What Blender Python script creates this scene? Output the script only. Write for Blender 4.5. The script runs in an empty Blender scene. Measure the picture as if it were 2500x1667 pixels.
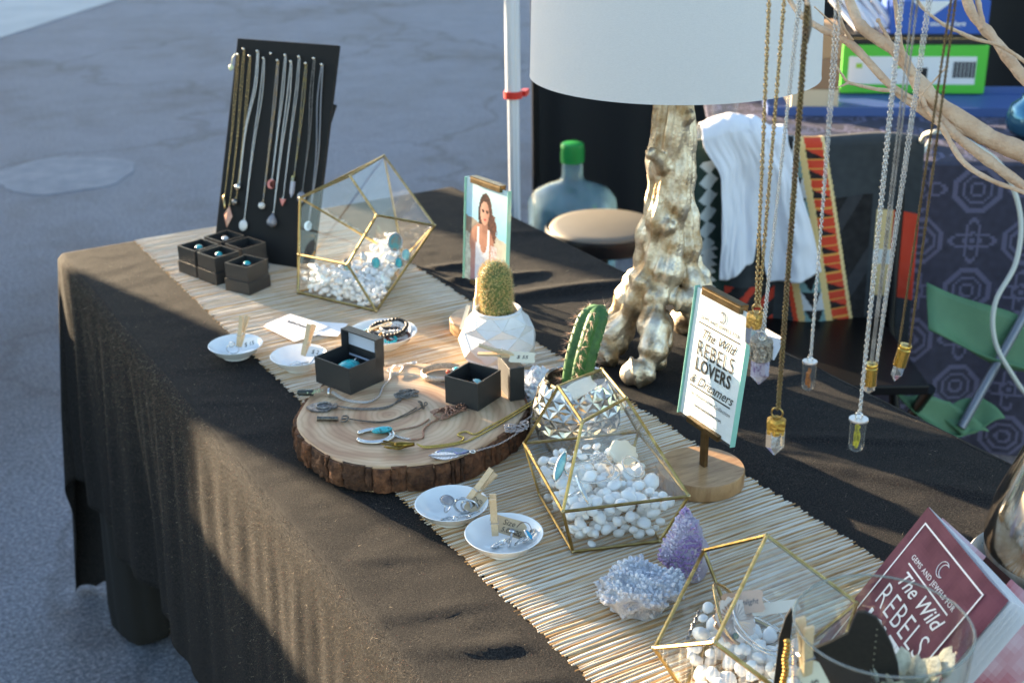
import bpy, bmesh, math, random
import numpy as np
from mathutils import Vector, Matrix, noise, Euler
random.seed(7); rng = np.random.default_rng(7)
PI = math.pi
# origin of the world: surface of the table top, X across the table, Y along it (away from the camera), ground at z = GZ
GZ = -0.745
S = bpy.context.scene
C = S.collection

# ---------------------------------------------------------------- camera
cam_d = bpy.data.cameras.new('camera'); cam = bpy.data.objects.new('camera', cam_d); C.objects.link(cam)
_r = Vector((0.86387771, -0.50350187, -0.01418332)); _u = Vector((0.2049251, 0.32559668, 0.9230344)); _f = Vector((0.46013151, 0.80029536, -0.38445588))
M4 = Matrix(((_r.x, _u.x, -_f.x, -0.42444), (_r.y, _u.y, -_f.y, -2.33673), (_r.z, _u.z, -_f.z, 0.74713), (0, 0, 0, 1)))
cam.matrix_world = M4
cam_d.sensor_width = 36.0; cam_d.lens = 36.0 * 3207.8 / 2500.0
cam_d.clip_start = 0.02; cam_d.clip_end = 500
cam_d.dof.use_dof = True; cam_d.dof.focus_distance = 1.38; cam_d.dof.aperture_fstop = 8.0
S.camera = cam
# ---------------------------------------------------------------- world, sun, exposure
SUN_EL = math.radians(9.0)
SUN_DIR = Vector((-0.284 * math.cos(SUN_EL), 0.959 * math.cos(SUN_EL), math.sin(SUN_EL)))      # towards the sun
w = bpy.data.worlds.new('World'); S.world = w; w.use_nodes = True
nt = w.node_tree; bg = nt.nodes['Background']
sky = nt.nodes.new('ShaderNodeTexSky'); sky.sky_type = 'NISHITA'; sky.sun_disc = False
sky.sun_elevation = SUN_EL; sky.sun_rotation = math.atan2(SUN_DIR.x, SUN_DIR.y)
sky.air_density = 1.0; sky.dust_density = 0.8; sky.ozone_density = 1.15
nt.links.new(sky.outputs[0], bg.inputs[0]); bg.inputs[1].default_value = 0.09
sun_d = bpy.data.lights.new('sun', 'SUN'); sun = bpy.data.objects.new('sun', sun_d); C.objects.link(sun)
sun_d.energy = 5.0; sun_d.angle = math.radians(0.55); sun_d.color = (1.0, 0.77, 0.50)
sun.rotation_euler = (-SUN_DIR).to_track_quat('-Z', 'Y').to_euler()
vs = S.view_settings; vs.view_transform = 'Standard'; vs.look = 'None'; vs.gamma = 1.0; vs.use_curve_mapping = False
vs.exposure = 2.78
S.cycles.use_denoising = True
S.cycles.max_bounces = 14; S.cycles.diffuse_bounces = 8; S.cycles.glossy_bounces = 6; S.cycles.transmission_bounces = 12; S.cycles.transparent_max_bounces = 24; S.cycles.caustics_reflective = False; S.cycles.caustics_refractive = False

# ---------------------------------------------------------------- materials
def L(r, g, b):
    f = lambda c: (c / 255.0 / 12.92) if c <= 10 else ((c / 255.0 + 0.055) / 1.055) ** 2.4
    return (f(r), f(g), f(b), 1.0)
MATS = {}
def mat(name, col, rough=0.5, metal=0.0, col2=None, scale=20.0, detail=4.0, bump=0.0, bscale=None, sheen=0.0, sheen_col=None, sss=0.0,
        coat=0.0, trans=0.0, ior=1.45, spec=None, rvar=0.0, stretch=None, ramp=(0.35, 0.65), objrand=None, attr=None, emit=None):
    if name in MATS: return MATS[name]
    m = bpy.data.materials.new(name); m.use_nodes = True; t = m.node_tree; N = t.nodes; b = N['Principled BSDF']
    I = b.inputs
    I['Base Color'].default_value = col; I['Roughness'].default_value = rough; I['Metallic'].default_value = metal; I['IOR'].default_value = ior
    if spec is not None: I['Specular IOR Level'].default_value = spec
    if sheen: I['Sheen Weight'].default_value = sheen; I['Sheen Roughness'].default_value = 0.45; I['Sheen Tint'].default_value = sheen_col or (1, 1, 1, 1)
    if sss: I['Subsurface Weight'].default_value = sss; I['Subsurface Radius'].default_value = (0.01, 0.01, 0.01); I['Subsurface Scale'].default_value = 0.6
    if coat: I['Coat Weight'].default_value = coat; I['Coat Roughness'].default_value = 0.08
    if trans: I['Transmission Weight'].default_value = trans
    tc = N.new('ShaderNodeTexCoord'); vec = tc.outputs['Object']
    if stretch:
        mp = N.new('ShaderNodeMapping'); mp.inputs['Scale'].default_value = stretch; t.links.new(vec, mp.inputs[0]); vec = mp.outputs[0]
    src = None
    if attr:
        a = N.new('ShaderNodeVertexColor'); a.layer_name = attr; src = a.outputs[0]
    if col2 is not None or rvar:
        n = N.new('ShaderNodeTexNoise'); n.inputs['Scale'].default_value = scale; n.inputs['Detail'].default_value = detail; n.inputs['Roughness'].default_value = 0.62
        t.links.new(vec, n.inputs['Vector'])
        if col2 is not None:
            r = N.new('ShaderNodeValToRGB'); r.color_ramp.elements[0].position = ramp[0]; r.color_ramp.elements[1].position = ramp[1]
            r.color_ramp.elements[0].color = col; r.color_ramp.elements[1].color = col2
            t.links.new(n.outputs[0], r.inputs[0])
            if src is None: src = r.outputs[0]
        if rvar:
            mm = N.new('ShaderNodeMath'); mm.operation = 'MULTIPLY_ADD'; mm.inputs[1].default_value = rvar; mm.inputs[2].default_value = rough - rvar * 0.5
            t.links.new(n.outputs[0], mm.inputs[0]); t.links.new(mm.outputs[0], I['Roughness'])
    if objrand is not None:
        oi = N.new('ShaderNodeObjectInfo'); r2 = N.new('ShaderNodeValToRGB'); r2.color_ramp.interpolation = 'LINEAR'
        while len(r2.color_ramp.elements) < len(objrand): r2.color_ramp.elements.new(0.5)
        for i, c in enumerate(objrand):
            r2.color_ramp.elements[i].position = i / max(1, len(objrand) - 1); r2.color_ramp.elements[i].color = c
        t.links.new(oi.outputs['Random'], r2.inputs[0])
        if src is None: src = r2.outputs[0]
        else:
            mx = N.new('ShaderNodeMix'); mx.data_type = 'RGBA'; mx.blend_type = 'MULTIPLY'; mx.inputs[0].default_value = 1.0
            t.links.new(src, mx.inputs[6]); t.links.new(r2.outputs[0], mx.inputs[7]); src = mx.outputs[2]
    if src is not None: t.links.new(src, I['Base Color'])
    if bump:
        n2 = N.new('ShaderNodeTexNoise'); n2.inputs['Scale'].default_value = bscale or scale * 3; n2.inputs['Detail'].default_value = 5.0
        t.links.new(vec, n2.inputs['Vector'])
        bp = N.new('ShaderNodeBump'); bp.inputs['Strength'].default_value = min(1.0, bump); bp.inputs['Distance'].default_value = 0.002 * max(1.0, bump)
        t.links.new(n2.outputs[0], bp.inputs['Height']); t.links.new(bp.outputs[0], I['Normal'])
    MATS[name] = m
    return m
def thin_glass(name, tint=(1, 1, 1, 1), ior=1.5, rough=0.0, film=0.0, filmc=(0.8, 0.8, 0.8, 1)):
    if name in MATS: return MATS[name]
    m = bpy.data.materials.new(name); m.use_nodes = True; t = m.node_tree; N = t.nodes
    for n in list(N): N.remove(n)
    out = N.new('ShaderNodeOutputMaterial'); tr = N.new('ShaderNodeBsdfTransparent'); tr.inputs[0].default_value = tint
    gl = N.new('ShaderNodeBsdfGlossy'); gl.inputs['Roughness'].default_value = rough
    fr = N.new('ShaderNodeFresnel'); ge = N.new('ShaderNodeNewGeometry'); mr = N.new('ShaderNodeMapRange'); mr.inputs['To Min'].default_value = ior; mr.inputs['To Max'].default_value = 1.0
    t.links.new(ge.outputs['Backfacing'], mr.inputs[0]); t.links.new(mr.outputs[0], fr.inputs[0])
    mx = N.new('ShaderNodeMixShader'); src = fr.outputs[0]
    if film:
        nz = N.new('ShaderNodeTexNoise'); nz.inputs['Scale'].default_value = 4
        df = N.new('ShaderNodeBsdfDiffuse'); df.inputs[0].default_value = filmc
        mu = N.new('ShaderNodeMath'); mu.operation = 'MULTIPLY'; mu.inputs[1].default_value = film; t.links.new(nz.outputs[0], mu.inputs[0])
        m2 = N.new('ShaderNodeMixShader'); t.links.new(mu.outputs[0], m2.inputs[0]); t.links.new(tr.outputs[0], m2.inputs[1]); t.links.new(df.outputs[0], m2.inputs[2]); base = m2.outputs[0]
    else: base = tr.outputs[0]
    t.links.new(src, mx.inputs[0]); t.links.new(base, mx.inputs[1]); t.links.new(gl.outputs[0], mx.inputs[2]); t.links.new(mx.outputs[0], out.inputs[0])
    MATS[name] = m; return m

# ---------------------------------------------------------------- mesh helpers
class MB:
    def __init__(s): s.v = []; s.f = []; s.m = []
    def add(s, vs, fs, mi=0):
        o = len(s.v); s.v += [tuple(map(float, p)) for p in vs]; s.f += [tuple(int(i) + o for i in f) for f in fs]; s.m += [mi] * len(fs)
        return s
    def xf(s, M):
        s.v = [tuple(M @ Vector(p)) for p in s.v]; return s
    def box(s, c, d, rz=0.0, mi=0, M=None, taper=1.0):
        x, y, z = d[0] / 2, d[1] / 2, d[2] / 2; ca, sa = math.cos(rz), math.sin(rz); vs = []
        for k, (i, j) in [(k, ij) for k in (-1, 1) for ij in ((-1, -1), (1, -1), (1, 1), (-1, 1))]:
            tp = taper if k > 0 else 1.0
            p = Vector((i * x * tp, j * y * tp, k * z))
            if M: p = M @ p
            vs.append((c[0] + p.x * ca - p.y * sa, c[1] + p.x * sa + p.y * ca, c[2] + p.z))
        return s.add(vs, [(0, 3, 2, 1), (4, 5, 6, 7), (0, 1, 5, 4), (1, 2, 6, 5), (2, 3, 7, 6), (3, 0, 4, 7)], mi)
    def tube(s, pts, rad, n=8, closed=False, cap=True, mi=0, squash=None):
        P = [Vector(p) for p in pts]; m = len(P); R = rad if hasattr(rad, '__len__') else [rad] * m
        T = []
        for i in range(m):
            a = P[i - 1] if (i > 0 or closed) else P[i]; b = P[(i + 1) % m] if (i < m - 1 or closed) else P[i]
            d = b - a; T.append(d.normalized() if d.length > 1e-9 else Vector((0, 0, 1)))
        nrm = T[0].orthogonal().normalized(); vs = []
        for i in range(m):
            if i > 0:
                nrm = nrm - T[i] * nrm.dot(T[i]); nrm = nrm.normalized() if nrm.length > 1e-6 else T[i].orthogonal().normalized()
            bn = T[i].cross(nrm)
            for k in range(n):
                a = 2 * PI * k / n; ca, sa = math.cos(a), math.sin(a)
                vs.append(P[i] + (nrm * ca + bn * sa) * R[i])
        fs = []
        for i in range(m if closed else m - 1):
            j = (i + 1) % m
            for k in range(n):
                l = (k + 1) % n; fs.append((i * n + k, i * n + l, j * n + l, j * n + k))
        if cap and not closed: fs += [tuple(range(n))[::-1], tuple((m - 1) * n + k for k in range(n))]
        return s.add(vs, fs, mi)
    def lathe(s, prof, n=32, mi=0, c=(0, 0, 0), ang0=0.0, closed=False):
        vs = []; fs = []
        for (r, z) in prof:
            for k in range(n):
                a = ang0 + 2 * PI * k / n; vs.append((c[0] + r * math.cos(a), c[1] + r * math.sin(a), c[2] + z))
        m = len(prof)
        for i in range(m if closed else m - 1):
            j = (i + 1) % m
            for k in range(n):
                l = (k + 1) % n; fs.append((i * n + k, i * n + l, j * n + l, j * n + k))
        return s.add(vs, fs, mi)
    def prism(s, poly, z0, z1, mi=0, M=None):
        n = len(poly); vs = [(p[0], p[1], z0) for p in poly] + [(p[0], p[1], z1) for p in poly]
        if M: vs = [tuple(M @ Vector(v)) for v in vs]
        return s.add(vs, [tuple(range(n))[::-1], tuple(range(n, 2 * n))] + [(i, (i + 1) % n, n + (i + 1) % n, n + i) for i in range(n)], mi)
    def ball(s, c, r, n=8, m=6, mi=0, sc=(1, 1, 1), M=None):
        vs = [(0, 0, 1)]; fs = []
        for i in range(1, m):
            th = PI * i / m
            for k in range(n): vs.append((math.sin(th) * math.cos(2 * PI * k / n), math.sin(th) * math.sin(2 * PI * k / n), math.cos(th)))
        vs.append((0, 0, -1))
        for k in range(n): fs.append((0, 1 + k, 1 + (k + 1) % n))
        for i in range(m - 2):
            for k in range(n):
                a = 1 + i * n; b = a + n; fs.append((a + k, b + k, b + (k + 1) % n, a + (k + 1) % n))
        la = len(vs) - 1; a = 1 + (m - 2) * n
        for k in range(n): fs.append((la, a + (k + 1) % n, a + k))
        out = []
        for v in vs:
            p = Vector((v[0] * r * sc[0], v[1] * r * sc[1], v[2] * r * sc[2]))
            if M: p = M @ p
            out.append((c[0] + p.x, c[1] + p.y, c[2] + p.z))
        return s.add(out, fs, mi)
    def sheet(s, pts, th, mi=0):
        """pane: polygon of 3-D points given a thickness along its normal"""
        P = [Vector(p) for p in pts]; n = len(P); c = sum(P, Vector()) / n
        nn = Vector()
        for i in range(n): nn += (P[i] - c).cross(P[(i + 1) % n] - c)
        nn.normalize(); a = [p + nn * th / 2 for p in P] + [c + nn * th / 2]; b = [p - nn * th / 2 for p in P] + [c - nn * th / 2]
        fs = []
        for i in range(n):
            j = (i + 1) % n; fs += [(i, j, n), (n + 1 + j, n + 1 + i, 2 * n + 1), (j, i, n + 1 + i, n + 1 + j)]
        return s.add(a + b, fs, mi)
    def obj(s, name, m, parent=None, loc=None, rot=None, smooth=None, bevel=0.0):
        me = bpy.data.meshes.new(name); me.from_pydata(s.v, [], s.f); me.validate()
        ms = m if isinstance(m, (list, tuple)) else [m]
        for x in ms: me.materials.append(x)
        if len(ms) > 1: me.polygons.foreach_set('material_index', s.m[:len(me.polygons)])
        if bevel:
            bm = bmesh.new(); bm.from_mesh(me); bmesh.ops.remove_doubles(bm, verts=bm.verts, dist=1e-6)
            bmesh.ops.bevel(bm, geom=[e for e in bm.edges if e.is_manifold and e.calc_face_angle(0) > 0.5], offset=bevel, segments=2, affect='EDGES', profile=0.6)
            bm.to_mesh(me); bm.free()
        if smooth is not None: shade(me, smooth)
        return link(name, me, parent, loc, rot)
def shade(me, ang):
    me.polygons.foreach_set('use_smooth', [True] * len(me.polygons))
    if ang < 3.1: me.set_sharp_from_angle(angle=ang)
def link(name, me, parent=None, loc=None, rot=None):
    o = bpy.data.objects.new(name, me); C.objects.link(o)
    if parent: o.parent = parent
    if loc is not None: o.location = loc
    if rot is not None: o.rotation_euler = rot
    return o
def tag(o, label=None, cat=None, group=None, kind=None):
    if label: o['label'] = label
    if cat: o['category'] = cat
    if group: o['group'] = group
    if kind: o['kind'] = kind
    return o
def thing(name, label, cat, loc=(0, 0, 0), rz=0.0, group=None, rot=None):
    o = bpy.data.objects.new(name, None); C.objects.link(o); o.empty_display_size = 0.02
    o.location = loc; o.rotation_euler = rot if rot is not None else (0, 0, rz)
    return tag(o, label, cat, group)
def dup(root, loc, rz=None, label=None, rot=None, parent=None):
    r = root.copy(); C.objects.link(r); r.location = loc
    if rz is not None: r.rotation_euler = (0, 0, rz)
    if rot is not None: r.rotation_euler = rot
    if parent: r.parent = parent
    if label: r['label'] = label
    for ch in list(root.children): _dupc(ch, r)
    return r
def _dupc(ch, par):
    c = ch.copy(); C.objects.link(c); c.parent = par
    for g in list(ch.children): _dupc(g, c)
def arc(c, r, a0, a1, n, z=0.0, ax=(1, 0, 0), ay=(0, 1, 0)):
    c = Vector(c); ax = Vector(ax); ay = Vector(ay)
    return [c + ax * r * math.cos(a0 + (a1 - a0) * i / n) + ay * r * math.sin(a0 + (a1 - a0) * i / n) + Vector((0, 0, z)) for i in range(n + 1)]
def smoothpath(pts, n=8):
    P = [Vector(p) for p in pts]; out = []
    for i in range(len(P) - 1):
        p0 = P[max(0, i - 1)]; p1 = P[i]; p2 = P[i + 1]; p3 = P[min(len(P) - 1, i + 2)]
        for k in range(n):
            t = k / n
            out.append(0.5 * ((2 * p1) + (p2 - p0) * t + (2 * p0 - 5 * p1 + 4 * p2 - p3) * t * t + (3 * p1 - p0 - 3 * p2 + p3) * t ** 3))
    out.append(P[-1]); return out
_ring = {}
def chain_mesh(mb, path, ll, lw, wr, twist=0.0, seg=8, sides=4):
    """links of a chain along a path: ll link length, lw link width, wr wire radius"""
    P = np.array([tuple(p) for p in path], float); d = np.linalg.norm(np.diff(P, axis=0), axis=1); cum = np.concatenate([[0], np.cumsum(d)])
    pitch = ll - 2.4 * wr; n = max(2, int(cum[-1] / pitch)); ss = np.linspace(0, cum[-1], n + 1)
    Q = np.stack([np.interp(ss, cum, P[:, k]) for k in range(3)], 1)
    key = (round(ll, 5), round(lw, 5), round(wr, 6), seg, sides)
    if key not in _ring:
        v = []
        for i in range(seg):
            a = 2 * PI * i / seg; cx, cy = (ll / 2 - wr) * math.cos(a), (lw / 2 - wr) * math.sin(a)
            nx, ny = math.cos(a), math.sin(a)
            for k in range(sides):
                b = 2 * PI * k / sides; v.append((cx + nx * wr * math.cos(b), cy + ny * wr * math.cos(b), wr * math.sin(b)))
        f = [(i * sides + k, i * sides + (k + 1) % sides, ((i + 1) % seg) * sides + (k + 1) % sides, ((i + 1) % seg) * sides + k) for i in range(seg) for k in range(sides)]
        _ring[key] = (np.array(v), f)
    V, F = _ring[key]; up = np.array([0.31, 0.17, 0.93])
    for i in range(n):
        t = Q[i + 1] - Q[i]; ln = np.linalg.norm(t)
        if ln < 1e-9: continue
        t /= ln; s_ = np.cross(up, t)
        if np.linalg.norm(s_) < 0.15: s_ = np.cross(np.array([0.9, 0.4, 0.1]), t)
        s_ /= np.linalg.norm(s_); b = np.cross(t, s_); a = (PI / 2 if i % 2 else 0.0) + 0.5 + twist * i
        s2 = s_ * math.cos(a) + b * math.sin(a); b2 = np.cross(t, s2)
        W = (Q[i] + Q[i + 1]) / 2 + V[:, :1] * t + V[:, 1:2] * s2 + V[:, 2:] * b2
        mb.add(W, F)
    return mb
def col_grid(name, w, h, nu, nv, fn, mt, th=0.0004, bend=None):
    """flat printed sheet: a grid whose faces carry the print's colours (attribute Print); x right, y up, facing +z"""
    vs = []; fs = []; cols = []
    for j in range(nv + 1):
        for i in range(nu + 1):
            x, y = w * (i / nu - 0.5), h * (j / nv - 0.5); vs.append((x, y, bend(i / nu, j / nv) if bend else 0.0))
    for j in range(nv):
        for i in range(nu):
            a = j * (nu + 1) + i; fs.append((a, a + 1, a + nu + 2, a + nu + 1)); cols.append(fn((i + 0.5) / nu, (j + 0.5) / nv))
    me = bpy.data.meshes.new(name); me.from_pydata(vs, [], fs)
    at = me.color_attributes.new('Print', 'FLOAT_COLOR', 'CORNER')
    buf = np.repeat(np.array([c if len(c) == 4 else (*c, 1) for c in cols], np.float32), 4, axis=0).ravel(); at.data.foreach_set('color', buf)
    me.materials.append(mt); return me
def color_faces(me, fn):
    at = me.color_attributes.new('Print', 'FLOAT_COLOR', 'CORNER'); k = 0; buf = np.zeros((len(me.loops), 4), np.float32)
    for p in me.polygons:
        c = fn(p.index, p.center)
        for li in p.loop_indices: buf[li] = c
    at.data.foreach_set('color', buf.ravel())
def text_mesh(name, s, size, m, parent, loc, rot=(0, 0, 0), align='CENTER', bold=0.0, shear=0.0, sx=1.0, space=1.0):
    cu = bpy.data.curves.new(name, 'FONT'); cu.body = s; cu.size = size; cu.align_x = align; cu.align_y = 'CENTER'; cu.shear = shear; cu.offset = bold; cu.space_character = space
    cu.extrude = 0.00008; cu.resolution_u = 3
    o = bpy.data.objects.new(name, cu); C.objects.link(o)
    dg = bpy.context.evaluated_depsgraph_get(); dg.update()
    me = bpy.data.meshes.new_from_object(o.evaluated_get(dg)); bpy.data.objects.remove(o); bpy.data.curves.remove(cu)
    me.materials.clear(); me.materials.append(m); me.name = name
    if sx != 1.0:
        for v in me.vertices: v.co.x *= sx
    return link(name, me, parent, loc, rot)
def fbm(p, sc=1.0, oc=4):
    return noise.fractal(Vector(p) * sc, 0.8, 2.1, oc)
def remesh(mb, name, voxel, smooth_it=2, disp=None):
    """weld overlapping tubes into one skin (voxel remesh) and roughen it"""
    me = bpy.data.meshes.new(name); me.from_pydata(mb.v, [], mb.f); o = bpy.data.objects.new(name, me); C.objects.link(o)
    rm = o.modifiers.new('r', 'REMESH'); rm.mode = 'VOXEL'; rm.voxel_size = voxel
    if smooth_it:
        sm = o.modifiers.new('s', 'SMOOTH'); sm.iterations = smooth_it; sm.factor = 0.5
    dg = bpy.context.evaluated_depsgraph_get(); dg.update(); m2 = bpy.data.meshes.new_from_object(o.evaluated_get(dg)); bpy.data.objects.remove(o); bpy.data.meshes.remove(me)
    if disp:
        nn = [v.normal.copy() for v in m2.vertices]; cc = [v.co.copy() for v in m2.vertices]
        for v, n_, c_ in zip(m2.vertices, nn, cc): v.co = c_ + n_ * disp(c_)
    m2.name = name; shade(m2, 3.14); return m2

# shared materials
SILVER = mat('silver', L(215, 213, 210), 0.22, 1.0, rvar=0.2, scale=300)
DKSILVER = mat('oxidised_silver', L(168, 165, 162), 0.38, 1.0, col2=L(104, 102, 100), scale=400)
GOLD = mat('gold_plate', L(192, 166, 120), 0.25, 1.0, rvar=0.2, scale=300)
BRASS = mat('brass', L(178, 154, 100), 0.30, 1.0, col2=L(140, 116, 66), scale=90, rvar=0.2)
OLDBRASS = mat('dull_brass', L(128, 110, 82), 0.38, 1.0, col2=L(104, 86, 60), scale=60)
COPPER = mat('copper_chain', L(176, 140, 122), 0.3, 1.0)
PORC = mat('porcelain', L(236, 240, 242), 0.12, 0.0, coat=0.4, sss=0.05)
WOODPIN = mat('raw_birch', L(222, 196, 160), 0.6, col2=L(196, 166, 128), scale=260, stretch=(1, 6, 6))
TAGPAPER = mat('kraft_tag', L(205, 182, 152), 0.8, col2=L(192, 168, 138), scale=120)
WHITEPAPER = mat('white_paper', L(238, 238, 240), 0.6)
INK = mat('black_ink', L(24, 24, 28), 0.6)
TURQ = mat('turquoise', L(52, 190, 196), 0.25, col2=L(30, 140, 150), scale=160, coat=0.3)
GLASS = thin_glass('pane_glass', (0.992, 0.997, 0.996, 1), ior=1.7, film=0.03)
BLACKBOX = mat('black_textured_card', L(44, 46, 48), 0.42, bump=0.5, bscale=900)
PRINT = mat('printed_paper', (1, 1, 1, 1), 0.6, attr='Print', spec=0.2)
PEBBLE = mat('white_pebble', L(250, 249, 247), 0.35, col2=L(243, 243, 242), scale=40, objrand=[(0.96, 0.96, 0.95, 1), (1, 1, 1, 1), (0.98, 0.96, 0.94, 1)])
QUARTZ = mat('clear_quartz', (0.95, 0.96, 0.97, 1), 0.06, trans=0.9, ior=1.5)
# ================================================================ SETTING
# ground
g = MB(); g.add([(-120, -120, GZ), (120, -120, GZ), (120, 120, GZ), (-120, 120, GZ)], [(0, 1, 2, 3)])
am = bpy.data.materials.new('asphalt'); am.use_nodes = True; t = am.node_tree; N = t.nodes; b = N['Principled BSDF']
tc = N.new('ShaderNodeTexCoord')
def nz(scale, det, rough=0.6):
    n = N.new('ShaderNodeTexNoise'); n.inputs['Scale'].default_value = scale; n.inputs['Detail'].default_value = det; n.inputs['Roughness'].default_value = rough
    t.links.new(tc.outputs['Object'], n.inputs['Vector']); return n.outputs[0]
def ramp(src, stops):
    r = N.new('ShaderNodeValToRGB')
    while len(r.color_ramp.elements) < len(stops): r.color_ramp.elements.new(0.5)
    for e, (p, c) in zip(r.color_ramp.elements, stops): e.position = p; e.color = c
    t.links.new(src, r.inputs[0]); return r.outputs[0]
def mul(a, c2, f=1.0):
    mx = N.new('ShaderNodeMix'); mx.data_type = 'RGBA'; mx.blend_type = 'MULTIPLY'; mx.inputs[0].default_value = f; t.links.new(a, mx.inputs[6]); t.links.new(c2, mx.inputs[7]); return mx.outputs[2]
grain = ramp(nz(110, 6, 0.78), [(0.34, (0.064, 0.075, 0.102, 1)), (0.5, (0.164, 0.186, 0.236, 1)), (0.64, (0.34, 0.36, 0.41, 1))])
stain = ramp(nz(0.8, 6, 0.65), [(0.33, (0.70, 0.66, 0.64, 1)), (0.47, (0.94, 0.93, 0.92, 1)), (0.7, (1.08, 1.08, 1.1, 1))])
blotch = ramp(nz(6, 5), [(0.3, (0.86, 0.84, 0.84, 1)), (0.6, (1, 1, 1, 1))])
vo = N.new('ShaderNodeTexVoronoi'); vo.feature = 'DISTANCE_TO_EDGE'; vo.inputs['Scale'].default_value = 0.4
wn = N.new('ShaderNodeTexNoise'); wn.inputs['Scale'].default_value = 2.2; wn.inputs['Detail'].default_value = 6; t.links.new(tc.outputs['Object'], wn.inputs['Vector'])
va = N.new('ShaderNodeVectorMath'); va.operation = 'MULTIPLY_ADD'; va.inputs[1].default_value = (0.9, 0.9, 0.9); t.links.new(wn.outputs['Color'], va.inputs[0]); t.links.new(tc.outputs['Object'], va.inputs[2]); t.links.new(va.outputs[0], vo.inputs['Vector'])
crack = ramp(vo.outputs['Distance'], [(0.0, (0.3, 0.27, 0.26, 1)), (0.006, (0.5, 0.47, 0.46, 1)), (0.014, (1, 1, 1, 1))])
t.links.new(mul(mul(mul(grain, stain), blotch), crack, 0.38), b.inputs['Base Color']); b.inputs['Roughness'].default_value = 0.85
bp = N.new('ShaderNodeBump'); bp.inputs['Strength'].default_value = 0.7; bp.inputs['Distance'].default_value = 0.006; t.links.new(nz(120, 6), bp.inputs['Height']); t.links.new(bp.outputs[0], b.inputs['Normal'])
tag(g.obj('ground', am), kind='structure')
conc = mat('pale_concrete', (0.36, 0.39, 0.42, 1), 0.8, col2=(0.42, 0.45, 0.47, 1), scale=3, bump=0.4, bscale=120)
# pale concrete strip far left, a kerbless apron with a joint along it
p = MB(); p.add([(1.1, 7.26, GZ + 0.004), (2.28, 8.67, GZ + 0.004), (9.0, 16.7, GZ + 0.004), (-6.0, 26.0, GZ + 0.004), (-6.0, -1.2, GZ + 0.004), (-2.0, 3.56, GZ + 0.004)], [(0, 1, 2, 3, 4, 5)])
tag(p.obj('pavement', conc), 'pale concrete apron at the far edge of the asphalt', kind='structure')
pc = MB(); pc.prism([(0.29 * math.cos(a) * (1 + 0.07 * math.sin(3 * a + 1) + 0.03 * math.sin(11 * a)), 0.31 * math.sin(a) * (1 + 0.06 * math.sin(5 * a))) for a in np.linspace(0, 2 * PI, 48, endpoint=False)], 0.0, 0.0025)
tag(pc.obj('pavement_patch', mat('patch_concrete', (0.175, 0.195, 0.24, 1), 0.85, col2=(0.245, 0.265, 0.31, 1), scale=9, bump=0.6, bscale=160), loc=(0.665, 3.42, GZ)), 'round pale patch set in the asphalt', kind='structure')

# ---------------------------------------------------------------- folding table under the cloth
TW, TL_ = 0.78, 1.83
tb = thing('folding_table', 'long folding table hidden under the black cloth', 'table', (TW / 2, -TL_ / 2, GZ))
MB().box((0, 0, -GZ - 0.022), (TW - 0.03, TL_ - 0.03, 0.036)).obj('tabletop', mat('table_plastic', L(190, 188, 182), 0.6), tb, bevel=0.004)
for sx in (-1, 1):
    for sy in (-1, 1):
        x, y = sx * (TW / 2 - 0.09), sy * (TL_ / 2 - 0.2)
        MB().tube([(x, y, 0.0), (x * 0.97, y, -GZ - 0.041)], 0.014, 10).obj('leg', mat('table_leg_steel', L(80, 80, 82), 0.4, 0.8), tb, smooth=0.6)

# ---------------------------------------------------------------- black tablecloth
def seg_ridge(x, y, a, c, wd, h):
    ax, ay = a; bx, by = c; dx, dy = bx - ax, by - ay; l2 = dx * dx + dy * dy; tt = ((x - ax) * dx + (y - ay) * dy) / l2
    e = max(0.0, -tt, tt - 1.0); tt = min(1, max(0, tt)); d2 = (x - ax - tt * dx) ** 2 + (y - ay - tt * dy) ** 2
    sgn = (x - ax) * dy - (y - ay) * dx
    ww = wd * (0.55 if sgn > 0 else 1.3)
    return h * math.exp(-d2 / (ww * ww)) * math.sin(PI * (0.12 + 0.76 * tt)) ** 0.7
RIDGES = [((0.55, -0.625), (0.77, -0.675), 0.020, 0.014), ((0.535, -0.53), (0.66, -0.55), 0.013, 0.010), ((0.51, -0.43), (0.60, -0.46), 0.012, 0.009), ((0.50, -0.50), (0.57, -0.53), 0.012, 0.010),
          ((0.56, -0.86), (0.70, -0.80), 0.014, 0.007), ((0.55, -1.20), (0.74, -1.335), 0.012, 0.005), ((0.57, -1.29), (0.76, -1.56), 0.018, 0.005), ((0.52, -1.08), (0.78, -1.10), 0.02, 0.007),
          ((0.02, -1.40), (0.115, -1.445), 0.016, 0.011), ((0.00, -1.47), (0.10, -1.50), 0.013, 0.010), ((0.0, -1.33), (0.11, -1.36), 0.014, 0.007), ((0.02, -1.545), (0.115, -1.56), 0.014, 0.010), ((0.03, -1.22), (0.10, -1.25), 0.012, 0.006),
          ((0.01, -0.62), (0.11, -0.66), 0.014, 0.005), ((0.0, -0.74), (0.08, -0.79), 0.012, 0.005), ((0.0, -0.86), (0.06, -0.885), 0.012, 0.005), ((0.64, -0.3), (0.78, -0.36), 0.02, 0.006)]
def cloth_top(x, y):
    z = 0.0
    for a, c, wd, h in RIDGES:
        if abs(x - (a[0] + c[0]) / 2) < 0.2 and abs(y - (a[1] + c[1]) / 2) < 0.2: z += seg_ridge(x, y, a, c, wd, h * (0.75 if x > 0.4 else 0.36))
    z += 0.0012 * noise.noise(Vector((x * 9, y * 22, 1.3))) + 0.0008 * noise.noise(Vector((x * 30, y * 40, 4.0)))
    k = min(1.0, max(0.0, max(0.118 - x, x - 0.5) / 0.015))
    return z * k
HL, HF, HR, HN = 0.455, 0.72, 0.46, 0.46
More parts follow.
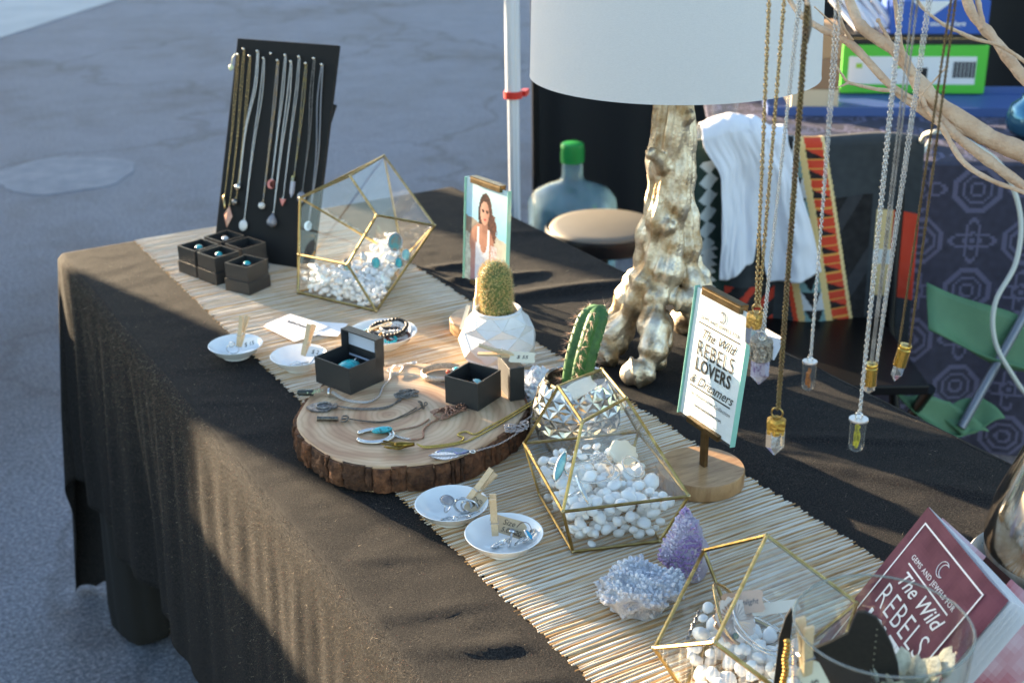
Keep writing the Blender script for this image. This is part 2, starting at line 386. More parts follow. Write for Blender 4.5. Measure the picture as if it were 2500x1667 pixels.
xs = np.concatenate([np.arange(-HL, 0, 0.0115), np.arange(0, TW, 0.0075), np.arange(TW, TW + HR + 1e-6, 0.0125)])
ys = np.concatenate([np.arange(HF, 0, -0.0125), np.arange(0, -TL_, -0.0075), np.arange(-TL_, -TL_ - HN - 1e-6, -0.02)])
RB = 0.016
def drape(a, c):
    dx = -a if a < 0 else max(0.0, a - TW); dy = c if c > 0 else max(0.0, -TL_ - c)
    ex = min(max(a, 0), TW); ey = max(min(c, 0), -TL_)
    if dx == 0 and dy == 0: return (a, c, cloth_top(a, c))
    rho = math.hypot(dx, dy); sx = -1 if a < 0 else 1; sy = 1 if c > 0 else -1
    ox, oy = sx * dx / rho, sy * dy / rho
    corner = (dx > 0 and dy > 0); th = math.atan2(dy, dx)
    arcl = RB * PI / 2
    if rho < arcl: off = RB * math.sin(rho / RB); dz = RB * (1 - math.cos(rho / RB)); h = 0.0
    else: h = rho - arcl; off = RB; dz = RB + h
    k = min(1.0, h / 0.3)
    if corner:
        fl = 0.10 * math.sin(2 * th) + 0.035; fold = 0.022 * math.sin(th * 6.0 + 0.6) * math.sin(2 * th)
        off += h * fl + k * fold
    else:
        s = c if dx > 0 else a * 1.3
        fold = 0.010 * math.sin(s * 27 + 2.0 * math.sin(s * 5.3)) + 0.006 * math.sin(s * 61 + 1.7) + 0.007 * noise.noise(Vector((s * 9, h * 1.5, 3)))
        near = 1.0 if c > -0.5 else max(0.22, 1.0 - (-0.5 - c) * 3.2)
        off += k * fold * near + h * 0.045 + 0.0022 * noise.noise(Vector((s * 24, h * 5, 8.0))) * min(1, h / 0.06)
        if dx > 0: off += 0.0012 * math.sin(s * 120 + 3 * math.sin(s * 11)) * min(1, h / 0.08) * max(0, 1 - h / 0.5)
    z = -dz
    if z < GZ + 0.006:
        ex_ = GZ + 0.008 - z; z = GZ + 0.008; off -= 0.12 * ex_
    return (ex + ox * off, ey + oy * off, z)
vs_ = [drape(a, c) for c in ys for a in xs]; nx = len(xs)
fs_ = [(j * nx + i, j * nx + i + 1, (j + 1) * nx + i + 1, (j + 1) * nx + i) for j in range(len(ys) - 1) for i in range(nx - 1)]
cm = bpy.data.materials.new('black_felt_cloth'); cm.use_nodes = True; t = cm.node_tree; N = t.nodes; b = N['Principled BSDF']; tc = N.new('ShaderNodeTexCoord')
weave = ramp(nz(620, 4, 0.75), [(0.40, (0.004, 0.004, 0.006, 1)), (0.50, (0.011, 0.011, 0.0125, 1)), (0.62, (0.044, 0.040, 0.036, 1))])
lintc = ramp(nz(700, 3, 0.7), [(0.70, (0, 0, 0, 1)), (0.78, (0.16, 0.05, 0.03, 1))])
ad = N.new('ShaderNodeMix'); ad.data_type = 'RGBA'; ad.blend_type = 'ADD'; ad.inputs[0].default_value = 1.0; t.links.new(weave, ad.inputs[6]); t.links.new(lintc, ad.inputs[7])
t.links.new(ad.outputs[2], b.inputs['Base Color']); b.inputs['Roughness'].default_value = 0.9; b.inputs['Specular IOR Level'].default_value = 0.15
b.inputs['Sheen Weight'].default_value = 0.01; b.inputs['Sheen Roughness'].default_value = 0.35; b.inputs['Sheen Tint'].default_value = (1.0, 0.93, 0.8, 1)
bp = N.new('ShaderNodeBump'); bp.inputs['Strength'].default_value = 0.8; bp.inputs['Distance'].default_value = 0.0012; t.links.new(nz(900, 4), bp.inputs['Height']); t.links.new(bp.outputs[0], b.inputs['Normal'])
cb = MB(); cb.add(vs_, fs_)
cloth = cb.obj('tablecloth', cm, smooth=3.14)
so = cloth.modifiers.new('thickness', 'SOLIDIFY'); so.thickness = 0.0016; so.offset = 1
tag(cloth, 'black felt cloth draped over the long table to near the ground', 'tablecloth')
# dark bundle standing under the far left corner of the table
bnd = MB(); vs = []; fs = []; n = 40; hs = [0.0, 0.006, 0.03, 0.08, 0.16, 0.26, 0.36, 0.44, 0.5]
for q, z in enumerate(hs):
    for k in range(n):
        a = 2 * PI * k / n; r = (0.030, 0.046, 0.058, 0.060, 0.056, 0.052, 0.050, 0.046, 0.02)[q] * (1 + 0.05 * math.sin(5 * a + z * 4) + 0.03 * math.sin(11 * a)); vs.append((r * math.cos(a), r * math.sin(a) * 1.15, z))
for q in range(len(hs) - 1):
    for k in range(n): fs.append((q * n + k, q * n + (k + 1) % n, (q + 1) * n + (k + 1) % n, (q + 1) * n + k))
fs += [tuple(range(n))[::-1], tuple((len(hs) - 1) * n + k for k in range(n))]; bnd.add(vs, fs)
tag(bnd.obj('cloth_bundle', mat('bundle_black', L(26, 26, 27), 0.9), loc=(0.022, -0.118, GZ), smooth=1.2), 'black cloth bundle standing on the ground under the far table corner', 'bundle')
# raised fibres and loose lint on the cloth
lf = MB(); LV = []; LF = []; LM = []
def fibre(p, d, l, wd, mi):
    s_ = d.cross(Vector((random.uniform(-1, 1), random.uniform(-1, 1), random.uniform(-1, 1)))).normalized() * wd; q = p + d * l; k = len(LV); LV.extend([tuple(p - s_), tuple(p + s_), tuple(q)]); LF.append((k, k + 1, k + 2)); LM.append(mi)
zone = [(-0.30, -0.02, 170000, 'drape'), (0.0, 0.118, 15000, 'front'), (0.5, 0.78, 10000, 'right')]
for (x0, x1, cnt, kd) in zone:
    for i in range(cnt):
        if kd == 'drape': a_ = -abs(random.gauss(0, 0.14)) - 0.004; c_ = -random.uniform(0.03, 1.74); n_ = Vector((-1, 0, 0.1))
        elif kd == 'front': a_ = random.uniform(x0, x1); c_ = -random.uniform(0.1, 1.75); n_ = Vector((0, 0, 1))
        else: a_ = random.uniform(x0, x1); c_ = -random.uniform(0.2, 1.6); n_ = Vector((0, 0, 1))
        p = Vector(drape(a_, c_)); d = (n_ * random.uniform(0.2, 1.3) + Vector((random.uniform(-1, 1), random.uniform(-1, 1), random.uniform(-1, 1)))).normalized()
        if d.dot(n_) < 0.02: d = d - n_ * (d.dot(n_) - 0.1)
        r_ = random.random(); fibre(p + n_ * 0.0003, d, random.uniform(0.0007, 0.0020) if r_ < 0.985 else random.uniform(0.003, 0.007), 0.00014 if kd == 'drape' else 0.00010, 0 if r_ < 0.90 else (1 if r_ < 0.955 else 2))
lf.v, lf.f, lf.m = LV, LF, LM
tag(lf.obj('lint', [mat('brown_fuzz', L(120, 104, 84), 0.9), mat('red_lint', L(150, 70, 56), 0.9), mat('pale_lint', L(196, 180, 156), 0.9)]), 'brown fuzz and red and pale lint raised on the black cloth', kind='stuff')

# ---------------------------------------------------------------- woven reed runner
RX0, RX1 = 0.124, 0.495
run = thing('table_runner', 'beige woven reed runner lying along the black cloth', 'runner', (0, 0, 0))
rm = bpy.data.materials.new('wrapped_reed'); rm.use_nodes = True; t = rm.node_tree; N = t.nodes; b = N['Principled BSDF']; tc = N.new('ShaderNodeTexCoord')
oi = N.new('ShaderNodeObjectInfo')
rc = ramp(oi.outputs['Random'], [(0.0, L(222, 212, 196)), (0.3, L(236, 229, 216)), (0.55, L(214, 196, 168)), (0.75, L(240, 234, 222)), (1.0, L(206, 180, 142))])
wv = N.new('ShaderNodeTexWave'); wv.inputs['Scale'].default_value = 130; wv.inputs['Distortion'].default_value = 1.2; wv.inputs['Detail'].default_value = 1; wv.bands_direction = 'X'; t.links.new(tc.outputs['Object'], wv.inputs['Vector'])
tick = ramp(wv.outputs[0], [(0.12, (0.42, 0.36, 0.32, 1)), (0.42, (1, 1, 1, 1))])
mp = N.new('ShaderNodeMapping'); mp.inputs['Scale'].default_value = (6, 60, 60); t.links.new(tc.outputs['Object'], mp.inputs[0])
n1 = N.new('ShaderNodeTexNoise'); n1.inputs['Scale'].default_value = 3; n1.inputs['Detail'].default_value = 4; t.links.new(mp.outputs[0], n1.inputs['Vector'])
strk = ramp(n1.outputs[0], [(0.35, (0.8, 0.72, 0.6, 1)), (0.55, (1, 1, 1, 1))])
t.links.new(mul(mul(rc, tick, 0.8), strk, 0.8), b.inputs['Base Color']); b.inputs['Roughness'].default_value = 0.55
bp = N.new('ShaderNodeBump'); bp.inputs['Strength'].default_value = 0.5; bp.inputs['Distance'].default_value = 0.0006; t.links.new(wv.outputs[0], bp.inputs['Height']); t.links.new(bp.outputs[0], b.inputs['Normal'])
straw_m = mat('brown_straw', L(206, 164, 108), 0.5, col2=L(160, 116, 70), scale=40, stretch=(1, 8, 8), rvar=0.2)
MB().box(((RX0 + RX1) / 2, -TL_ / 2, 0.0010), (RX1 - RX0 - 0.006, TL_ - 0.004, 0.0012)).obj('backing', mat('runner_backing', L(120, 92, 58), 0.8), run)
y = -0.0025; pitch = 0.0068; straws = MB(); k = 0; far_reeds = MB()
def reed(mb, y0, hw, hh, x0, x1, z0, ph, segs=26, amp=0.0007):
    vs = []; fs = []; prof = [(-1, 0.0), (-0.72, 0.66), (0, 1.0), (0.72, 0.66), (1, 0.0)]; n = len(prof)
    for i in range(segs + 1):
        u = i / segs; x = x0 + (x1 - x0) * u; yy = y0 + amp * math.sin(u * 9 + ph) + amp * 0.7 * math.sin(u * 23 + 2 * ph); f = 1 + 0.16 * math.sin(u * 17 + ph * 3) + 0.1 * math.sin(u * 41 + ph)
        e = 0.55 if i in (0, segs) else 1.0
        for (py, pz) in prof: vs.append((x, yy + py * hw * f * e, z0 + pz * hh * e))
    for i in range(segs):
        for j in range(n - 1): a = i * n + j; fs.append((a, a + 1, a + n + 1, a + n))
    fs += [tuple(range(n)), tuple(segs * n + j for j in range(n))[::-1]]
    mb.add(vs, fs)
while y > -TL_ + 0.004:
    wdt = random.choice([0.0014, 0.0017, 0.0021, 0.0025]); gap = random.choice([0.0007, 0.0010, 0.0013, 0.0018])
    mb = MB(); ph = random.uniform(0, 6.28)
    reed(mb, 0, wdt, random.uniform(0.0012, 0.0019), RX0 + random.uniform(-0.003, 0.002), RX1 + random.uniform(-0.003, 0.004), 0.0018, ph)
    if y > -0.30: far_reeds.add([(p[0], p[1] + y - wdt, p[2]) for p in mb.v], mb.f)
    else: mb.obj('reed', rm, run, loc=(0, y - wdt, 0), smooth=1.0)
    ys_ = y - 2 * wdt - gap * 0.9
    reed(straws, ys_, gap * 1.15, 0.0012, RX0 + random.uniform(-0.004, 0.003), RX1 + random.uniform(-0.003, 0.005), 0.0017, ph)
    y = ys_ - gap * 0.9; k += 1
print('reeds', k)
tag(far_reeds.obj('far_reeds', rm, run, smooth=1.0), kind='stuff')
tag(straws.obj('straws', straw_m, run, smooth=1.0), kind='stuff')

# ---------------------------------------------------------------- unseen objects added towards the sun to cast shade: canopy, columns, counter, building
ns = thing('market_canopy', 'white pyramid canopy of the stall across the lane', 'canopy', (-1.78, 6.75, GZ), math.atan2(0.309, 0.951))  # added out of view; its valance keeps sun off the lampshade
canv = mat('canopy_canvas', L(214, 212, 206), 0.8)
for sx in (-1.65, 1.65):
    for sy in (0.0, 1.4): MB().tube([(sx, sy, 0), (sx, sy, 2.45)], 0.02, 8).obj('pole', mat('white_pole', L(214, 216, 220), 0.4), ns, smooth=0.6)
cv = MB(); cv.add([(-1.7, -0.05, 2.62), (1.7, -0.05, 2.62), (1.7, 1.45, 2.66), (-1.7, 1.45, 2.66), (0, 0.7, 3.1)], [(0, 1, 4), (1, 2, 4), (2, 3, 4), (3, 0, 4)]); cv.obj('roof', canv, ns)
for (ax, ay, bx, by) in ((-1.7, -0.06, 1.7, -0.06),):
    vv = MB(); n = 40; top = [(ax + (bx - ax) * i / n, ay + (by - ay) * i / n) for i in range(n + 1)]
    vv.add([(q[0], q[1], 2.62) for q in top] + [(q[0], q[1], 2.29 - 0.03 * abs(math.sin(PI * i / 5))) for i, q in enumerate(top)], [(i, i + 1, n + 2 + i, n + 1 + i) for i in range(n)]); vv.obj('valance', canv, ns)
cu = MB(); prof = []
for i in range(25):
    z = 2.3 * i / 24; prof.append(z)
vs = []; fs = []; n = 28
for z in prof:
    for k in range(n):
        a = 2 * PI * k / n; r = 0.1035 * (1 + 0.03 * math.sin(7 * a + z)) * (1 if z < 2.2 else 0.6); vs.append((r * math.cos(a), r * math.sin(a), z))
for i in range(len(prof) - 1):
    for k in range(n): fs.append((i * n + k, i * n + (k + 1) % n, (i + 1) * n + (k + 1) % n, (i + 1) * n + k))
cu.add(vs, fs); tag(cu.obj('tied_curtain', mat('curtain_cloth', L(120, 112, 100), 0.9), loc=(-0.762, 2.090, GZ), smooth=1.0), 'grey tied curtain column standing beside the neighbouring counter', 'curtain')  # added upright blocker, its width set by the shadow band on the table
cu2 = C.objects['tied_curtain'].copy(); C.objects.link(cu2); cu2.location = (-0.341, 3.336, GZ); cu2.scale = (0.94, 0.94, 1.0); cu2['label'] = 'second grey tied curtain column farther up the lane'  # second added blocker, shades the table's far right
ct = thing('display_counter', 'long draped counter of the neighbouring stall', 'counter', (-1.03, 1.9, GZ))  # added out of view; its height sets the lower edge of sunlight on the drape
MB().box((0, 0, 0.53), (0.2, 3.4, 1.06)).obj('skirt', mat('counter_cloth', L(96, 92, 90), 0.9), ct, bevel=0.01)
MB().box((0, 0, 1.068), (0.24, 3.44, 0.016)).obj('counter_top', mat('counter_board', L(170, 150, 120), 0.6), ct)
bd = thing('warehouse', 'long low warehouse far across the lot', 'building', (-11.5, 38.0, GZ), math.atan2(0.309, 0.951))  # added far blocker, tall enough to keep the ground in shade
MB().box((0, 0, 2.775), (34, 8, 5.55)).obj('wall', mat('warehouse_wall', L(170, 160, 146), 0.85), bd)
MB().box((0, 0, 5.63), (34.4, 8.4, 0.16)).obj('roof', mat('warehouse_roof', L(110, 106, 102), 0.8), bd)
for i in range(8): MB().box((-14 + 4 * i, -4.03, 2.0), (2.4, 0.06, 3.2)).obj('shutter', mat('warehouse_shutter', L(130, 134, 140), 0.5), bd)
# ================================================================ THINGS ON THE TABLE
RZ = 0.0036          # top of the runner
# ---------------------------------------------------------------- wooden slice
SCX, SCY, SR, SH = 0.206, -0.984, 0.150, 0.034
def slice_r(a): return SR * (1 + 0.035 * math.sin(2 * a + 0.6) + 0.02 * math.sin(3 * a + 2.0) + 0.012 * math.sin(7 * a))
ws = thing('wood_slice', 'round rough-barked wood slice carrying the laid-out pendants', 'wood slice', (SCX, SCY, RZ), 0)
wm = bpy.data.materials.new('slice_wood'); wm.use_nodes = True; t = wm.node_tree; N = t.nodes; b = N['Principled BSDF']; tc = N.new('ShaderNodeTexCoord')
mp = N.new('ShaderNodeMapping'); mp.inputs['Location'].default_value = (0.03, 0.0, 0.0); mp.inputs['Scale'].default_value = (1, 0.92, 0.05); t.links.new(tc.outputs['Object'], mp.inputs[0])
wv = N.new('ShaderNodeTexWave'); wv.wave_type = 'RINGS'; wv.rings_direction = 'Z'; wv.inputs['Scale'].default_value = 42; wv.inputs['Distortion'].default_value = 5.5; wv.inputs['Detail'].default_value = 3; wv.inputs['Detail Scale'].default_value = 0.6; t.links.new(mp.outputs[0], wv.inputs['Vector'])
wv2 = N.new('ShaderNodeTexWave'); wv2.wave_type = 'RINGS'; wv2.rings_direction = 'Z'; wv2.inputs['Scale'].default_value = 9; wv2.inputs['Distortion'].default_value = 6; wv2.inputs['Detail'].default_value = 3; t.links.new(mp.outputs[0], wv2.inputs['Vector'])
ringc = ramp(wv2.outputs[0], [(0.0, L(184, 148, 116)), (0.5, L(200, 168, 134)), (1.0, L(208, 180, 148))])
fine = ramp(wv.outputs[0], [(0.0, (0.86, 0.82, 0.78, 1)), (0.6, (1, 1, 1, 1))])
n1 = N.new('ShaderNodeTexNoise'); n1.inputs['Scale'].default_value = 9; n1.inputs['Detail'].default_value = 5; t.links.new(tc.outputs['Object'], n1.inputs['Vector'])
pat = ramp(n1.outputs[0], [(0.35, (0.86, 0.76, 0.72, 1)), (0.6, (1.0, 1.0, 1.0, 1))])
t.links.new(mul(mul(ringc, fine), pat), b.inputs['Base Color']); b.inputs['Roughness'].default_value = 0.55
bp = N.new('ShaderNodeBump'); bp.inputs['Strength'].default_value = 0.25; bp.inputs['Distance'].default_value = 0.0006; n3 = N.new('ShaderNodeTexNoise'); n3.inputs['Scale'].default_value = 500; t.links.new(tc.outputs['Object'], n3.inputs['Vector']); t.links.new(n3.outputs[0], bp.inputs['Height']); t.links.new(bp.outputs[0], b.inputs['Normal'])
top = MB(); A = np.linspace(0, 2 * PI, 96, endpoint=False); vs = []; fs = []; n = 96
for (k, z) in ((0.0, 0.0), (1.0, 0.0), (1.0, SH - 0.0018), (0.988, SH), (0.7, SH), (0.35, SH), (0.0, SH)):
    for a in A: r = (slice_r(a) - 0.006) * k; vs.append((r * math.cos(a), r * math.sin(a), z))
for i in range(6):
    for k in range(n): fs.append((i * n + k, i * n + (k + 1) % n, (i + 1) * n + (k + 1) % n, (i + 1) * n + k))
top.add(vs, fs); top.obj('slab', wm, ws, smooth=0.7)
barkm = mat('bark', L(116, 80, 56), 0.9, col2=L(64, 42, 30), scale=90, detail=6, bump=1.6, bscale=240, objrand=[(0.6, 0.6, 0.62, 1), (1, 0.95, 0.9, 1), (1.35, 1.2, 1.1, 1)])
a = 0.0; random.seed(21)
while a < 2 * PI:
    wd = random.choice([0.035, 0.06, 0.09, 0.14, 0.2]) * random.uniform(0.8, 1.25); a2 = min(a + wd, 2 * PI); th = random.uniform(0.0040, 0.0075); mb = MB(); vs = []; ni, nj = 8, 7; sd_ = random.uniform(0, 50)
    zt = SH - random.uniform(0.0, 0.004); zb = random.uniform(0.0, 0.003)
    for s_ in (0, 1):
        for j in range(nj + 1):
            for i in range(ni + 1):
                u, v = i / ni, j / nj; aa = a + 0.0012 + (a2 - a - 0.0024) * u + 0.012 * noise.noise(Vector((v * 3.5, sd_ if 0 < u < 1 else round(a2 if u == 1 else a, 4) * 37, 2))); rr = slice_r(aa) - 0.0065
                if s_: rr += th * (1 - 0.55 * abs(2 * u - 1) ** 6) * (1 - 0.30 * abs(2 * v - 1) ** 4) + 0.0034 * noise.noise(Vector((aa * 26, v * 3.2, 5))) + 0.0022 * noise.noise(Vector((aa * 70, v * 9, 9)))
                z = zb + (zt - zb) * v; vs.append((rr * math.cos(aa), rr * math.sin(aa), z))
    m_ = (ni + 1) * (nj + 1); fs = []
    for j in range(nj):
        for i in range(ni):
            q = j * (ni + 1) + i; fs += [(q, q + 1, q + ni + 2, q + ni + 1)[::-1], (m_ + q, m_ + q + 1, m_ + q + ni + 2, m_ + q + ni + 1)]
    for i in range(ni):
        q = i; fs.append((q, q + 1, m_ + q + 1, m_ + q)); q = nj * (ni + 1) + i; fs.append((q + 1, q, m_ + q, m_ + q + 1))
    for j in range(nj):
        q = j * (ni + 1); fs.append((q + ni + 1, q, m_ + q, m_ + q + ni + 1)); q += ni; fs.append((q, q + ni + 1, m_ + q + ni + 1, m_ + q))
    mb.add(vs, fs); mb.obj('bark_plate', barkm, ws, smooth=0.9); a = a2
SZ = RZ + SH        # surface of the slice

# ---------------------------------------------------------------- porcelain dishes
def dish(name, label, x, y, r, h, z=RZ, group=None, tilt=(0, 0)):
    pr = [(0.0, 0.0025), (r * 0.40, 0.0025), (r * 0.44, 0.0), (r * 0.50, 0.0), (r * 0.52, 0.003), (r * 0.78, h * 0.45), (r * 0.96, h * 0.93), (r * 1.0, h), (r * 0.985, h * 1.02), (r * 0.955, h * 0.98), (r * 0.74, h * 0.53), (r * 0.5, h * 0.27), (r * 0.25, h * 0.2), (0.0, h * 0.19)]
    mb = MB(); mb.lathe(pr, 56); o = mb.obj(name, PORC, loc=(x, y, z), rot=(tilt[0], tilt[1], 0), smooth=1.2)
    return tag(o, label, 'dish', group)
D1 = (0.1015, -0.623); D2 = (0.163, -0.712); D3 = (0.151, -1.196); D4 = (0.168, -1.283); DB = (0.298, -0.700)
dg_ = 'small white ring dishes'
dish('ring_dish', 'small white dish farthest back, half off the runner onto the cloth', D1[0], D1[1], 0.039, 0.019, z=0.003, group=dg_)
dish('ring_dish', 'small white dish beside the open black box at the back of the wood slice', D2[0], D2[1], 0.040, 0.020, group=dg_)
dish('ring_dish', 'small white dish touching the front of the wood slice', D3[0], D3[1], 0.041, 0.020, group=dg_)
dish('ring_dish', 'frontmost small white dish, holding a ring with a blue drop stone', D4[0], D4[1], 0.042, 0.021, group=dg_)
dish('bracelet_dish', 'larger white dish heaped with beaded bracelets', DB[0], DB[1], 0.051, 0.022)

# ---------------------------------------------------------------- clothes pegs and tags
_pin = None
def clothespin(label, M, L_=0.046, name='clothespin'):
    """mini peg: jaw at the origin, handles towards +x"""
    global _pin
    if _pin is None:
        half = MB(); half.add([(0, -0.0036, 0.0003), (0.0, -0.0036, 0.0022), (0.016, -0.0036, 0.0044), (0.024, -0.0036, 0.0040), (0.046, -0.0036, 0.0074), (0.046, -0.0036, 0.0050), (0.020, -0.0036, 0.0004),
                               (0, 0.0036, 0.0003), (0.0, 0.0036, 0.0022), (0.016, 0.0036, 0.0044), (0.024, 0.0036, 0.0040), (0.046, 0.0036, 0.0074), (0.046, 0.0036, 0.0050), (0.020, 0.0036, 0.0004)],
                              [(0, 1, 2, 3, 4, 5, 6), (13, 12, 11, 10, 9, 8, 7)] + [(i, 7 + i, 7 + (i + 1) % 7, (i + 1) % 7) for i in range(7)])
        sp = MB(); pts = []
        for i in range(40): aa = i / 40 * 2 * PI * 3; pts.append((0.019 + 0.0021 * math.cos(aa), -0.0044 + 0.0088 * i / 40, 0.0021 * math.sin(aa)))
        sp.tube(pts, 0.00045, 5); sp.tube([(0.0172, -0.0044, 0.001), (0.0165, -0.0046, 0.0052), (0.0165, 0.0046, 0.0052)], 0.00045, 5); sp.tube([(0.0172, 0.0044, -0.001), (0.0165, 0.0046, -0.0052), (0.0165, -0.0046, -0.0052)], 0.00045, 5)
        def me_(mb, nm, m):
            o = mb.obj(nm, m, smooth=0.6); me = o.data; bpy.data.objects.remove(o); return me
        h2 = MB(); h2.v = [(p[0], p[1], -p[2]) for p in half.v]; h2.f = [f[::-1] for f in half.f]; h2.m = half.m
        _pin = (me_(half, 'wood_half', WOODPIN), me_(h2, 'wood_half', WOODPIN), me_(sp, 'spring', SILVER))
    o = thing(name, label, 'clothespin'); o.matrix_world = M
    for nm, me in zip(('wood_half', 'wood_half', 'spring'), _pin): link(nm, me, o)
    return o
def frame(origin, x, z):
    x = Vector(x).normalized(); z = Vector(z); z = (z - x * z.dot(x)).normalized(); y = z.cross(x)
    return Matrix(((x.x, y.x, z.x, origin[0]), (x.y, y.y, z.y, origin[1]), (x.z, y.z, z.z, origin[2]), (0, 0, 0, 1)))
def tag_shape(w_, h_):
    c = h_ * 0.3
    return [(-w_ / 2, -h_ / 2 + c * .4), (-w_ / 2 + c * .5, -h_ / 2), (w_ / 2 - c * .5, -h_ / 2), (w_ / 2, -h_ / 2 + c * .4), (w_ / 2 - c * .3, 0), (w_ / 2, h_ / 2 - c * .4), (w_ / 2 - c * .5, h_ / 2), (-w_ / 2 + c * .5, h_ / 2), (-w_ / 2, h_ / 2 - c * .4), (-w_ / 2 + c * .3, 0)]
def paper_tag(label, M, w_=0.026, h_=0.014, m=None, lines=None, name='price_tag', poly=None):
    o = thing(name, label, 'tag'); o.matrix_world = M
    MB().prism(poly or tag_shape(w_, h_), -0.0002, 0.0002).obj('card', m or TAGPAPER, o)
    for (s_, sz, lx, ly) in (lines or []): text_mesh('lettering', s_, sz, INK, o, (lx, ly, 0.00035), shear=0.25)
    return o
CAMV = Vector((-0.424, -2.337, 0.747))
def face_cam(p, up=(0, 0, 1), yaw=0.0):
    z = (CAMV - Vector(p)).normalized(); x = Vector(up).cross(z).normalized(); y = z.cross(x)
    M = Matrix(((x.x, y.x, z.x, p[0]), (x.y, y.y, z.y, p[1]), (x.z, y.z, z.z, p[2]), (0, 0, 0, 1)))
    return M @ Matrix.Rotation(yaw, 4, 'Z')
# ---------------------------------------------------------------- rings
def ring(name, label, loc, rot, r=0.0088, stone=None, st='oval', wire=0.0009, m=None, group=None, twist=False):
    o = thing(name, label, 'ring', loc, rot=rot, group=group)
    mb = MB()
    if twist:
        for ph in (0, PI): mb.tube([((r + wire * .8 * math.cos(8 * a + ph)) * math.cos(a), wire * .8 * math.sin(8 * a + ph), (r + wire * .8 * math.cos(8 * a + ph)) * math.sin(a)) for a in np.linspace(0, 2 * PI, 48, endpoint=False)], wire * 0.8, 6, closed=True)
    else: mb.tube([(r * math.cos(a), 0, r * math.sin(a)) for a in np.linspace(0, 2 * PI, 32, endpoint=False)], wire, 6, closed=True)
    mb.obj('band', m or SILVER, o, smooth=1.0)
    if stone:
        sm, sw, sl = stone; sb = MB(); bz = MB()
        if st == 'drop': prof = [((1 - 0.32 * max(0, math.sin(a))) * math.cos(a) * sw, math.sin(a) * sl) for a in np.linspace(0, 2 * PI, 24, endpoint=False)]
        elif st == 'marquise': prof = [(sw * math.cos(a) * (1 - 0.25 * abs(math.sin(a)) ** 2), sl * math.sin(a)) for a in np.linspace(0, 2 * PI, 24, endpoint=False)]
        else: prof = [(sw * math.cos(a), sl * math.sin(a)) for a in np.linspace(0, 2 * PI, 24, endpoint=False)]
        n = 24; vs = []; 
        for (k, z) in ((1.0, 0.0), (0.96, 0.0012), (0.7, 0.0026), (0.35, 0.0032)): vs += [(p[0] * k, p[1] * k, r + 0.0008 + z) for p in prof]
        fs = [(i * n + k, i * n + (k + 1) % n, (i + 1) * n + (k + 1) % n, (i + 1) * n + k) for i in range(3) for k in range(n)] + [tuple(3 * n + k for k in range(n))]
        sb.add(vs, fs); sb.obj('stone', sm, o, smooth=1.2)
        vs = []
        for (k, z) in ((1.12, -0.0006), (1.12, 0.0010), (1.0, 0.0012)): vs += [(p[0] * k, p[1] * k, r + 0.0008 + z) for p in prof]
        bz.add(vs, [(i * n + k, i * n + (k + 1) % n, (i + 1) * n + (k + 1) % n, (i + 1) * n + k) for i in range(2) for k in range(n)] + [tuple(range(n))[::-1]]); bz.obj('bezel', m or SILVER, o, smooth=0.8)
    return o
BLUEST = mat('sky_blue_stone', L(40, 170, 214), 0.2, col2=L(30, 140, 186), scale=200, coat=0.4)
AQUA = mat('pale_aqua_stone', L(150, 208, 208), 0.18, col2=L(96, 164, 170), scale=110, coat=0.4)
TEAL = mat('mottled_teal_stone', L(70, 150, 150), 0.2, col2=L(150, 110, 84), scale=70, coat=0.4, ramp=(0.45, 0.6))
MOON = mat('milky_stone', L(216, 214, 212), 0.18, sss=0.2, coat=0.4)
GREYST = mat('grey_agate', L(150, 150, 156), 0.2, col2=L(110, 110, 120), scale=80, coat=0.4)
# dish contents
# dish 1
ring('ring', 'pearl-topped silver ring in the farthest dish', (D1[0] - 0.006, D1[1] - 0.004, 0.0165), (0.4, 0.0, -0.5), stone=(MOON, 0.004, 0.005))
paper_tag('white hand-lettered tag pegged up in the farthest dish', face_cam((D1[0] + 0.018, D1[1] - 0.006, 0.020), yaw=0.15), 0.026, 0.017, WHITEPAPER, [('$ 15', 0.008, 0, 0)])
clothespin('mini clothespin leaning up out of the farthest dish', frame((D1[0] + 0.004, D1[1] - 0.002, 0.018), (0.30, 0.05, 0.95), (-0.9, -0.4, 0.3)))
# dish 2
ring('ring', 'thin silver ring lying in the dish by the open black box', (D2[0] + 0.004, D2[1] - 0.004, RZ + 0.008), (1.2, 0.2, 0.3), r=0.009)
ring('ring', 'silver ring with a small clear stone in the dish by the open black box', (D2[0] + 0.014, D2[1] - 0.012, RZ + 0.010), (0.7, 0.3, 1.2), stone=(MOON, 0.0028, 0.0034))
ring('ring', 'bent wire silver ring at the left in the dish by the open black box', (D2[0] - 0.008, D2[1] - 0.009, RZ + 0.008), (1.35, -0.15, 2.0), r=0.0085, wire=0.0007)
paper_tag('white hand-lettered tag pegged in the dish by the open black box', face_cam((D2[0] + 0.023, D2[1] - 0.004, RZ + 0.020), yaw=-0.2), 0.026, 0.015, WHITEPAPER, [('$ 2', 0.008, 0, 0)])
clothespin('mini clothespin leaning out of the dish by the open black box', frame((D2[0] + 0.008, D2[1] + 0.002, RZ + 0.016), (0.38, 0.1, 0.92), (-0.8, -0.5, 0.3)))
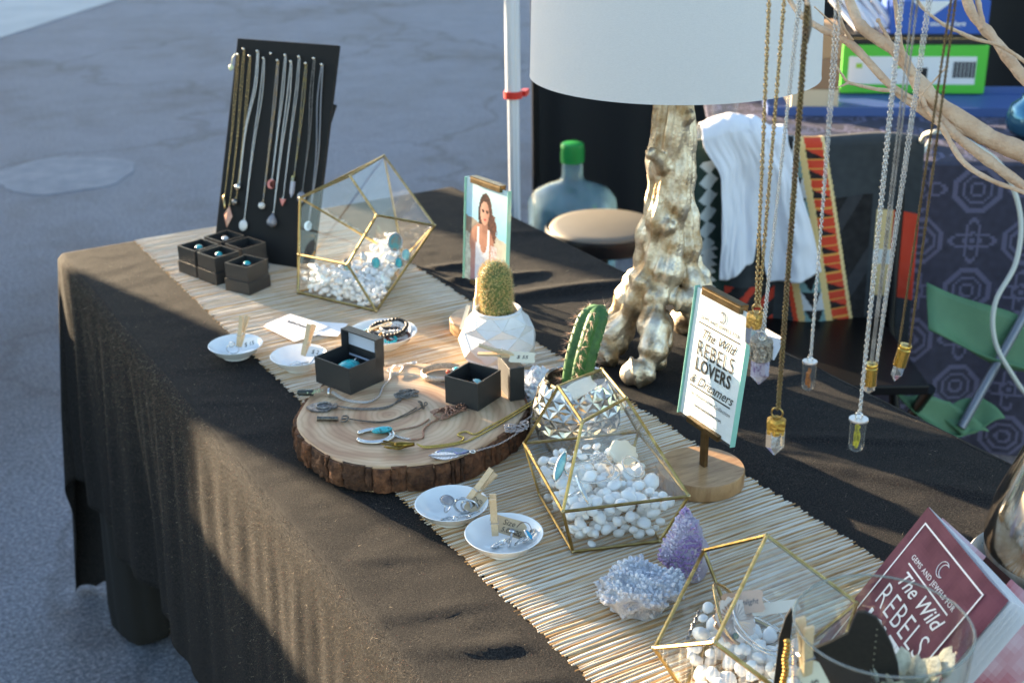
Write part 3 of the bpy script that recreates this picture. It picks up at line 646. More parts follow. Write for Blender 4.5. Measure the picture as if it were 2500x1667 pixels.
# dish 3
ring('ring', 'silver ring with a large grey oval face in the dish touching the slice', (D3[0] - 0.002, D3[1] + 0.004, RZ + 0.016), (0.2, -0.5, 0.5), stone=(GREYST, 0.006, 0.008))
ring('ring', 'wide silver ring standing on edge under the kraft tag', (D3[0] + 0.012, D3[1] - 0.004, RZ + 0.015), (0.1, 0.3, -0.6), r=0.0095, wire=0.0016)
ring('ring', 'silver ring leaning against the wide ring under the kraft tag', (D3[0] + 0.018, D3[1] - 0.008, RZ + 0.014), (0.25, 0.5, -0.5), r=0.009, wire=0.0012)
ring('ring', 'thin silver ring with a tiny bead, at the left in the dish touching the slice', (D3[0] - 0.011, D3[1] - 0.012, RZ + 0.0085), (1.25, 0.1, 0.4), r=0.009, stone=(MOON, 0.0024, 0.0026))
ring('ring', 'plain thin silver ring lying flat in front in the dish touching the slice', (D3[0] + 0.004, D3[1] - 0.018, RZ + 0.0075), (1.4, 0.0, 0.2), r=0.0088, wire=0.0007)
ring('ring', 'fine silver ring lying at the right in the dish touching the slice', (D3[0] + 0.016, D3[1] - 0.021, RZ + 0.010), (1.2, 0.1, 0.9), r=0.008, wire=0.0007)
clothespin('mini clothespin resting on the rim of the dish touching the slice', frame((D3[0] + 0.017, D3[1] - 0.004, RZ + 0.017), (0.75, 0.05, 0.58), (-0.5, -0.3, 0.8)))
paper_tag('kraft tag with handwriting in the dish touching the slice', face_cam((D3[0] + 0.025, D3[1] - 0.010, RZ + 0.017), yaw=0.9), 0.026, 0.017, TAGPAPER, [('$ 2', 0.008, 0, 0.002), ('5.0', 0.006, 0.002, -0.004)])
# dish 4
ring('ring', 'silver ring set with a bright blue drop stone', (D4[0] + 0.014, D4[1] - 0.012, RZ + 0.0135), (0.9, 0.25, 0.9), r=0.0085, stone=(BLUEST, 0.0052, 0.0064), st='drop')
ring('ring', 'twisted rope silver ring left of the blue drop ring', (D4[0] - 0.008, D4[1] - 0.006, RZ + 0.013), (0.75, 0.1, 0.15), r=0.0102, wire=0.0010, twist=True)
ring('ring', 'small silver ring with a round grey stone behind the blue drop ring', (D4[0] + 0.006, D4[1] - 0.003, RZ + 0.012), (0.3, 0.6, 1.2), r=0.0075, stone=(GREYST, 0.004, 0.004))
ring('ring', 'smooth silver ring at the right edge of the frontmost dish', (D4[0] + 0.026, D4[1] - 0.008, RZ + 0.013), (0.8, -0.2, 0.7), r=0.0092, wire=0.0011)
clothespin('upright mini clothespin standing in the frontmost dish', frame((D4[0] - 0.004, D4[1] + 0.012, RZ + 0.013), (-0.02, 0.05, 1.0), (-0.45, -0.75, 0.2)))
tg = paper_tag('kraft tag reading Size in the frontmost dish', face_cam((D4[0] + 0.013, D4[1] + 0.008, RZ + 0.019), yaw=-0.28), 0.034, 0.019, TAGPAPER, [('Size', 0.0085, -0.003, 0.004), ('5.0-100', 0.0072, 0.001, -0.004)], poly=[(-0.018, -0.008), (0.012, -0.0095), (0.0175, -0.004), (0.0165, 0.005), (0.011, 0.0095), (-0.018, 0.0095)])
th = MB(); th.tube(smoothpath([(0.006, 0.002, 0.001), (0.010, 0.008, 0.003), (0.017, 0.009, 0.004), (0.022, 0.002, 0.003), (0.018, -0.006, 0.002), (0.006, -0.006, 0.001), (0.004, -0.002, 0.001)], 6), 0.00035, 5); th.obj('thread', mat('burgundy_thread', L(70, 30, 40), 0.8), tg, smooth=3)

# ---------------------------------------------------------------- bead bracelets in the larger dish
def bracelet(label, cx, cy, z, r, br, m, ecc=0.75, rot=0.0, tilt=0.12, n=None, a0=0, a1=2 * PI):
    n = n or int((a1 - a0) * r / (br * 1.9)); mb = MB(); 
    for i in range(n):
        a = a0 + (a1 - a0) * i / n; x, y = r * math.cos(a), r * ecc * math.sin(a); mb.ball((x, y, tilt * x + 0.0008 * math.sin(5 * a)), br * random.uniform(0.88, 1.08), 8, 6)
    st_ = MB(); st_.tube([(r * math.cos(a), r * ecc * math.sin(a), tilt * r * math.cos(a)) for a in np.linspace(a0, a1, 40, endpoint=False)], br * 0.2, 5, closed=(a1 - a0 > 6))
    o = thing('bracelet', label, 'bracelet', (cx, cy, z), rot, 'beaded bracelets in the larger dish')
    tag(mb.obj('beads', m, o, smooth=1.5), kind='stuff'); st_.obj('cord', mat('beige_cord', L(206, 190, 164), 0.8), o, smooth=2)
    return o
BX, BY, BZ = DB[0], DB[1], RZ + 0.014
bracelet('black lava bead bracelet curving round the back of the dish', BX + 0.012, BY + 0.004, BZ + 0.009, 0.031, 0.0031, mat('black_beads', L(26, 26, 28), 0.45), 0.8, 0.4, 0.05)
bracelet('glossy dark bead bracelet across the middle of the dish', BX + 0.008, BY - 0.002, BZ + 0.006, 0.024, 0.0036, mat('dark_gloss_beads', L(34, 28, 26), 0.12, coat=0.5), 0.6, 2.6, 0.08)
bracelet('turquoise seed bead bracelet at the left of the dish', BX - 0.018, BY + 0.004, BZ + 0.004, 0.020, 0.0021, TURQ, 0.7, 0.9, 0.1)
bracelet('turquoise bead bracelet at the front of the dish', BX - 0.002, BY - 0.020, BZ + 0.004, 0.015, 0.0023, TURQ, 0.7, 2.2, 0.1)
bracelet('brown wood bead bracelet at the right of the dish', BX + 0.016, BY - 0.012, BZ + 0.003, 0.024, 0.0025, mat('brown_beads', L(92, 48, 34), 0.3, objrand=None), 0.75, 1.7, 0.06)
bracelet('gold and amber bead bracelet on the left rim of the dish', BX - 0.022, BY - 0.002, BZ + 0.006, 0.019, 0.0019, mat('amber_beads', L(206, 150, 60), 0.2, coat=0.4), 0.8, 0.2, 0.12)
bracelet('clear glass bead bracelet lying among the turquoise beads', BX - 0.012, BY - 0.010, BZ + 0.006, 0.013, 0.0028, mat('clear_beads', L(214, 218, 216), 0.1, coat=0.5), 0.7, 0.7, 0.1)
bracelet('silver bead bracelet with a white star under the black beads', BX + 0.018, BY + 0.006, BZ + 0.006, 0.016, 0.0028, SILVER, 0.7, 2.9, 0.08)
lp = MB(); lp.tube(smoothpath([(-0.022, -0.006, 0.0), (-0.008, -0.002, 0.003), (0.006, 0.006, 0.006), (0.012, 0.002, 0.006), (0.006, -0.004, 0.005), (-0.006, -0.003, 0.004), (-0.018, -0.009, 0.001)], 8), 0.0013, 7)
tag(lp.obj('cord_loop', mat('cream_leather', L(224, 204, 170), 0.6), loc=(BX - 0.001, BY - 0.008, BZ + 0.016), rot=(0, 0, -0.55), smooth=3), 'cream cord loop lying on top of the beaded bracelets', 'cord')

# ---------------------------------------------------------------- ring boxes
def open_box(parent, w_, d_, h_, th=0.0018, floor=0.004, name='box', m=None):
    mb = MB()
    mb.box((0, 0, floor / 2), (w_ - 2 * th, d_ - 2 * th, floor))
    mb.box((-(w_ - th) / 2, 0, h_ / 2), (th, d_, h_)); mb.box(((w_ - th) / 2, 0, h_ / 2), (th, d_, h_))
    mb.box((0, -(d_ - th) / 2, h_ / 2), (w_ - 2 * th, th, h_)); mb.box((0, (d_ - th) / 2, h_ / 2), (w_ - 2 * th, th, h_))
    return mb.obj(name, m or BLACKBOX, parent)
def pad(parent, w_, d_, z): return MB().box((0, 0, z), (w_, d_, 0.006)).obj('foam_pad', mat('black_foam', L(22, 22, 24), 0.95), parent, bevel=0.001)
BR = math.atan2(-0.057, 0.018)     # heading of the box fronts
def small_box(label, x, y, rz, stone, sl):
    o = thing('ring_box', label, 'ring box', (x, y, RZ), rz, 'black ring boxes by the necklace board')
    lid = MB(); lid.box((0, 0, 0.0105), (0.052, 0.052, 0.021)); lid.obj('lid', BLACKBOX, o, bevel=0.0006)
    b_ = open_box(o, 0.049, 0.049, 0.026); b_.location = (0, 0, 0.0212); p_ = pad(o, 0.044, 0.044, 0.031)
    if stone: ring('ring', sl, (x, y, RZ + 0.0345), (0.1, 0.25, rz + 0.4), r=0.008, stone=(stone, 0.0055, 0.0065))
    return o
u_ = Vector((0.296, -0.955, 0)); v_ = Vector((0.955, 0.296, 0)); b0 = Vector((0.173, -0.236, 0)); rzb = math.atan2(u_.y, u_.x)
def bpos(i, j): p = b0 + u_ * 0.0565 * i + v_ * 0.0565 * j; return p.x, p.y
for (i, j, st_, lb, sl) in ((0, 0, TURQ, 'black ring box at the outer left corner of the cluster of five', 'turquoise ring in the outer left ring box'), (1, 0, TURQ, 'black ring box in the middle of the front row of the cluster', 'turquoise ring in the middle front ring box'),
                            (-0.1, 1.03, MOON, 'black ring box at the back of the cluster, with a pale ring', 'pale ring in the back ring box'), (0.95, 1.03, None, 'empty-looking black ring box against the necklace board', None)):
    x, y = bpos(i, j); small_box(lb, x, y, rzb, st_, sl)
x, y = 0.2135, -0.361; small_box('black ring box set apart nearest the glass terrarium', x, y, rzb + 0.18, TURQ, 'turquoise ring in the ring box set apart')
# open box with hinged lid on the slice
ob = thing('pendant_box', 'black box with its white-lined lid up, on the back of the slice', 'jewellery box', (0.1765, -0.863, SZ), math.atan2(0.0185, 0.0541))
open_box(ob, 0.060, 0.066, 0.036); pad(ob, 0.055, 0.061, 0.012)
ld = MB(); ld.box((0, 0, 0), (0.0016, 0.066, 0.040)); ld.box((-0.0075, 0.0322, 0), (0.0135, 0.0016, 0.040)); ld.box((-0.0075, -0.0322, 0), (0.0135, 0.0016, 0.040)); ld.box((-0.0075, 0, 0.0192), (0.0135, 0.0628, 0.0016))
lo = ld.obj('lid', BLACKBOX, ob, loc=(0.0305 + 0.0012, 0.0, 0.0400), rot=(0, 0.03, 0)); MB().box((-0.002, 0, -0.001), (0.002, 0.061, 0.037)).obj('lining', mat('white_satin', L(206, 214, 232), 0.35), lo)
tq = thing('turquoise_pendant', 'large rounded turquoise pendant lying in the open black box', 'pendant', (0.174, -0.866, SZ + 0.0215), 0.5)
tm = MB(); tm.ball((0, 0, 0), 0.017, 20, 12, sc=(1.05, 0.85, 0.5)); tm.obj('stone', TURQ, tq, smooth=3); MB().tube([(0.017 + 0.004 * math.cos(a), 0, 0.002 + 0.004 * math.sin(a)) for a in np.linspace(0, 2 * PI, 16, endpoint=False)], 0.0011, 6, closed=True).obj('bail', SILVER, tq, smooth=2)
# second box with its lid standing beside it
o2 = thing('pendant_box', 'black box with loose lid beside it, at the right of the slice', 'jewellery box', (0.287, -0.999, SZ), math.atan2(-0.0367, 0.0183) + 0.0)
open_box(o2, 0.050, 0.052, 0.037); pad(o2, 0.045, 0.047, 0.013)
lb = MB(); lb.box((0, 0, 0.0225), (0.0195, 0.050, 0.0450)); lb.obj('lid', BLACKBOX, o2, loc=(0.030, 0.042, 0), rot=(0, 0, 0.9), bevel=0.0008)
ring('ring', 'pale turquoise ring in the box with the loose lid', (0.289, -1.003, SZ + 0.0165), (0.3, 0.2, 0.3), r=0.008, stone=(AQUA, 0.006, 0.0075))
LB_ = Vector((0.331, -0.998, SZ + 0.049))
clothespin('mini clothespin lying on top of the upright black lid', frame(LB_ + Vector((0.010, -0.012, 0.0035)), (-0.75, 0.5, 0.15), (0.1, -0.1, 1.0)))
paper_tag('cream price tag held by the clothespin on the upright lid', frame(LB_ + Vector((0.016, -0.022, 0.003)), (0.85, -0.52, -0.05), (-0.2, -0.35, 1.0)), 0.034, 0.019, mat('cream_tag', L(228, 216, 194), 0.7), [('$ 55', 0.008, 0, 0)])

# ---------------------------------------------------------------- jewellery laid on the slice
def pile(cx, cy, z, rx, ry, turns, seed, start, h=0.006):
    rd = random.Random(seed); pts = [start]
    for i in range(turns):
        a = rd.uniform(0, 2 * PI); q = math.sqrt(rd.random()); pts.append((cx + rx * q * math.cos(a), cy + ry * q * math.sin(a), z + rd.uniform(0.0005, h) * (1 - 0.6 * q)))
    return smoothpath(pts, 7)
def slice_pt(px): return px
z0 = SZ + 0.0012
# (a) glass vial pendant with silver chain
va = thing('vial_necklace', 'silver necklace with a glass vial of dark flakes, beside the open box', 'necklace', (0, 0, 0))
p0 = Vector((0.100, -0.872, SZ + 0.0052)); p1 = Vector((0.134, -0.893, SZ + 0.0056)); d_ = (p1 - p0).normalized()
MB().tube([p0 + d_ * x for x in (-0.0035, -0.0028, -0.001, 0.002, 0.036)], [0.001, 0.0032, 0.0046, 0.0050, 0.0050], 14).obj('vial', thin_glass('vial_glass', (0.9, 0.93, 0.92, 1), film=0.02), va, smooth=0.9)
MB().tube([p0 + d_ * x for x in (-0.001, 0.001, 0.020)], [0.0015, 0.0038, 0.0040], 10).obj('dark_filling', mat('dark_moss', L(40, 48, 42), 0.8, col2=L(22, 26, 24), scale=500), va, smooth=0.9)
fl = MB()
for i in range(16): q = p0 + d_ * random.uniform(0.012, 0.030) + Vector((random.uniform(-.003, .003), random.uniform(-.003, .003), random.uniform(0, .0032))); fl.ball(q, random.uniform(0.0006, 0.0012), 5, 4)
tag(fl.obj('pale_flakes', mat('pale_flake', L(196, 204, 160), 0.6), va), kind='stuff')
MB().tube([p1 + d_ * x for x in (-0.001, 0.0015)], 0.0064, 14).obj('cap', SILVER, va, smooth=0.6)
ch = MB(); cp = smoothpath([p1 + d_ * 0.003, (0.146, -0.918, z0), (0.166, -0.938, z0), (0.186, -0.930, z0), (0.203, -0.906, z0), (0.222, -0.888, z0), (0.232, -0.868, z0), (0.240, -0.860, z0 + .003), (0.228, -0.868, z0 + .004), (0.236, -0.880, z0 + .002), (0.250, -0.868, z0 + .003), (0.242, -0.858, z0 + .002), (0.258, -0.853, z0), (0.270, -0.860, z0)], 8)
chain_mesh(ch, cp, 0.0032, 0.0024, 0.00042); chain_mesh(ch, [q + Vector((0.0022, 0.0016, 0.0004)) for q in cp], 0.0032, 0.0024, 0.00042); tag(ch.obj('chain', SILVER, va, smooth=2), kind='stuff')
MB().tube([(0.271 + 0.004 * math.cos(a), -0.861 + 0.003 * math.sin(a), z0 + 0.002) for a in np.linspace(0, 2 * PI, 14, endpoint=False)], 0.0011, 6, closed=True).obj('clasp', SILVER, va, smooth=2)
# (b) arrowhead pendant
ar = thing('arrowhead_necklace', 'dark silver necklace with a hammered arrowhead pendant on the slice', 'necklace', (0, 0, 0))
Ma = frame((0.112, -0.923, SZ + 0.003), (0.62, -0.36, 0.02), (-0.1, -0.1, 1))
am_ = MB(); am_.prism([(-0.0205, -0.001), (-0.014, 0.006), (-0.004, 0.010), (0.006, 0.010), (0.012, 0.005), (0.018, 0.004), (0.019, -0.003), (0.012, -0.005), (0.008, -0.011), (-0.003, -0.0115), (-0.013, -0.008)], -0.0014, 0.0014, M=Ma); am_.obj('arrowhead', mat('hammered_pewter', L(150, 150, 152), 0.35, 1.0, col2=L(96, 96, 100), scale=260, bump=1.2, bscale=700), ar, bevel=0.0006)
rr = MB(); rr.tube([Ma @ Vector((0.002 + 0.009 * math.cos(a), 0.0065 * math.sin(a), 0.0022)) for a in np.linspace(0.4, 5.6, 20)], 0.0011, 6); rr.tube([Ma @ Vector((0.017 + 0.003 * math.cos(a), 0.0, 0.001 + 0.003 * math.sin(a))) for a in np.linspace(0, 2 * PI, 14, endpoint=False)], 0.0007, 6, closed=True); rr.obj('raised_wire', DKSILVER, ar, smooth=2)
ch = MB(); st0 = Ma @ Vector((0.020, 0, 0))
for off in (0.0, 0.0035): chain_mesh(ch, smoothpath([st0, (0.150, -0.948 - off, z0), (0.180, -0.962 - off, z0), (0.205, -0.955 + off, z0)], 10), 0.0034, 0.0026, 0.0005)
chain_mesh(ch, pile(0.219, -0.943, z0, 0.019, 0.013, 26, 3, (0.205, -0.955, z0)), 0.0034, 0.0026, 0.0005); tag(ch.obj('chain', DKSILVER, ar, smooth=2), kind='stuff')
# (c) small tube key pendant
ky = thing('key_necklace', 'darkened metal necklace with a small tube key pendant on the slice', 'necklace', (0, 0, 0))
q0, q1 = Vector((0.094, -0.952, SZ + 0.0032)), Vector((0.122, -0.970, SZ + 0.0032)); kd = (q1 - q0).normalized(); kb = MB()
kb.tube([q0, q1 - kd * 0.008], 0.0028, 12); kb.tube([q0 - kd * 0.0006, q0 + kd * 0.001], 0.0033, 12); kb.box(q0 + kd * 0.003 + Vector((0.002, 0.002, 0)), (0.004, 0.004, 0.0016)); kb.obj('shaft', mat('gunmetal', L(136, 130, 122), 0.42, 1.0, col2=L(86, 82, 76), scale=300), ky, smooth=0.7)
kw = MB()
for sgn in (-1, 1):
    c_ = q1 + kd * 0.000 + Vector((kd.y, -kd.x, 0)) * 0.0042 * sgn; kw.tube([c_ + Vector((0.0042 * math.cos(a), 0.0042 * math.sin(a), 0)) for a in np.linspace(0, 2 * PI, 16, endpoint=False)], 0.0011, 6, closed=True)
kw.obj('bow', mat('gunmetal', None), ky, smooth=2)
ch = MB()
for off in (0.0, 0.003): chain_mesh(ch, smoothpath([q1 + kd * 0.004, (0.158, -0.997 - off, z0), (0.190, -0.998 + off, z0), (0.214, -0.990 + 2 * off, z0)], 10), 0.0026, 0.002, 0.0004)
chain_mesh(ch, pile(0.2225, -0.984, z0, 0.006, 0.012, 9, 5, (0.214, -0.990, z0)), 0.0028, 0.0022, 0.0005); tag(ch.obj('chain', mat('gunmetal', None), ky, smooth=2), kind='stuff')
# (d) crescent horseshoe pendant with copper chain
nj = thing('crescent_necklace', 'copper chain necklace with a silver horseshoe and turquoise bar pendant', 'necklace', (0, 0, 0))
Mn = frame((0.131, -1.028, SZ + 0.0022), (0.62, -0.32, 0.0), (0, 0, 1)); nb = MB()
for rr_ in (0.0205, 0.0168):
    pts = [Mn @ Vector((0.004 + rr_ * math.cos(a) * 1.15, rr_ * math.sin(a) * 0.92, 0.0)) for a in np.linspace(-2.55, 2.55, 30)]
    nb.tube(pts, [0.0013 + 0.0006 * math.sin(PI * i / 29) for i in range(30)], 8)
for sgn in (-1, 1): nb.ball(Mn @ Vector((0.004 + 0.0187 * 1.15 * math.cos(2.58), sgn * 0.0187 * 0.92 * math.sin(2.58), 0)), 0.0030, 10, 8)
nb.obj('horseshoe', SILVER, nj, smooth=2)
tqb = MB(); tqb.ball(Mn @ Vector((0.013, 0.009, 0.0030)), 0.0125, 16, 10, sc=(1.05, 0.46, 0.32), M=Mn.to_3x3().to_4x4() @ Matrix.Rotation(0.25, 4, 'Z')); tqb.obj('turquoise_bar', mat('veined_turquoise', L(64, 178, 190), 0.25, col2=L(52, 104, 104), scale=380, ramp=(0.5, 0.62), coat=0.3), nj, smooth=3)
stl = MB(); chain_mesh(stl, smoothpath([Mn @ Vector((0.022, 0.002, 0.001)), (0.160, -1.049, z0), (0.168, -1.060, z0)], 8), 0.0048, 0.0038, 0.0008); tag(stl.obj('silver_links', SILVER, nj, smooth=2), kind='stuff')
ch = MB(); pA = (0.167, -1.060, z0)
chain_mesh(ch, smoothpath([Mn @ Vector((0.022, 0.004, 0.001)), (0.170, -1.030, z0), (0.192, -1.032, z0), (0.212, -1.022, z0)], 10), 0.0042, 0.0032, 0.0006); chain_mesh(ch, smoothpath([pA, (0.182, -1.064, z0), (0.192, -1.046, z0), (0.206, -1.034, z0), (0.222, -1.028, z0)], 10), 0.0042, 0.0032, 0.0006)
chain_mesh(ch, pile(0.240, -1.020, z0, 0.026, 0.019, 34, 11, (0.222, -1.028, z0), h=0.009), 0.0042, 0.0032, 0.0006); tag(ch.obj('chain', COPPER, nj, smooth=2), kind='stuff')
# (e) brass hand pendant
hn = thing('hand_necklace', 'brass necklace with a little hand pendant stretched across the slice', 'necklace', (0, 0, 0))
Mh = frame((0.146, -1.073, SZ + 0.0050), (-0.62, 0.26, 0.0), (0, 0, 1)) @ Matrix.Diagonal((1.35, 1.6, 1.3, 1)); hb = MB()
hb.tube([Mh @ Vector(p) for p in ((-0.014, 0, 0), (-0.009, 0, 0), (-0.004, 0, 0), (0.001, 0, 0), (0.0035, 0, 0))], [0.0022, 0.0030, 0.0042, 0.0046, 0.0034], 12)
for (y0, pts) in ((0.0030, [(0.001, 0.003, 0), (0.006, 0.0052, 0.001), (0.0105, 0.0036, 0.001), (0.0112, 0.0008, 0.001)]), (0, [(0.002, 0.001, 0), (0.007, 0.0010, -0.0005), (0.0125, -0.0002, -0.0005)]), (0, [(0.002, -0.001, 0), (0.008, -0.0026, 0), (0.0145, -0.0040, 0)]), (0, [(0.001, -0.003, 0), (0.007, -0.0060, 0), (0.0128, -0.0085, 0.0005)]), (0, [(-0.004, 0.0035, 0), (0.000, 0.0070, 0.001), (0.006, 0.0062, 0.0015), (0.0095, 0.0042, 0.0015)])):
    P_ = smoothpath(pts, 5); hb.tube([Mh @ p for p in P_], [0.0015 - 0.0007 * i / len(P_) for i in range(len(P_))], 7)
hb.obj('hand', mat('antique_brass', L(150, 122, 58), 0.32, 1.0, col2=L(96, 74, 30), scale=200), hn, smooth=2)
ch = MB(); c0 = Mh @ Vector((-0.016, 0, 0))
chain_mesh(ch, smoothpath([c0, (0.176, -1.086, z0), (0.210, -1.096, z0), (0.224, -1.090, z0), (0.222, -1.078, z0), (0.234, -1.076, z0), (0.240, -1.088, z0), (0.262, -1.080, z0), (0.300, -1.066, z0), (0.349, -1.044, z0)], 10), 0.0030, 0.0026, 0.0006)
chain_mesh(ch, smoothpath([c0, (0.176, -1.090, z0), (0.214, -1.100, z0), (0.250, -1.091, z0), (0.300, -1.071, z0), (0.352, -1.048, z0)], 12), 0.0030, 0.0026, 0.0006); tag(ch.obj('chain', mat('bright_brass_chain', L(214, 190, 110), 0.25, 1.0), hn, smooth=2), kind='stuff')
# (f) leaf pendant with abalone
lf_ = thing('leaf_necklace', 'silver chain necklace with a leaf and abalone pendant at the slice front', 'necklace', (0, 0, 0))
Ml = frame((0.1885, -1.121, SZ + 0.002), (-0.62, 0.26, 0.0), (0, 0, 1)) @ Matrix.Rotation(-0.12, 4, 'Z')
def leafpoly(l_, w_): return [(l_ * (i / 12 - 0.5), w_ * math.sin(PI * i / 12) ** 0.8) for i in range(13)] + [(l_ * (0.5 - i / 12), -w_ * math.sin(PI * i / 12) ** 0.8) for i in range(1, 12)]
MB().prism(leafpoly(0.044, 0.0105), -0.0014, 0.0008, M=Ml @ Matrix.Translation((-0.004, -0.0065, 0))).obj('setting', SILVER, lf_, bevel=0.0004)
MB().prism(leafpoly(0.038, 0.0086), 0.0009, 0.0018, M=Ml @ Matrix.Translation((-0.004, -0.0065, 0))).obj('abalone', mat('abalone', L(40, 74, 84), 0.15, col2=L(96, 84, 150), scale=90, coat=0.6, ramp=(0.45, 0.62)), lf_)
lv = MB(); lv.prism(leafpoly(0.036, 0.0090), 0.0012, 0.0026, M=Ml @ Matrix.Translation((0.006, 0.0065, 0)) @ Matrix.Rotation(-0.08, 4, 'Z'))
lv.tube([Ml @ Vector((-0.012 + 0.036 * i / 9, 0.0058 + 0.0012 * math.sin(i / 3), 0.0030)) for i in range(10)], 0.0008, 6)
for i in range(7):
    for sg in (-1, 1): lv.tube([Ml @ Vector((-0.008 + 0.004 * i, 0.0062, 0.0028)), Ml @ Vector((-0.004 + 0.004 * i, 0.0062 + sg * 0.0066, 0.0026))], 0.0003, 5)
lv.obj('leaf', mat('brushed_silver', L(198, 192, 192), 0.3, 1.0, rvar=0.3, scale=300), lf_, smooth=0.7)
ch = MB(); e0 = Ml @ Vector((-0.027, -0.003, 0.001))
chain_mesh(ch, smoothpath([e0, (0.226, -1.127, z0), (0.252, -1.126, z0), (0.278, -1.116, z0), (0.292, -1.108, z0)], 10), 0.0046, 0.0028, 0.00045); chain_mesh(ch, pile(0.292, -1.100, z0, 0.020, 0.013, 18, 17, (0.292, -1.108, z0)), 0.0040, 0.0026, 0.00045)
chain_mesh(ch, smoothpath([(0.300, -1.092, z0), (0.322, -1.082, z0), (0.334, -1.070, z0), (0.341, -1.086, z0), (0.330, -1.096, z0), (0.312, -1.104, z0)], 8), 0.0046, 0.0028, 0.0005); tag(ch.obj('chain', mat('fine_silver', L(206, 198, 198), 0.25, 1.0), lf_, smooth=2), kind='stuff')
MB().tube([e0 + Vector((0.003 * math.cos(a), 0.003 * math.sin(a), 0.001)) for a in np.linspace(0, 2 * PI, 12, endpoint=False)], 0.0009, 6, closed=True).obj('bail', SILVER, lf_, smooth=2)
# cuff and ring on the slice
cf = MB(); cfm = mat('engraved_silver', L(214, 208, 200), 0.3, 1.0, col2=L(170, 164, 156), scale=420, bump=0.8, bscale=800); n = 44; vs = []
for (dr, z) in ((0, 0), (0.0012, 0.001), (0.0016, 0.0045), (0.0012, 0.008), (0, 0.009), (-0.0006, 0.0045)):
    for k in range(n + 1): a = 0.5 + (2 * PI - 0.9) * k / n; vs.append(((0.0275 + dr) * math.cos(a), (0.0225 + dr) * math.sin(a), z))
cf.add(vs, [(i * (n + 1) + k, i * (n + 1) + k + 1, ((i + 1) % 6) * (n + 1) + k + 1, ((i + 1) % 6) * (n + 1) + k) for i in range(6) for k in range(n)] + [tuple(i * (n + 1) for i in range(6)), tuple(i * (n + 1) + n for i in range(6))[::-1]])
tag(cf.obj('cuff_bracelet', cfm, loc=(0.287, -0.914, SZ + 0.0003), rot=(0, 0, -0.3), smooth=1.2), 'engraved silver cuff lying at the back of the slice', 'bracelet')
ring('ring', 'silver ring with turquoise and coral stones standing beside the cuff', (0.292, -0.945, SZ + 0.0105), (0.1, -0.2, 0.9), r=0.0092, stone=(TURQ, 0.0052, 0.0058))
cr_ = MB(); cr_.ball((0, 0, 0), 0.0034, 10, 8); tag(cr_.obj('coral_bead', mat('coral', L(196, 84, 52), 0.25, coat=0.4), loc=(0.282, -0.941, SZ + 0.0172), smooth=3), 'tiny orange coral bead set beside the turquoise ring on the slice', 'bead')
# ---------------------------------------------------------------- glass terrariums
def terrarium(name, label, V, panes, base, rod=0.0016):
    """V: named corners; panes: tuples of names (glass); base: last pane; rods along every edge"""
    o = thing(name, label, 'terrarium', (0, 0, 0))
    edges = set()
    for p in panes + base[1]:
        for i in range(len(p)): edges.add(tuple(sorted((p[i], p[(i + 1) % len(p)]))))
    for p in panes:
        c = sum((Vector(V[k]) for k in p), Vector()) / len(p)
        MB().sheet([c + (Vector(V[k]) - c) * 0.985 for k in p], 0.0018).obj('pane', GLASS, o)
    for a, b_ in sorted(edges):
        A_, B_ = Vector(V[a]), Vector(V[b_]); MB().tube([A_, A_ * 0.5 + B_ * 0.5, B_], rod, 6).obj('brass_edge', BRASS, o, smooth=0.9)
    for k in V: MB().ball(V[k], rod * 1.35, 8, 6).obj('solder_joint', mat('solder', L(176, 160, 120), 0.35, 1.0), o, smooth=3)
    return o
random.seed(5)
_peb = []
for i in range(9):
    mb = MB(); mb.ball((0, 0, 0), 1.0, 12, 8, sc=(1.0, random.uniform(0.72, 0.95), random.uniform(0.55, 0.75))); ph = random.uniform(0, 9)
    mb.v = [tuple(Vector(p) * (1 + 0.16 * noise.noise(Vector(p) * 1.3 + Vector((ph, 0, 0))))) for p in mb.v]
    o_ = mb.obj('pebble', PEBBLE, smooth=3); _peb.append(o_.data); bpy.data.objects.remove(o_)
def inside(poly, x, y, m=0.0):
    c = False; n = len(poly)
    for i in range(n):
        x1, y1 = poly[i]; x2, y2 = poly[(i + 1) % n]
        if (y1 > y) != (y2 > y) and x < (x2 - x1) * (y - y1) / (y2 - y1) + x1: c = not c
    return c
def dist_edge(poly, x, y):
    d = 9
    for i in range(len(poly)):
        ax, ay = poly[i]; bx, by = poly[(i + 1) % len(poly)]; dx, dy = bx - ax, by - ay; t_ = max(0, min(1, ((x - ax) * dx + (y - ay) * dy) / (dx * dx + dy * dy)))
        d = min(d, math.hypot(x - ax - t_ * dx, y - ay - t_ * dy))
    return d
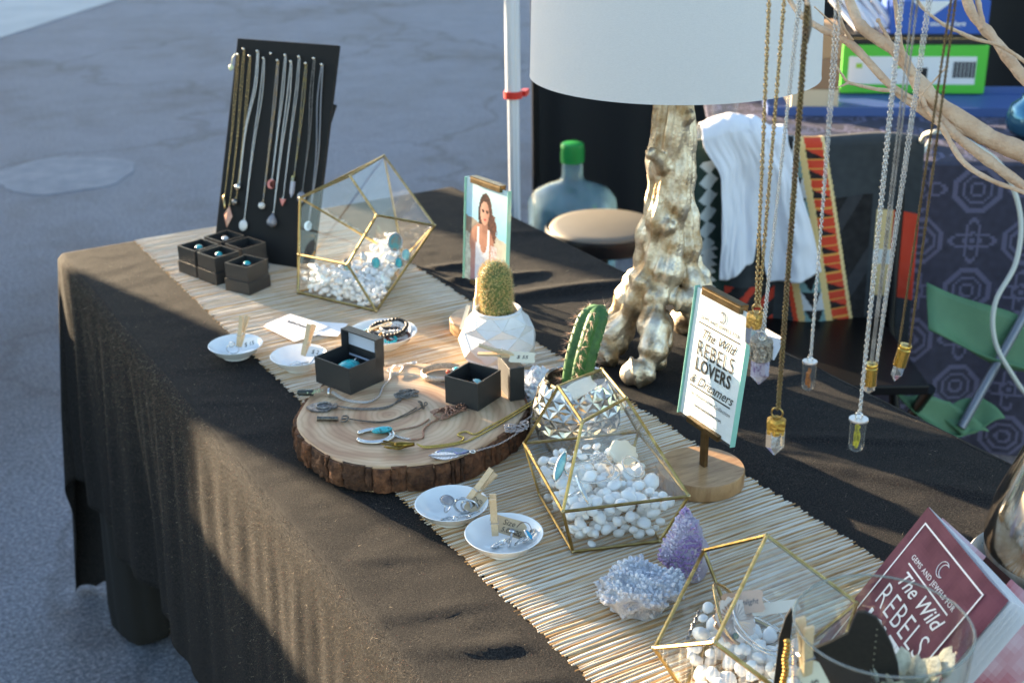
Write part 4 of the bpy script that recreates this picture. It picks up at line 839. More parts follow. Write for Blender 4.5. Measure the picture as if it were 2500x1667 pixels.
def pebbles(label, group, polyf, height, rad, seed, stuff_only=False, maxn=260, fill=3.2):
    """heap pebbles inside polyf(z) up to height(x, y); sphere packing by rejection"""
    rd = random.Random(seed); pts = []
    P0 = polyf(0.0); Pm = polyf(0.05); xs_ = [p[0] for p in P0 + Pm]; ys_ = [p[1] for p in P0 + Pm]
    for it in range(9000):
        x = rd.uniform(min(xs_), max(xs_)); y = rd.uniform(min(ys_), max(ys_)); H = height(x, y)
        if H < rad * 0.8: continue
        r = rd.uniform(rad * 0.62, rad * 1.35); z = rd.uniform(r * 0.6, max(r * 0.61, H - r * 0.4)); poly = polyf(z)
        if not inside(poly, x, y) or dist_edge(poly, x, y) < r * 0.98: continue
        if any((x - q[0]) ** 2 + (y - q[1]) ** 2 + (z - q[2]) ** 2 < ((r + q[3]) * 0.74) ** 2 for q in pts): continue
        pts.append((x, y, z, r))
        if len(pts) >= maxn: break
    mb = MB()
    for (x, y, z, r) in pts:
        me = rd.choice(_peb); rot = (rd.uniform(-.7, .7), rd.uniform(-.7, .7), rd.uniform(0, 6.3))
        if stuff_only:
            R = Euler(rot).to_matrix(); mb.add([Vector((x, y, z + RZ)) + R @ (v.co * r) for v in me.vertices], [tuple(p.vertices) for p in me.polygons])
        else:
            o_ = link('pebble', me, None, (x, y, z + RZ), rot); o_.scale = (r, r, r); tag(o_, label, 'pebble', group)
    if stuff_only: tag(mb.obj('white_pebbles', PEBBLE, smooth=3), label, kind='stuff')
    return pts
# --- terrarium 1, at the back
V1 = dict(G=(0.2735, -0.4279, 0.002), H=(0.3461, -0.5729, 0.002), N=(0.4904, -0.3719, 0.002), F=(0.2875, -0.4082, 0.0578), B=(0.3080, -0.3793, 0.1426), E=(0.3213, -0.5291, 0.0703), D=(0.3880, -0.5005, 0.1316), M=(0.3909, -0.3958, 0.1708), A=(0.4861, -0.3237, 0.1749), Cc=(0.4850, -0.5089, 0.1001))
V1 = {k: (v[0], v[1], v[2] + RZ) for k, v in V1.items()}
terrarium('glass_terrarium', 'pointed brass and glass terrarium at the back, in front of the necklace board', V1,
          [('F', 'E', 'H', 'G'), ('E', 'D', 'Cc', 'H'), ('M', 'A', 'Cc', 'D'), ('B', 'G', 'N'), ('B', 'A', 'N'), ('A', 'Cc', 'N'), ('Cc', 'H', 'N')], ('x', [('B', 'M', 'D', 'E', 'F'), ('G', 'H', 'N')]), rod=0.0021)
def lerp2(a, b_, t_): return (a[0] + (b_[0] - a[0]) * t_, a[1] + (b_[1] - a[1]) * t_)
def poly1(z):
    t_ = min(1, z / 0.06); s_ = min(1, z / 0.1)
    return [lerp2(V1['G'], V1['F'], t_), lerp2(V1['H'], V1['E'], t_ * 0.3), lerp2(V1['H'], V1['Cc'], s_), lerp2(V1['N'], V1['A'], s_ * 0.3)]
pebbles('heap of small white pebbles inside the terrarium at the back', None, poly1, lambda x, y: 0.042 + 0.016 * math.sin(30 * x), 0.0066, 3, stuff_only=True, maxn=520)
r1 = [((0.330, -0.494, 0.057), (0.9, 0.3, 0.4), TEAL, 'dark teal stone ring standing in the back terrarium pebbles'), ((0.354, -0.498, 0.066), (0.6, 0.8, 0.5), MOON, 'tilted silver ring with a pale oval stone in the back terrarium'), ((0.371, -0.519, 0.060), (0.9, 0.2, 0.2), TURQ, 'round green-blue stone ring in the back terrarium'),
      ((0.418, -0.492, 0.078), (0.8, 0.4, 0.1), TEAL, 'large striped turquoise and brown stone ring in the back terrarium'), ((0.424, -0.516, 0.064), (1.0, 0.3, 0.3), AQUA, 'pale aqua stone ring at the right in the back terrarium'), ((0.404, -0.525, 0.056), (0.9, 0.5, 0.4), TURQ, 'oval turquoise ring lying low in the back terrarium')]
for i, (p_, ro, st_, lb_) in enumerate(r1): ring('ring', lb_, p_, (ro[0], ro[1], ro[2] - 0.5), r=0.0095, stone=(st_, 0.0105 if i == 3 else 0.0065, 0.015 if i == 3 else 0.009))
# --- terrarium 2, in the middle
V2 = dict(h=(0.2266, -1.3273, 0.002), i=(0.3175, -1.3580, 0.002), k=(0.3560, -1.2350, 0.002), j=(0.2600, -1.2050, 0.002), f=(0.2176, -1.3212, 0.05), g=(0.3493, -1.3638, 0.05), m=(0.3921, -1.2108, 0.05), e=(0.2632, -1.1655, 0.05),
          d=(0.2615, -1.290, 0.13), c=(0.3345, -1.266, 0.13), a=(0.3560, -1.1865, 0.13), b=(0.2880, -1.2005, 0.13))
V2 = {k: (v[0], v[1], v[2] + RZ) for k, v in V2.items()}
terrarium('glass_terrarium', 'clear brass-edged terrarium in the middle, in front of the silver cactus pot', V2,
          [('f', 'g', 'i', 'h'), ('g', 'm', 'k', 'i'), ('m', 'e', 'j', 'k'), ('e', 'f', 'h', 'j'), ('d', 'c', 'g', 'f'), ('c', 'a', 'm', 'g'), ('a', 'b', 'e', 'm'), ('d', 'c', 'a', 'b')], ('x', [('b', 'd', 'f', 'e'), ('h', 'i', 'k', 'j')]), rod=0.0019)
def poly2(z):
    t_ = min(1, z / 0.05); return [lerp2(V2['h'], V2['f'], t_), lerp2(V2['i'], V2['g'], t_), lerp2(V2['k'], V2['m'], t_), lerp2(V2['j'], V2['e'], t_)]
pebbles('white polished pebble heaped inside the middle glass terrarium', 'pebbles in the middle terrarium', poly2, lambda x, y: 0.047 - 0.25 * max(0, x - 0.35), 0.0078, 8, maxn=210)
ring('ring', 'long pale turquoise marquise ring standing in the middle terrarium', (0.256, -1.243, 0.060), (0.95, 0.75, -0.2), r=0.0088, stone=(AQUA, 0.0055, 0.0175), st='marquise')
def bangle(label, loc, rot, r, wr, m=SILVER, wob=0.0, ext=None):
    mb = MB(); mb.tube([(r * math.cos(a), r * math.sin(a), wob * math.sin(3 * a)) for a in np.linspace(0, 2 * PI, 48, endpoint=False)], wr, 7, closed=True)
    return tag(mb.obj('bangle', m, loc=loc, rot=rot, smooth=3), label, 'bangle')
bangle('thin silver bangle lying on the pebbles of the middle terrarium', (0.289, -1.262, 0.0585), (0.12, 0.0, 0.2), 0.028, 0.0009)
bangle('second silver bangle crossing the first in the middle terrarium', (0.291, -1.268, 0.0550), (-0.05, 0.08, 0.9), 0.029, 0.0010)
cl_ = thing('wire_crystal_ring', 'silver wire cluster with crystal chips on the bangles', 'ring', (0.309, -1.252, 0.0565), 0.3); cbm = MB()
for i in range(18): a = random.uniform(0, 6.28); q = random.uniform(0.002, 0.010); cbm.ball((q * math.cos(a), q * math.sin(a), random.uniform(0.001, 0.008)), random.uniform(0.0012, 0.0022), 5, 4)
tag(cbm.obj('crystal_chips', mat('pink_chip', L(206, 186, 182), 0.15, coat=0.5), cl_), kind='stuff'); wmb = MB(); wmb.tube(smoothpath([(0.010 * math.cos(a * 2.4), 0.008 * math.sin(a * 3.1), 0.004 + 0.004 * math.sin(a * 5)) for a in range(22)], 5), 0.0004, 5); wmb.obj('wire', SILVER, cl_, smooth=3)
ring('ring', 'silver bar ring with a row of tiny blue stones in the middle terrarium', (0.244, -1.303, 0.0585), (0.9, 0.4, 0.5), r=0.009, wire=0.0011, stone=(mat('blue_dots', L(190, 190, 188), 0.3, 0.8, col2=L(40, 130, 190), scale=500, ramp=(0.6, 0.66)), 0.003, 0.015), st='marquise')
bangle('small silver hoop leaning in the pebbles at the right of the middle terrarium', (0.334, -1.282, 0.0565), (0.6, 0.2, 0.1), 0.013, 0.0012)
sh = MB(); sh.prism([(0.02 * math.cos(a) * (1 + 0.1 * math.sin(9 * a)), 0.016 * math.sin(a) * (1 + 0.1 * math.cos(7 * a))) for a in np.linspace(0, 2 * PI, 30, endpoint=False)], -0.002, 0.002); tag(sh.obj('shell_card', mat('cream_shell', L(232, 222, 200), 0.6), loc=(0.340, -1.255, 0.060), rot=(0.7, 0.2, 0.2), bevel=0.0008), 'scalloped cream card propped at the right in the middle terrarium', 'card')
# --- terrarium 3, front
V3 = dict(p=(0.3099, -1.5318, 0.10), s=(0.1638, -1.6394, 0.10), q=(0.2957, -1.4588, 0.05), r=(0.1593, -1.5643, 0.05), t=(0.3590, -1.6050, 0.05), u=(0.2150, -1.7105, 0.05),
          q0=(0.300, -1.490, 0.002), r0=(0.185, -1.575, 0.002), t0=(0.325, -1.580, 0.002), u0=(0.215, -1.665, 0.002))
V3 = {k: (v[0], v[1], v[2] + RZ) for k, v in V3.items()}
terrarium('glass_terrarium', 'roof-shaped brass and glass terrarium at the front, full of bangles', V3,
          [('p', 't', 'u', 's'), ('q', 'r', 'r0', 'q0'), ('t', 'u', 'u0', 't0'), ('p', 't', 't0', 'q0', 'q'), ('s', 'r', 'r0', 'u0', 'u')], ('x', [('p', 'q', 'r', 's'), ('q0', 'r0', 'u0', 't0')]), rod=0.0020)
def poly3(z):
    t_ = min(1, z / 0.05); return [lerp2(V3['q0'], V3['q'], t_), lerp2(V3['r0'], V3['r'], t_), lerp2(V3['u0'], V3['u'], t_), lerp2(V3['t0'], V3['t'], t_)]
pebbles('white polished pebble inside the front roof-shaped terrarium', 'pebbles in the front terrarium', poly3, lambda x, y: 0.024 + 0.014 * math.sin(40 * (x - 0.2)) , 0.0085, 12, maxn=90)
bangle('twisted gold bangle leaning in the front terrarium', (0.247, -1.560, 0.055), (0.9, 0.5, 0.5), 0.030, 0.0017, GOLD, wob=0.0015)
bangle('thin silver bangle in the front terrarium', (0.263, -1.585, 0.056), (0.5, 0.3, 0.1), 0.031, 0.0010)
bangle('fine silver bangle beneath the others in the front terrarium', (0.258, -1.593, 0.048), (0.35, 0.25, 0.6), 0.030, 0.0009)
dc = MB(); prof = [(0.021 * math.cos(a) * (1 + 0.06 * math.cos(16 * a)), 0.021 * math.sin(a) * (1 + 0.06 * math.cos(16 * a))) for a in np.linspace(0, 2 * PI, 96, endpoint=False)]; dc.prism(prof, -0.0008, 0.0008)
for k in range(24): a = 2 * PI * k / 24; dc.tube([(0.004 * math.cos(a), 0.004 * math.sin(a), 0.0011), (0.016 * math.cos(a), 0.016 * math.sin(a), 0.0011)], 0.0005, 5)
tag(dc.obj('concho_disc', mat('rose_silver', L(200, 178, 160), 0.35, 1.0), loc=(0.241, -1.573, 0.058), rot=(0.9, -0.25, 0.2)), 'scalloped engraved metal disc leaning in the front terrarium', 'ornament')
bc = MB(); chain_mesh(bc, smoothpath([(0.196, -1.563, 0.048), (0.206, -1.556, 0.052), (0.217, -1.549, 0.056), (0.226, -1.541, 0.056)], 6), 0.006, 0.0042, 0.001); tag(bc.obj('link_bracelet', DKSILVER, smooth=2), 'dark silver link bracelet at the left in the front terrarium', 'bracelet')
ring('ring', 'plain silver ring behind the link bracelet in the front terrarium', (0.213, -1.575, 0.048), (1.0, 0.3, 0.6), r=0.009, wire=0.0013)
MBp = MB(); MBp.ball((0, 0, 0), 0.0032, 8, 6); tag(MBp.obj('green_bead', mat('green_glass_bead', L(84, 108, 72), 0.2, coat=0.5), loc=(0.234, -1.584, 0.051), smooth=3), 'small green bead on the gold bangle in the front terrarium', 'bead')
paper_tag('brown hand-lettered card tag leaning on the engraved disc in the front terrarium', frame((0.256, -1.566, 0.068), (0.55, -0.65, 0.3), (-0.5, -0.6, 0.6)), 0.040, 0.020, mat('rose_kraft', L(196, 164, 140), 0.7), [('Moonlight', 0.007, 0, 0)])
paper_tag('pale card tag lying across the bangles in the front terrarium', frame((0.278, -1.585, 0.066), (0.86, -0.45, 0.1), (-0.1, -0.4, 0.9)), 0.044, 0.012, mat('pale_card', L(226, 214, 194), 0.7))
ring('ring', 'ring with blue flower stones low in the front terrarium', (0.246, -1.628, 0.046), (0.3, 0.2, 0.5), r=0.009, stone=(BLUEST, 0.006, 0.006))

# ---------------------------------------------------------------- necklace board
BLp = Vector((0.2182, -0.1648, RZ)); bd_ = Vector((0.5747, -0.8184, 0)); bn_ = Vector((-0.8184, -0.5747, 0)); tl = math.radians(20); bu = Vector((0, 0, 1)) * math.cos(tl) - bn_ * math.sin(tl); bno = bd_.cross(bu)
Mb = Matrix(((bd_.x, bu.x, bno.x, BLp.x), (bd_.y, bu.y, bno.y, BLp.y), (bd_.z, bu.z, bno.z, BLp.z), (0, 0, 0, 1)))
nb_ = thing('necklace_board', 'tall black tilted board hung with rows of necklaces', 'display board'); nb_.matrix_world = Mb
blackv = mat('black_velvet_board', L(20, 20, 20), 0.85, sheen=0.05)
MB().box((0.1025, 0.190, -0.004), (0.205, 0.380, 0.008)).obj('panel', blackv, nb_, bevel=0.001)
MB().box((0, 0, 0), (0.09, 0.30, 0.005)).obj('easel_leg', blackv, nb_, loc=(0.1025, 0.150, -0.058), rot=(math.radians(-20), 0, 0))
PEGS = [(0.010, .351), (0.021, .361), (0.035, .350), (0.050, .359), (0.064, .348), (0.078, .357), (0.093, .346), (0.107, .356), (0.120, .346), (0.135, .355), (0.150, .345), (0.165, .354), (0.182, .345)]
pegm = mat('nickel_peg', L(226, 222, 210), 0.2, 1.0)
for (x, y) in PEGS:
    pg = MB(); pg.tube([(x, y, 0), (x, y, 0.007)], 0.0013, 8); pg.ball((x, y, 0.008), 0.0026, 10, 8); pg.obj('peg', pegm, nb_, smooth=1.0)
ROSE = mat('rose_quartz', L(214, 166, 142), 0.25, col2=L(196, 140, 118), scale=90, coat=0.3)
CORAL = mat('pink_coral', L(214, 128, 116), 0.3)
def bneck(label, px, py, bx, by, m, kind, pm, ll=0.0030, two=0.0022):
    o = thing('necklace', label, 'necklace', group='necklaces on the black board'); o.matrix_world = Mb
    ch = MB()
    chain_mesh(ch, smoothpath([(px - 0.0012, py, 0.006), (px - 0.001 - two * .5, py - 0.06, 0.0026), (bx - two * .3, (py + by) / 2 - 0.02, 0.0022), (bx, by, 0.0022)], 8), ll, ll * 0.78, ll * 0.19)
    chain_mesh(ch, smoothpath([(px + 0.0012, py, 0.006), (px + 0.001 + two * .5, py - 0.06, 0.0026), (bx + two * .6, (py + by) / 2 - 0.02, 0.0022), (bx, by, 0.0022)], 8), ll, ll * 0.78, ll * 0.19)
    tag(ch.obj('chain', m, o, smooth=2), kind='stuff'); p_ = MB()
    MB().tube([(bx + 0.0016 * math.cos(a), by - 0.001 + 0.002 * math.sin(a), 0.0025) for a in np.linspace(0, 2 * PI, 12, endpoint=False)], 0.0006, 5, closed=True).obj('bail', m, o, smooth=2)
    if kind == 'diamond': p_.add([(bx, by - 0.002, 0.003), (bx + 0.0095, by - 0.020, 0.003), (bx, by - 0.041, 0.003), (bx - 0.0095, by - 0.020, 0.003), (bx, by - 0.020, 0.008), (bx, by - 0.020, 0.001)], [(0, 3, 4), (3, 2, 4), (2, 1, 4), (1, 0, 4), (3, 0, 5), (2, 3, 5), (1, 2, 5), (0, 1, 5)])
    elif kind == 'round': p_.ball((bx, by - 0.012, 0.004), 0.0088, 18, 10, sc=(1, 1.1, 0.4))
    elif kind == 'drop': p_.tube([(bx, by - 0.002 - 0.025 * s_, 0.004) for s_ in np.linspace(0, 1, 10)], [0.0006 + 0.0088 * math.sin(PI * 0.5 * s_ / 0.7) if s_ < 0.7 else 0.0094 * math.cos(PI * 0.5 * (s_ - 0.7) / 0.32) for s_ in np.linspace(0, 1, 10)], 14)
    elif kind == 'crescent': p_.prism([(bx + 0.008 * math.cos(a), by - 0.009 + 0.008 * math.sin(a)) for a in np.linspace(0.7, 2 * PI - 0.7, 20)] + [(bx + 0.0035 + 0.0062 * math.cos(a), by - 0.009 + 0.0062 * math.sin(a)) for a in np.linspace(2 * PI - 1.0, 1.0, 16)], 0.0015, 0.0035)
    elif kind == 'triangle': p_.prism([(bx - 0.006, by - 0.002), (bx, by - 0.014), (bx + 0.006, by - 0.002)], 0.0015, 0.0035)
    elif kind == 'bar': p_.tube([(bx - 0.001, by - 0.001, 0.003), (bx, by - 0.004, 0.0035), (bx + 0.004, by - 0.020, 0.0035), (bx + 0.005, by - 0.023, 0.003)], [0.0012, 0.0026, 0.0026, 0.001], 8)
    elif kind == 'point':
        MB().tube([(bx, by - 0.001, 0.004), (bx, by - 0.010, 0.004)], 0.0048, 6).obj('cap', m, o, smooth=0.5); p_.tube([(bx, by - 0.009, 0.004), (bx, by - 0.030, 0.004), (bx, by - 0.038, 0.004)], [0.0045, 0.0042, 0.0005], 6)
    elif kind == 'ball': p_.ball((bx, by - 0.008, 0.005), 0.0062, 12, 8)
    p_.obj('pendant', pm, o, smooth=0.6)
    return o
GR = mat('smoky_crystal', L(176, 176, 190), 0.12, coat=0.5)
bneck('fine gold necklace with a narrow gold bar on the board', 0.010, .351, 0.012, 0.107, GOLD, 'bar', GOLD, 0.0024)
bneck('gold necklace with a peach diamond-shaped stone on the board', 0.021, .361, 0.0245, 0.092, GOLD, 'diamond', ROSE, 0.0024)
bneck('gold necklace with a small clawed ball on the board', 0.035, .350, 0.037, 0.105, GOLD, 'ball', DKSILVER, 0.0026)
bneck('silver necklace with a round moonstone on the board', 0.064, .348, 0.059, 0.071, SILVER, 'round', MOON, 0.0030, 0.003)
bneck('thick silver necklace ending in a small claw on the board', 0.050, .359, 0.040, 0.132, SILVER, 'ball', SILVER, 0.0038)
bneck('gold and crystal necklace with a tiny teardrop on the board', 0.093, .346, 0.093, 0.105, mat('gold_crystal_chain', L(196, 166, 120), 0.25, 1.0, col2=L(150, 150, 156), scale=120), 'ball', MOON, 0.0042)
bneck('silver necklace with a pink coral crescent on the board', 0.107, .356, 0.106, 0.145, SILVER, 'crescent', CORAL, 0.0030)
bneck('silver necklace with a large grey teardrop on the board', 0.120, .346, 0.117, 0.089, SILVER, 'drop', GREYST, 0.0034, 0.0034)
bneck('silver snake chain with a small pink triangle on the board', 0.135, .355, 0.133, 0.115, SILVER, 'triangle', CORAL, 0.0024)
bneck('gold necklace with a capped crystal point on the board', 0.150, .345, 0.150, 0.155, mat('gold_bead_chain', L(180, 158, 96), 0.25, 1.0, col2=L(120, 124, 130), scale=140), 'point', GR, 0.0040, 0.003)
bneck('fine grey necklace with an oval grey stone on the board', 0.165, .354, 0.170, 0.132, DKSILVER, 'round', GREYST, 0.0026, 0.003)
bneck('dark beaded necklace with a silver crescent at the right of the board', 0.182, .345, 0.190, 0.082, mat('gunmetal_beads', L(150, 152, 158), 0.3, 1.0), 'crescent', SILVER, 0.0044, 0.005)
er = MB(); er.tube([(0.004, 0.352, 0.007), (0.000, 0.345, 0.008), (-0.002, 0.335, 0.006)], 0.0006, 5); er.ball((-0.002, 0.328, 0.006), 0.0048, 10, 8, sc=(1, 1.25, 0.7)); e_ = tag(er.obj('earring', mat('pale_green_drop', L(206, 212, 170), 0.2, coat=0.5), smooth=1.5), 'pale green drop hanging at the top left corner of the board', 'earring'); e_.matrix_world = Mb

# ---------------------------------------------------------------- business cards
cardm = WHITEPAPER
for i, (x, y, rz, lb_, tx) in enumerate(((0.224, -0.568, -1.02, 'lowest white business card of the fanned stack', None), (0.238, -0.590, -0.72, 'middle white business card sticking out to the right', None), (0.2065, -0.577, -1.36, 'white business card sticking out to the left under the top card', None), (0.2175, -0.566, -1.18, 'top white business card printed with a dark script name', 'Nikdreamer'))):
    o = thing('business_card', lb_, 'card', (x, y, RZ + 0.0012 + 0.0007 * i), rz, 'fanned business cards'); MB().box((0, 0, 0), (0.085, 0.052, 0.0005)).obj('card', cardm, o)
    if tx: text_mesh('lettering', tx, 0.0125, INK, o, (0.004, 0.002, 0.0005), shear=0.35, bold=0.0001); text_mesh('lettering', 'gems and jewels', 0.004, mat('grey_ink', L(120, 124, 134), 0.6), o, (0.004, -0.010, 0.0005))

# ---------------------------------------------------------------- sign holder and photo holder
def holder(label, x, y, zbase, rz, lean, name='sign_holder'):
    o = thing(name, label, 'sign', (x, y, zbase), rz)
    bs = MB(); bs.lathe([(0.0, 0), (0.0495, 0), (0.0510, 0.0015), (0.0510, 0.0185), (0.0500, 0.0200), (0.0, 0.0200)], 48)
    bs.obj('wooden_base', mat('acacia', L(184, 146, 102), 0.45, col2=L(150, 112, 74), scale=26, stretch=(1, 7, 1), coat=0.15), o, smooth=0.6)
    MB().box((0.004, 0, 0.043), (0.005, 0.0095, 0.046)).obj('post', OLDBRASS, o)
    MB().box((0.004, 0, 0.0685), (0.0105, 0.062, 0.007)).obj('lower_clip', OLDBRASS, o, bevel=0.0006)
    pl = bpy.data.objects.new('glass_plate', None); C.objects.link(pl); pl.parent = o; pl.location = (0.004, 0, 0.067); pl.rotation_euler = (0, lean, 0)
    gl = thin_glass('edge_glass', (0.985, 0.995, 0.993, 1))
    for dx in (-0.0022, 0.0026): MB().box((dx, 0, 0.0785), (0.0022, 0.104, 0.157)).obj('glass_sheet', gl, pl)
    for sy in (-0.0521, 0.0521): MB().box((0.0002, sy, 0.0785), (0.0070, 0.0006, 0.157)).obj('glass_edge', mat('sea_green_edge', L(150, 206, 190), 0.15, coat=0.5), pl)
    MB().box((0.0002, 0, 0.1555), (0.0112, 0.072, 0.008)).obj('upper_clip', OLDBRASS, pl, bevel=0.0008)
    MB().box((0.0002, 0, 0.1605), (0.0112, 0.072, 0.0025)).obj('clip_back', OLDBRASS, pl)
    return o, pl
FM = Matrix(((0, 0, -1), (-1, 0, 0), (0, 1, 0))).to_euler()     # sheet facing -x, reading towards -y
sg, pl = holder('glass sign with black lettering on a round wooden base, nearest the hanging necklaces', 0.4375, -1.2725, RZ, -0.05, 0.115)
MB().box((0.0002, 0, 0.0785), (0.0012, 0.101, 0.154)).obj('sign_card', mat('sign_white', L(232, 236, 240), 0.5), pl)
BK = mat('sign_black', L(26, 26, 28), 0.5)
XF = -0.0012
for (s_, sz, zz, kw) in (('GEMS AND JEWELS FOR', 0.0062, 0.1245, dict(space=1.15)), ('The Wild', 0.0165, 0.1065, dict(shear=0.45, bold=0.00012)), ('REBELS', 0.0260, 0.0880, dict(space=1.12, sx=0.80, bold=0.0)), ('LOVERS', 0.0215, 0.0685, dict(bold=0.0005, sx=0.86, space=1.08)), ('& Dreamers', 0.0165, 0.0500, dict(shear=0.45)), ('The Nikdreamer Collection', 0.0072, 0.0330, dict(shear=0.4, bold=-0.0001)), ('WWW.NIKDREAMER.COM', 0.0045, 0.0200, {})):
    text_mesh('lettering', s_, sz, BK, pl, (XF, 0, zz), FM, **kw)
for zz in (0.1180, 0.0415): MB().box((XF, 0, zz), (0.0004, 0.078, 0.0016)).obj('rule', BK, pl)
mo = MB(); mo.tube([(XF, -0.003 + 0.0065 * math.cos(a), 0.136 + 0.0065 * math.sin(a)) for a in np.linspace(0.9, 2 * PI - 0.9, 18)] + [(XF, -0.0005 + 0.0052 * math.cos(a), 0.136 + 0.0052 * math.sin(a)) for a in np.linspace(2 * PI - 1.15, 1.15, 14)], 0.00035, 5, closed=True); mo.obj('moon_mark', BK, pl, smooth=3)
ph_, pl2 = holder('glass photo holder with a picture of a woman in white, behind the round cactus', 0.4535, -0.7250, RZ, 0.13, 0.06, 'photo_holder')
def photo_col(u, v):
    def mixc(a, b_, t_): t_ = max(0, min(1, t_)); return tuple(a[i] + (b_[i] - a[i]) * t_ for i in range(3))
    S_ = lambda *c: L(*c)[:3]; nzv = noise.noise(Vector((u * 9, v * 14, 2))); nf = noise.noise(Vector((u * 40, v * 50, 7)))
    col = mixc(S_(150, 206, 236), S_(206, 230, 240), (v - 0.55) / 0.4 + 0.15 * nzv)
    hor = 0.60 - 0.16 * u + 0.02 * nzv
    if v < hor + 0.05: col = mixc(S_(138, 118, 106), S_(196, 190, 176), (u - 0.1) * 1.2 + 0.5 * nzv)
    if v < hor - 0.12: col = mixc(S_(204, 210, 200), S_(160, 160, 150), 0.5 + nf + nzv)
    if u > 0.72 and 0.25 < v < 0.30: col = S_(120, 100, 130)
    e = lambda cx, cy, rx, ry: ((u - cx) / rx) ** 2 + ((v - cy) / ry) ** 2
    skin = mixc(S_(196, 140, 116), S_(150, 100, 84), 0.5 + (u - 0.45) * 1.5 + nzv * .5)
    # hair behind
    if e(0.47, 0.70, 0.17, 0.21) < 1 or (0.50 < u < 0.80 and e(0.60, 0.58, 0.15, 0.17) < 1 + 0.5 * nf): col = mixc(S_(58, 36, 34), S_(112, 66, 54), (u - 0.4) * 2 + nf)
    # shoulders, arms
    if e(0.40, 0.40, 0.30, 0.20) < 1 and v < 0.60: col = skin
    if 0.13 < u < 0.30 and v < 0.42: col = mixc(S_(150, 116, 130), skin, (v) * 2)
    if 0.62 < u < 0.76 and v < 0.42: col = mixc(S_(206, 200, 206), skin, nf + 0.3)
    # neck, face
    if 0.40 < u < 0.54 and 0.52 < v < 0.66: col = mixc(skin, S_(120, 80, 70), 0.3)
    if e(0.455, 0.715, 0.105, 0.115) < 1: col = mixc(S_(222, 168, 146), S_(160, 104, 88), (u - 0.40) * 4)
    for ex in (0.41, 0.51):
        if e(ex, 0.735, 0.032, 0.014) < 1: col = S_(48, 32, 34)
    if e(0.46, 0.655, 0.034, 0.012) < 1: col = S_(190, 84, 84)
    # white top
    x_ = u - 0.42
    if v < 0.40 and abs(x_) < 0.17 and not (e(0.44, 0.42, 0.085, 0.10) < 1): col = mixc(S_(226, 226, 236), S_(196, 184, 190), (u - 0.35) * 2 + nf)
    if 0.36 < v < 0.56 and (abs(u - 0.31 - 0.02 * (0.5 - v)) < 0.028 or abs(u - 0.56) < 0.03): col = S_(228, 226, 232)
    if v < 0.18 and abs(u - 0.40) < 0.15: col = S_(200, 206, 226)
    return (*col, 1)
pm_ = col_grid('photo_print', 0.101, 0.154, 60, 92, photo_col, PRINT)
link('photo_print', pm_, pl2, (XF + 0.0006, 0, 0.0785), FM); MB().box((0.0006, 0, 0.0785), (0.0006, 0.101, 0.154)).obj('backing_card', WHITEPAPER, pl2)

# ---------------------------------------------------------------- white faceted pot with round cactus
pt = thing('potted_cactus', 'golden-spined upright cactus in a white faceted pot', 'plant', (0.399, -0.866, RZ), 0.3)
potm = mat('white_ceramic', L(232, 232, 234), 0.35, col2=L(214, 210, 206), scale=14)
n6 = 7; rows = []
for (r, z, off, n) in ((0.026, 0.0, 0, n6), (0.0475, 0.017, 0.5, n6), (0.0500, 0.026, 0.0, n6), (0.0560, 0.0455, 0.5, n6), (0.0500, 0.063, 0.0, n6), (0.0450, 0.074, 0.5, n6), (0.0315, 0.0895, 0.0, n6)):
    rows.append([(r * math.cos(2 * PI * (k + off) / n), r * math.sin(2 * PI * (k + off) / n), z) for k in range(n)])
fp = MB(); vs = [p for r_ in rows for p in r_]; fs = []
def band(i, j, up):   # row i aligned 0, row j shifted
    a, b_ = i * n6, j * n6
    for k in range(n6):
        k2 = (k + 1) % n6
        if up: fs.extend([(a + k, a + k2, b_ + k), (b_ + k, a + k2, b_ + k2)])
        else: fs.extend([(a + k, a + k2, b_ + k2), (a + k, b_ + k2, b_ + k)])
for i in range(6): band(i, i + 1, i % 2 == 0)
fs.append(tuple(range(n6))[::-1]); fp.add(vs, fs)
rim = MB(); rim.lathe([(0.0325, 0.0865), (0.0335, 0.0900), (0.0315, 0.0915), (0.0285, 0.0905), (0.0275, 0.070), (0.0, 0.070)], 36)
fo = fp.obj('pot', potm, pt); rim.obj('pot_rim', potm, pt, smooth=0.9)
sl_ = MB(); sl_.edges = set()
for f in fp.f[:-1]:
    for i in range(3):
        e_ = tuple(sorted((f[i], f[(i + 1) % 3])))
        sl_.edges.add(e_)
for a_, b_ in sorted(sl_.edges): sl_.tube([Vector(fp.v[a_]) * 1.001, Vector(fp.v[b_]) * 1.001], 0.00028, 4)
sl_.obj('raised_seams', mat('worn_seam', L(226, 224, 220), 0.4, col2=L(190, 182, 168), scale=120), pt)
so_ = MB(); so_.lathe([(0.0285, 0.078), (0.02, 0.0815), (0.008, 0.083), (0, 0.083)], 24); so_.obj('soil', mat('soil', L(70, 44, 30), 0.95, col2=L(34, 22, 16), scale=260, bump=2, bscale=300), pt, smooth=1)
cz, cl, crr = 0.076, 0.083, 0.0212
axis = [Vector((0.0 + 0.0, -0.0, cz)), Vector((-0.004, 0.001, cz + cl))]
def cactus_r(s_): return crr * (0.86 + 0.14 * math.sin(PI * min(1, s_ / 0.75) * 0.5 + 0.4)) * (1.0 if s_ < 0.72 else math.sqrt(max(0.0, 1 - ((s_ - 0.72) / 0.28) ** 2)))
cbm = MB(); ss_ = np.linspace(0, 1, 34); cbm.tube([axis[0].lerp(axis[1], s_) for s_ in ss_], [max(0.0006, cactus_r(s_)) * (1 + 0.02 * math.sin(40 * s_)) for s_ in ss_], 26)
cbm.obj('stem', mat('olive_cactus', L(112, 120, 62), 0.6, col2=L(84, 100, 52), scale=90, bump=1, bscale=220), pt, smooth=3)
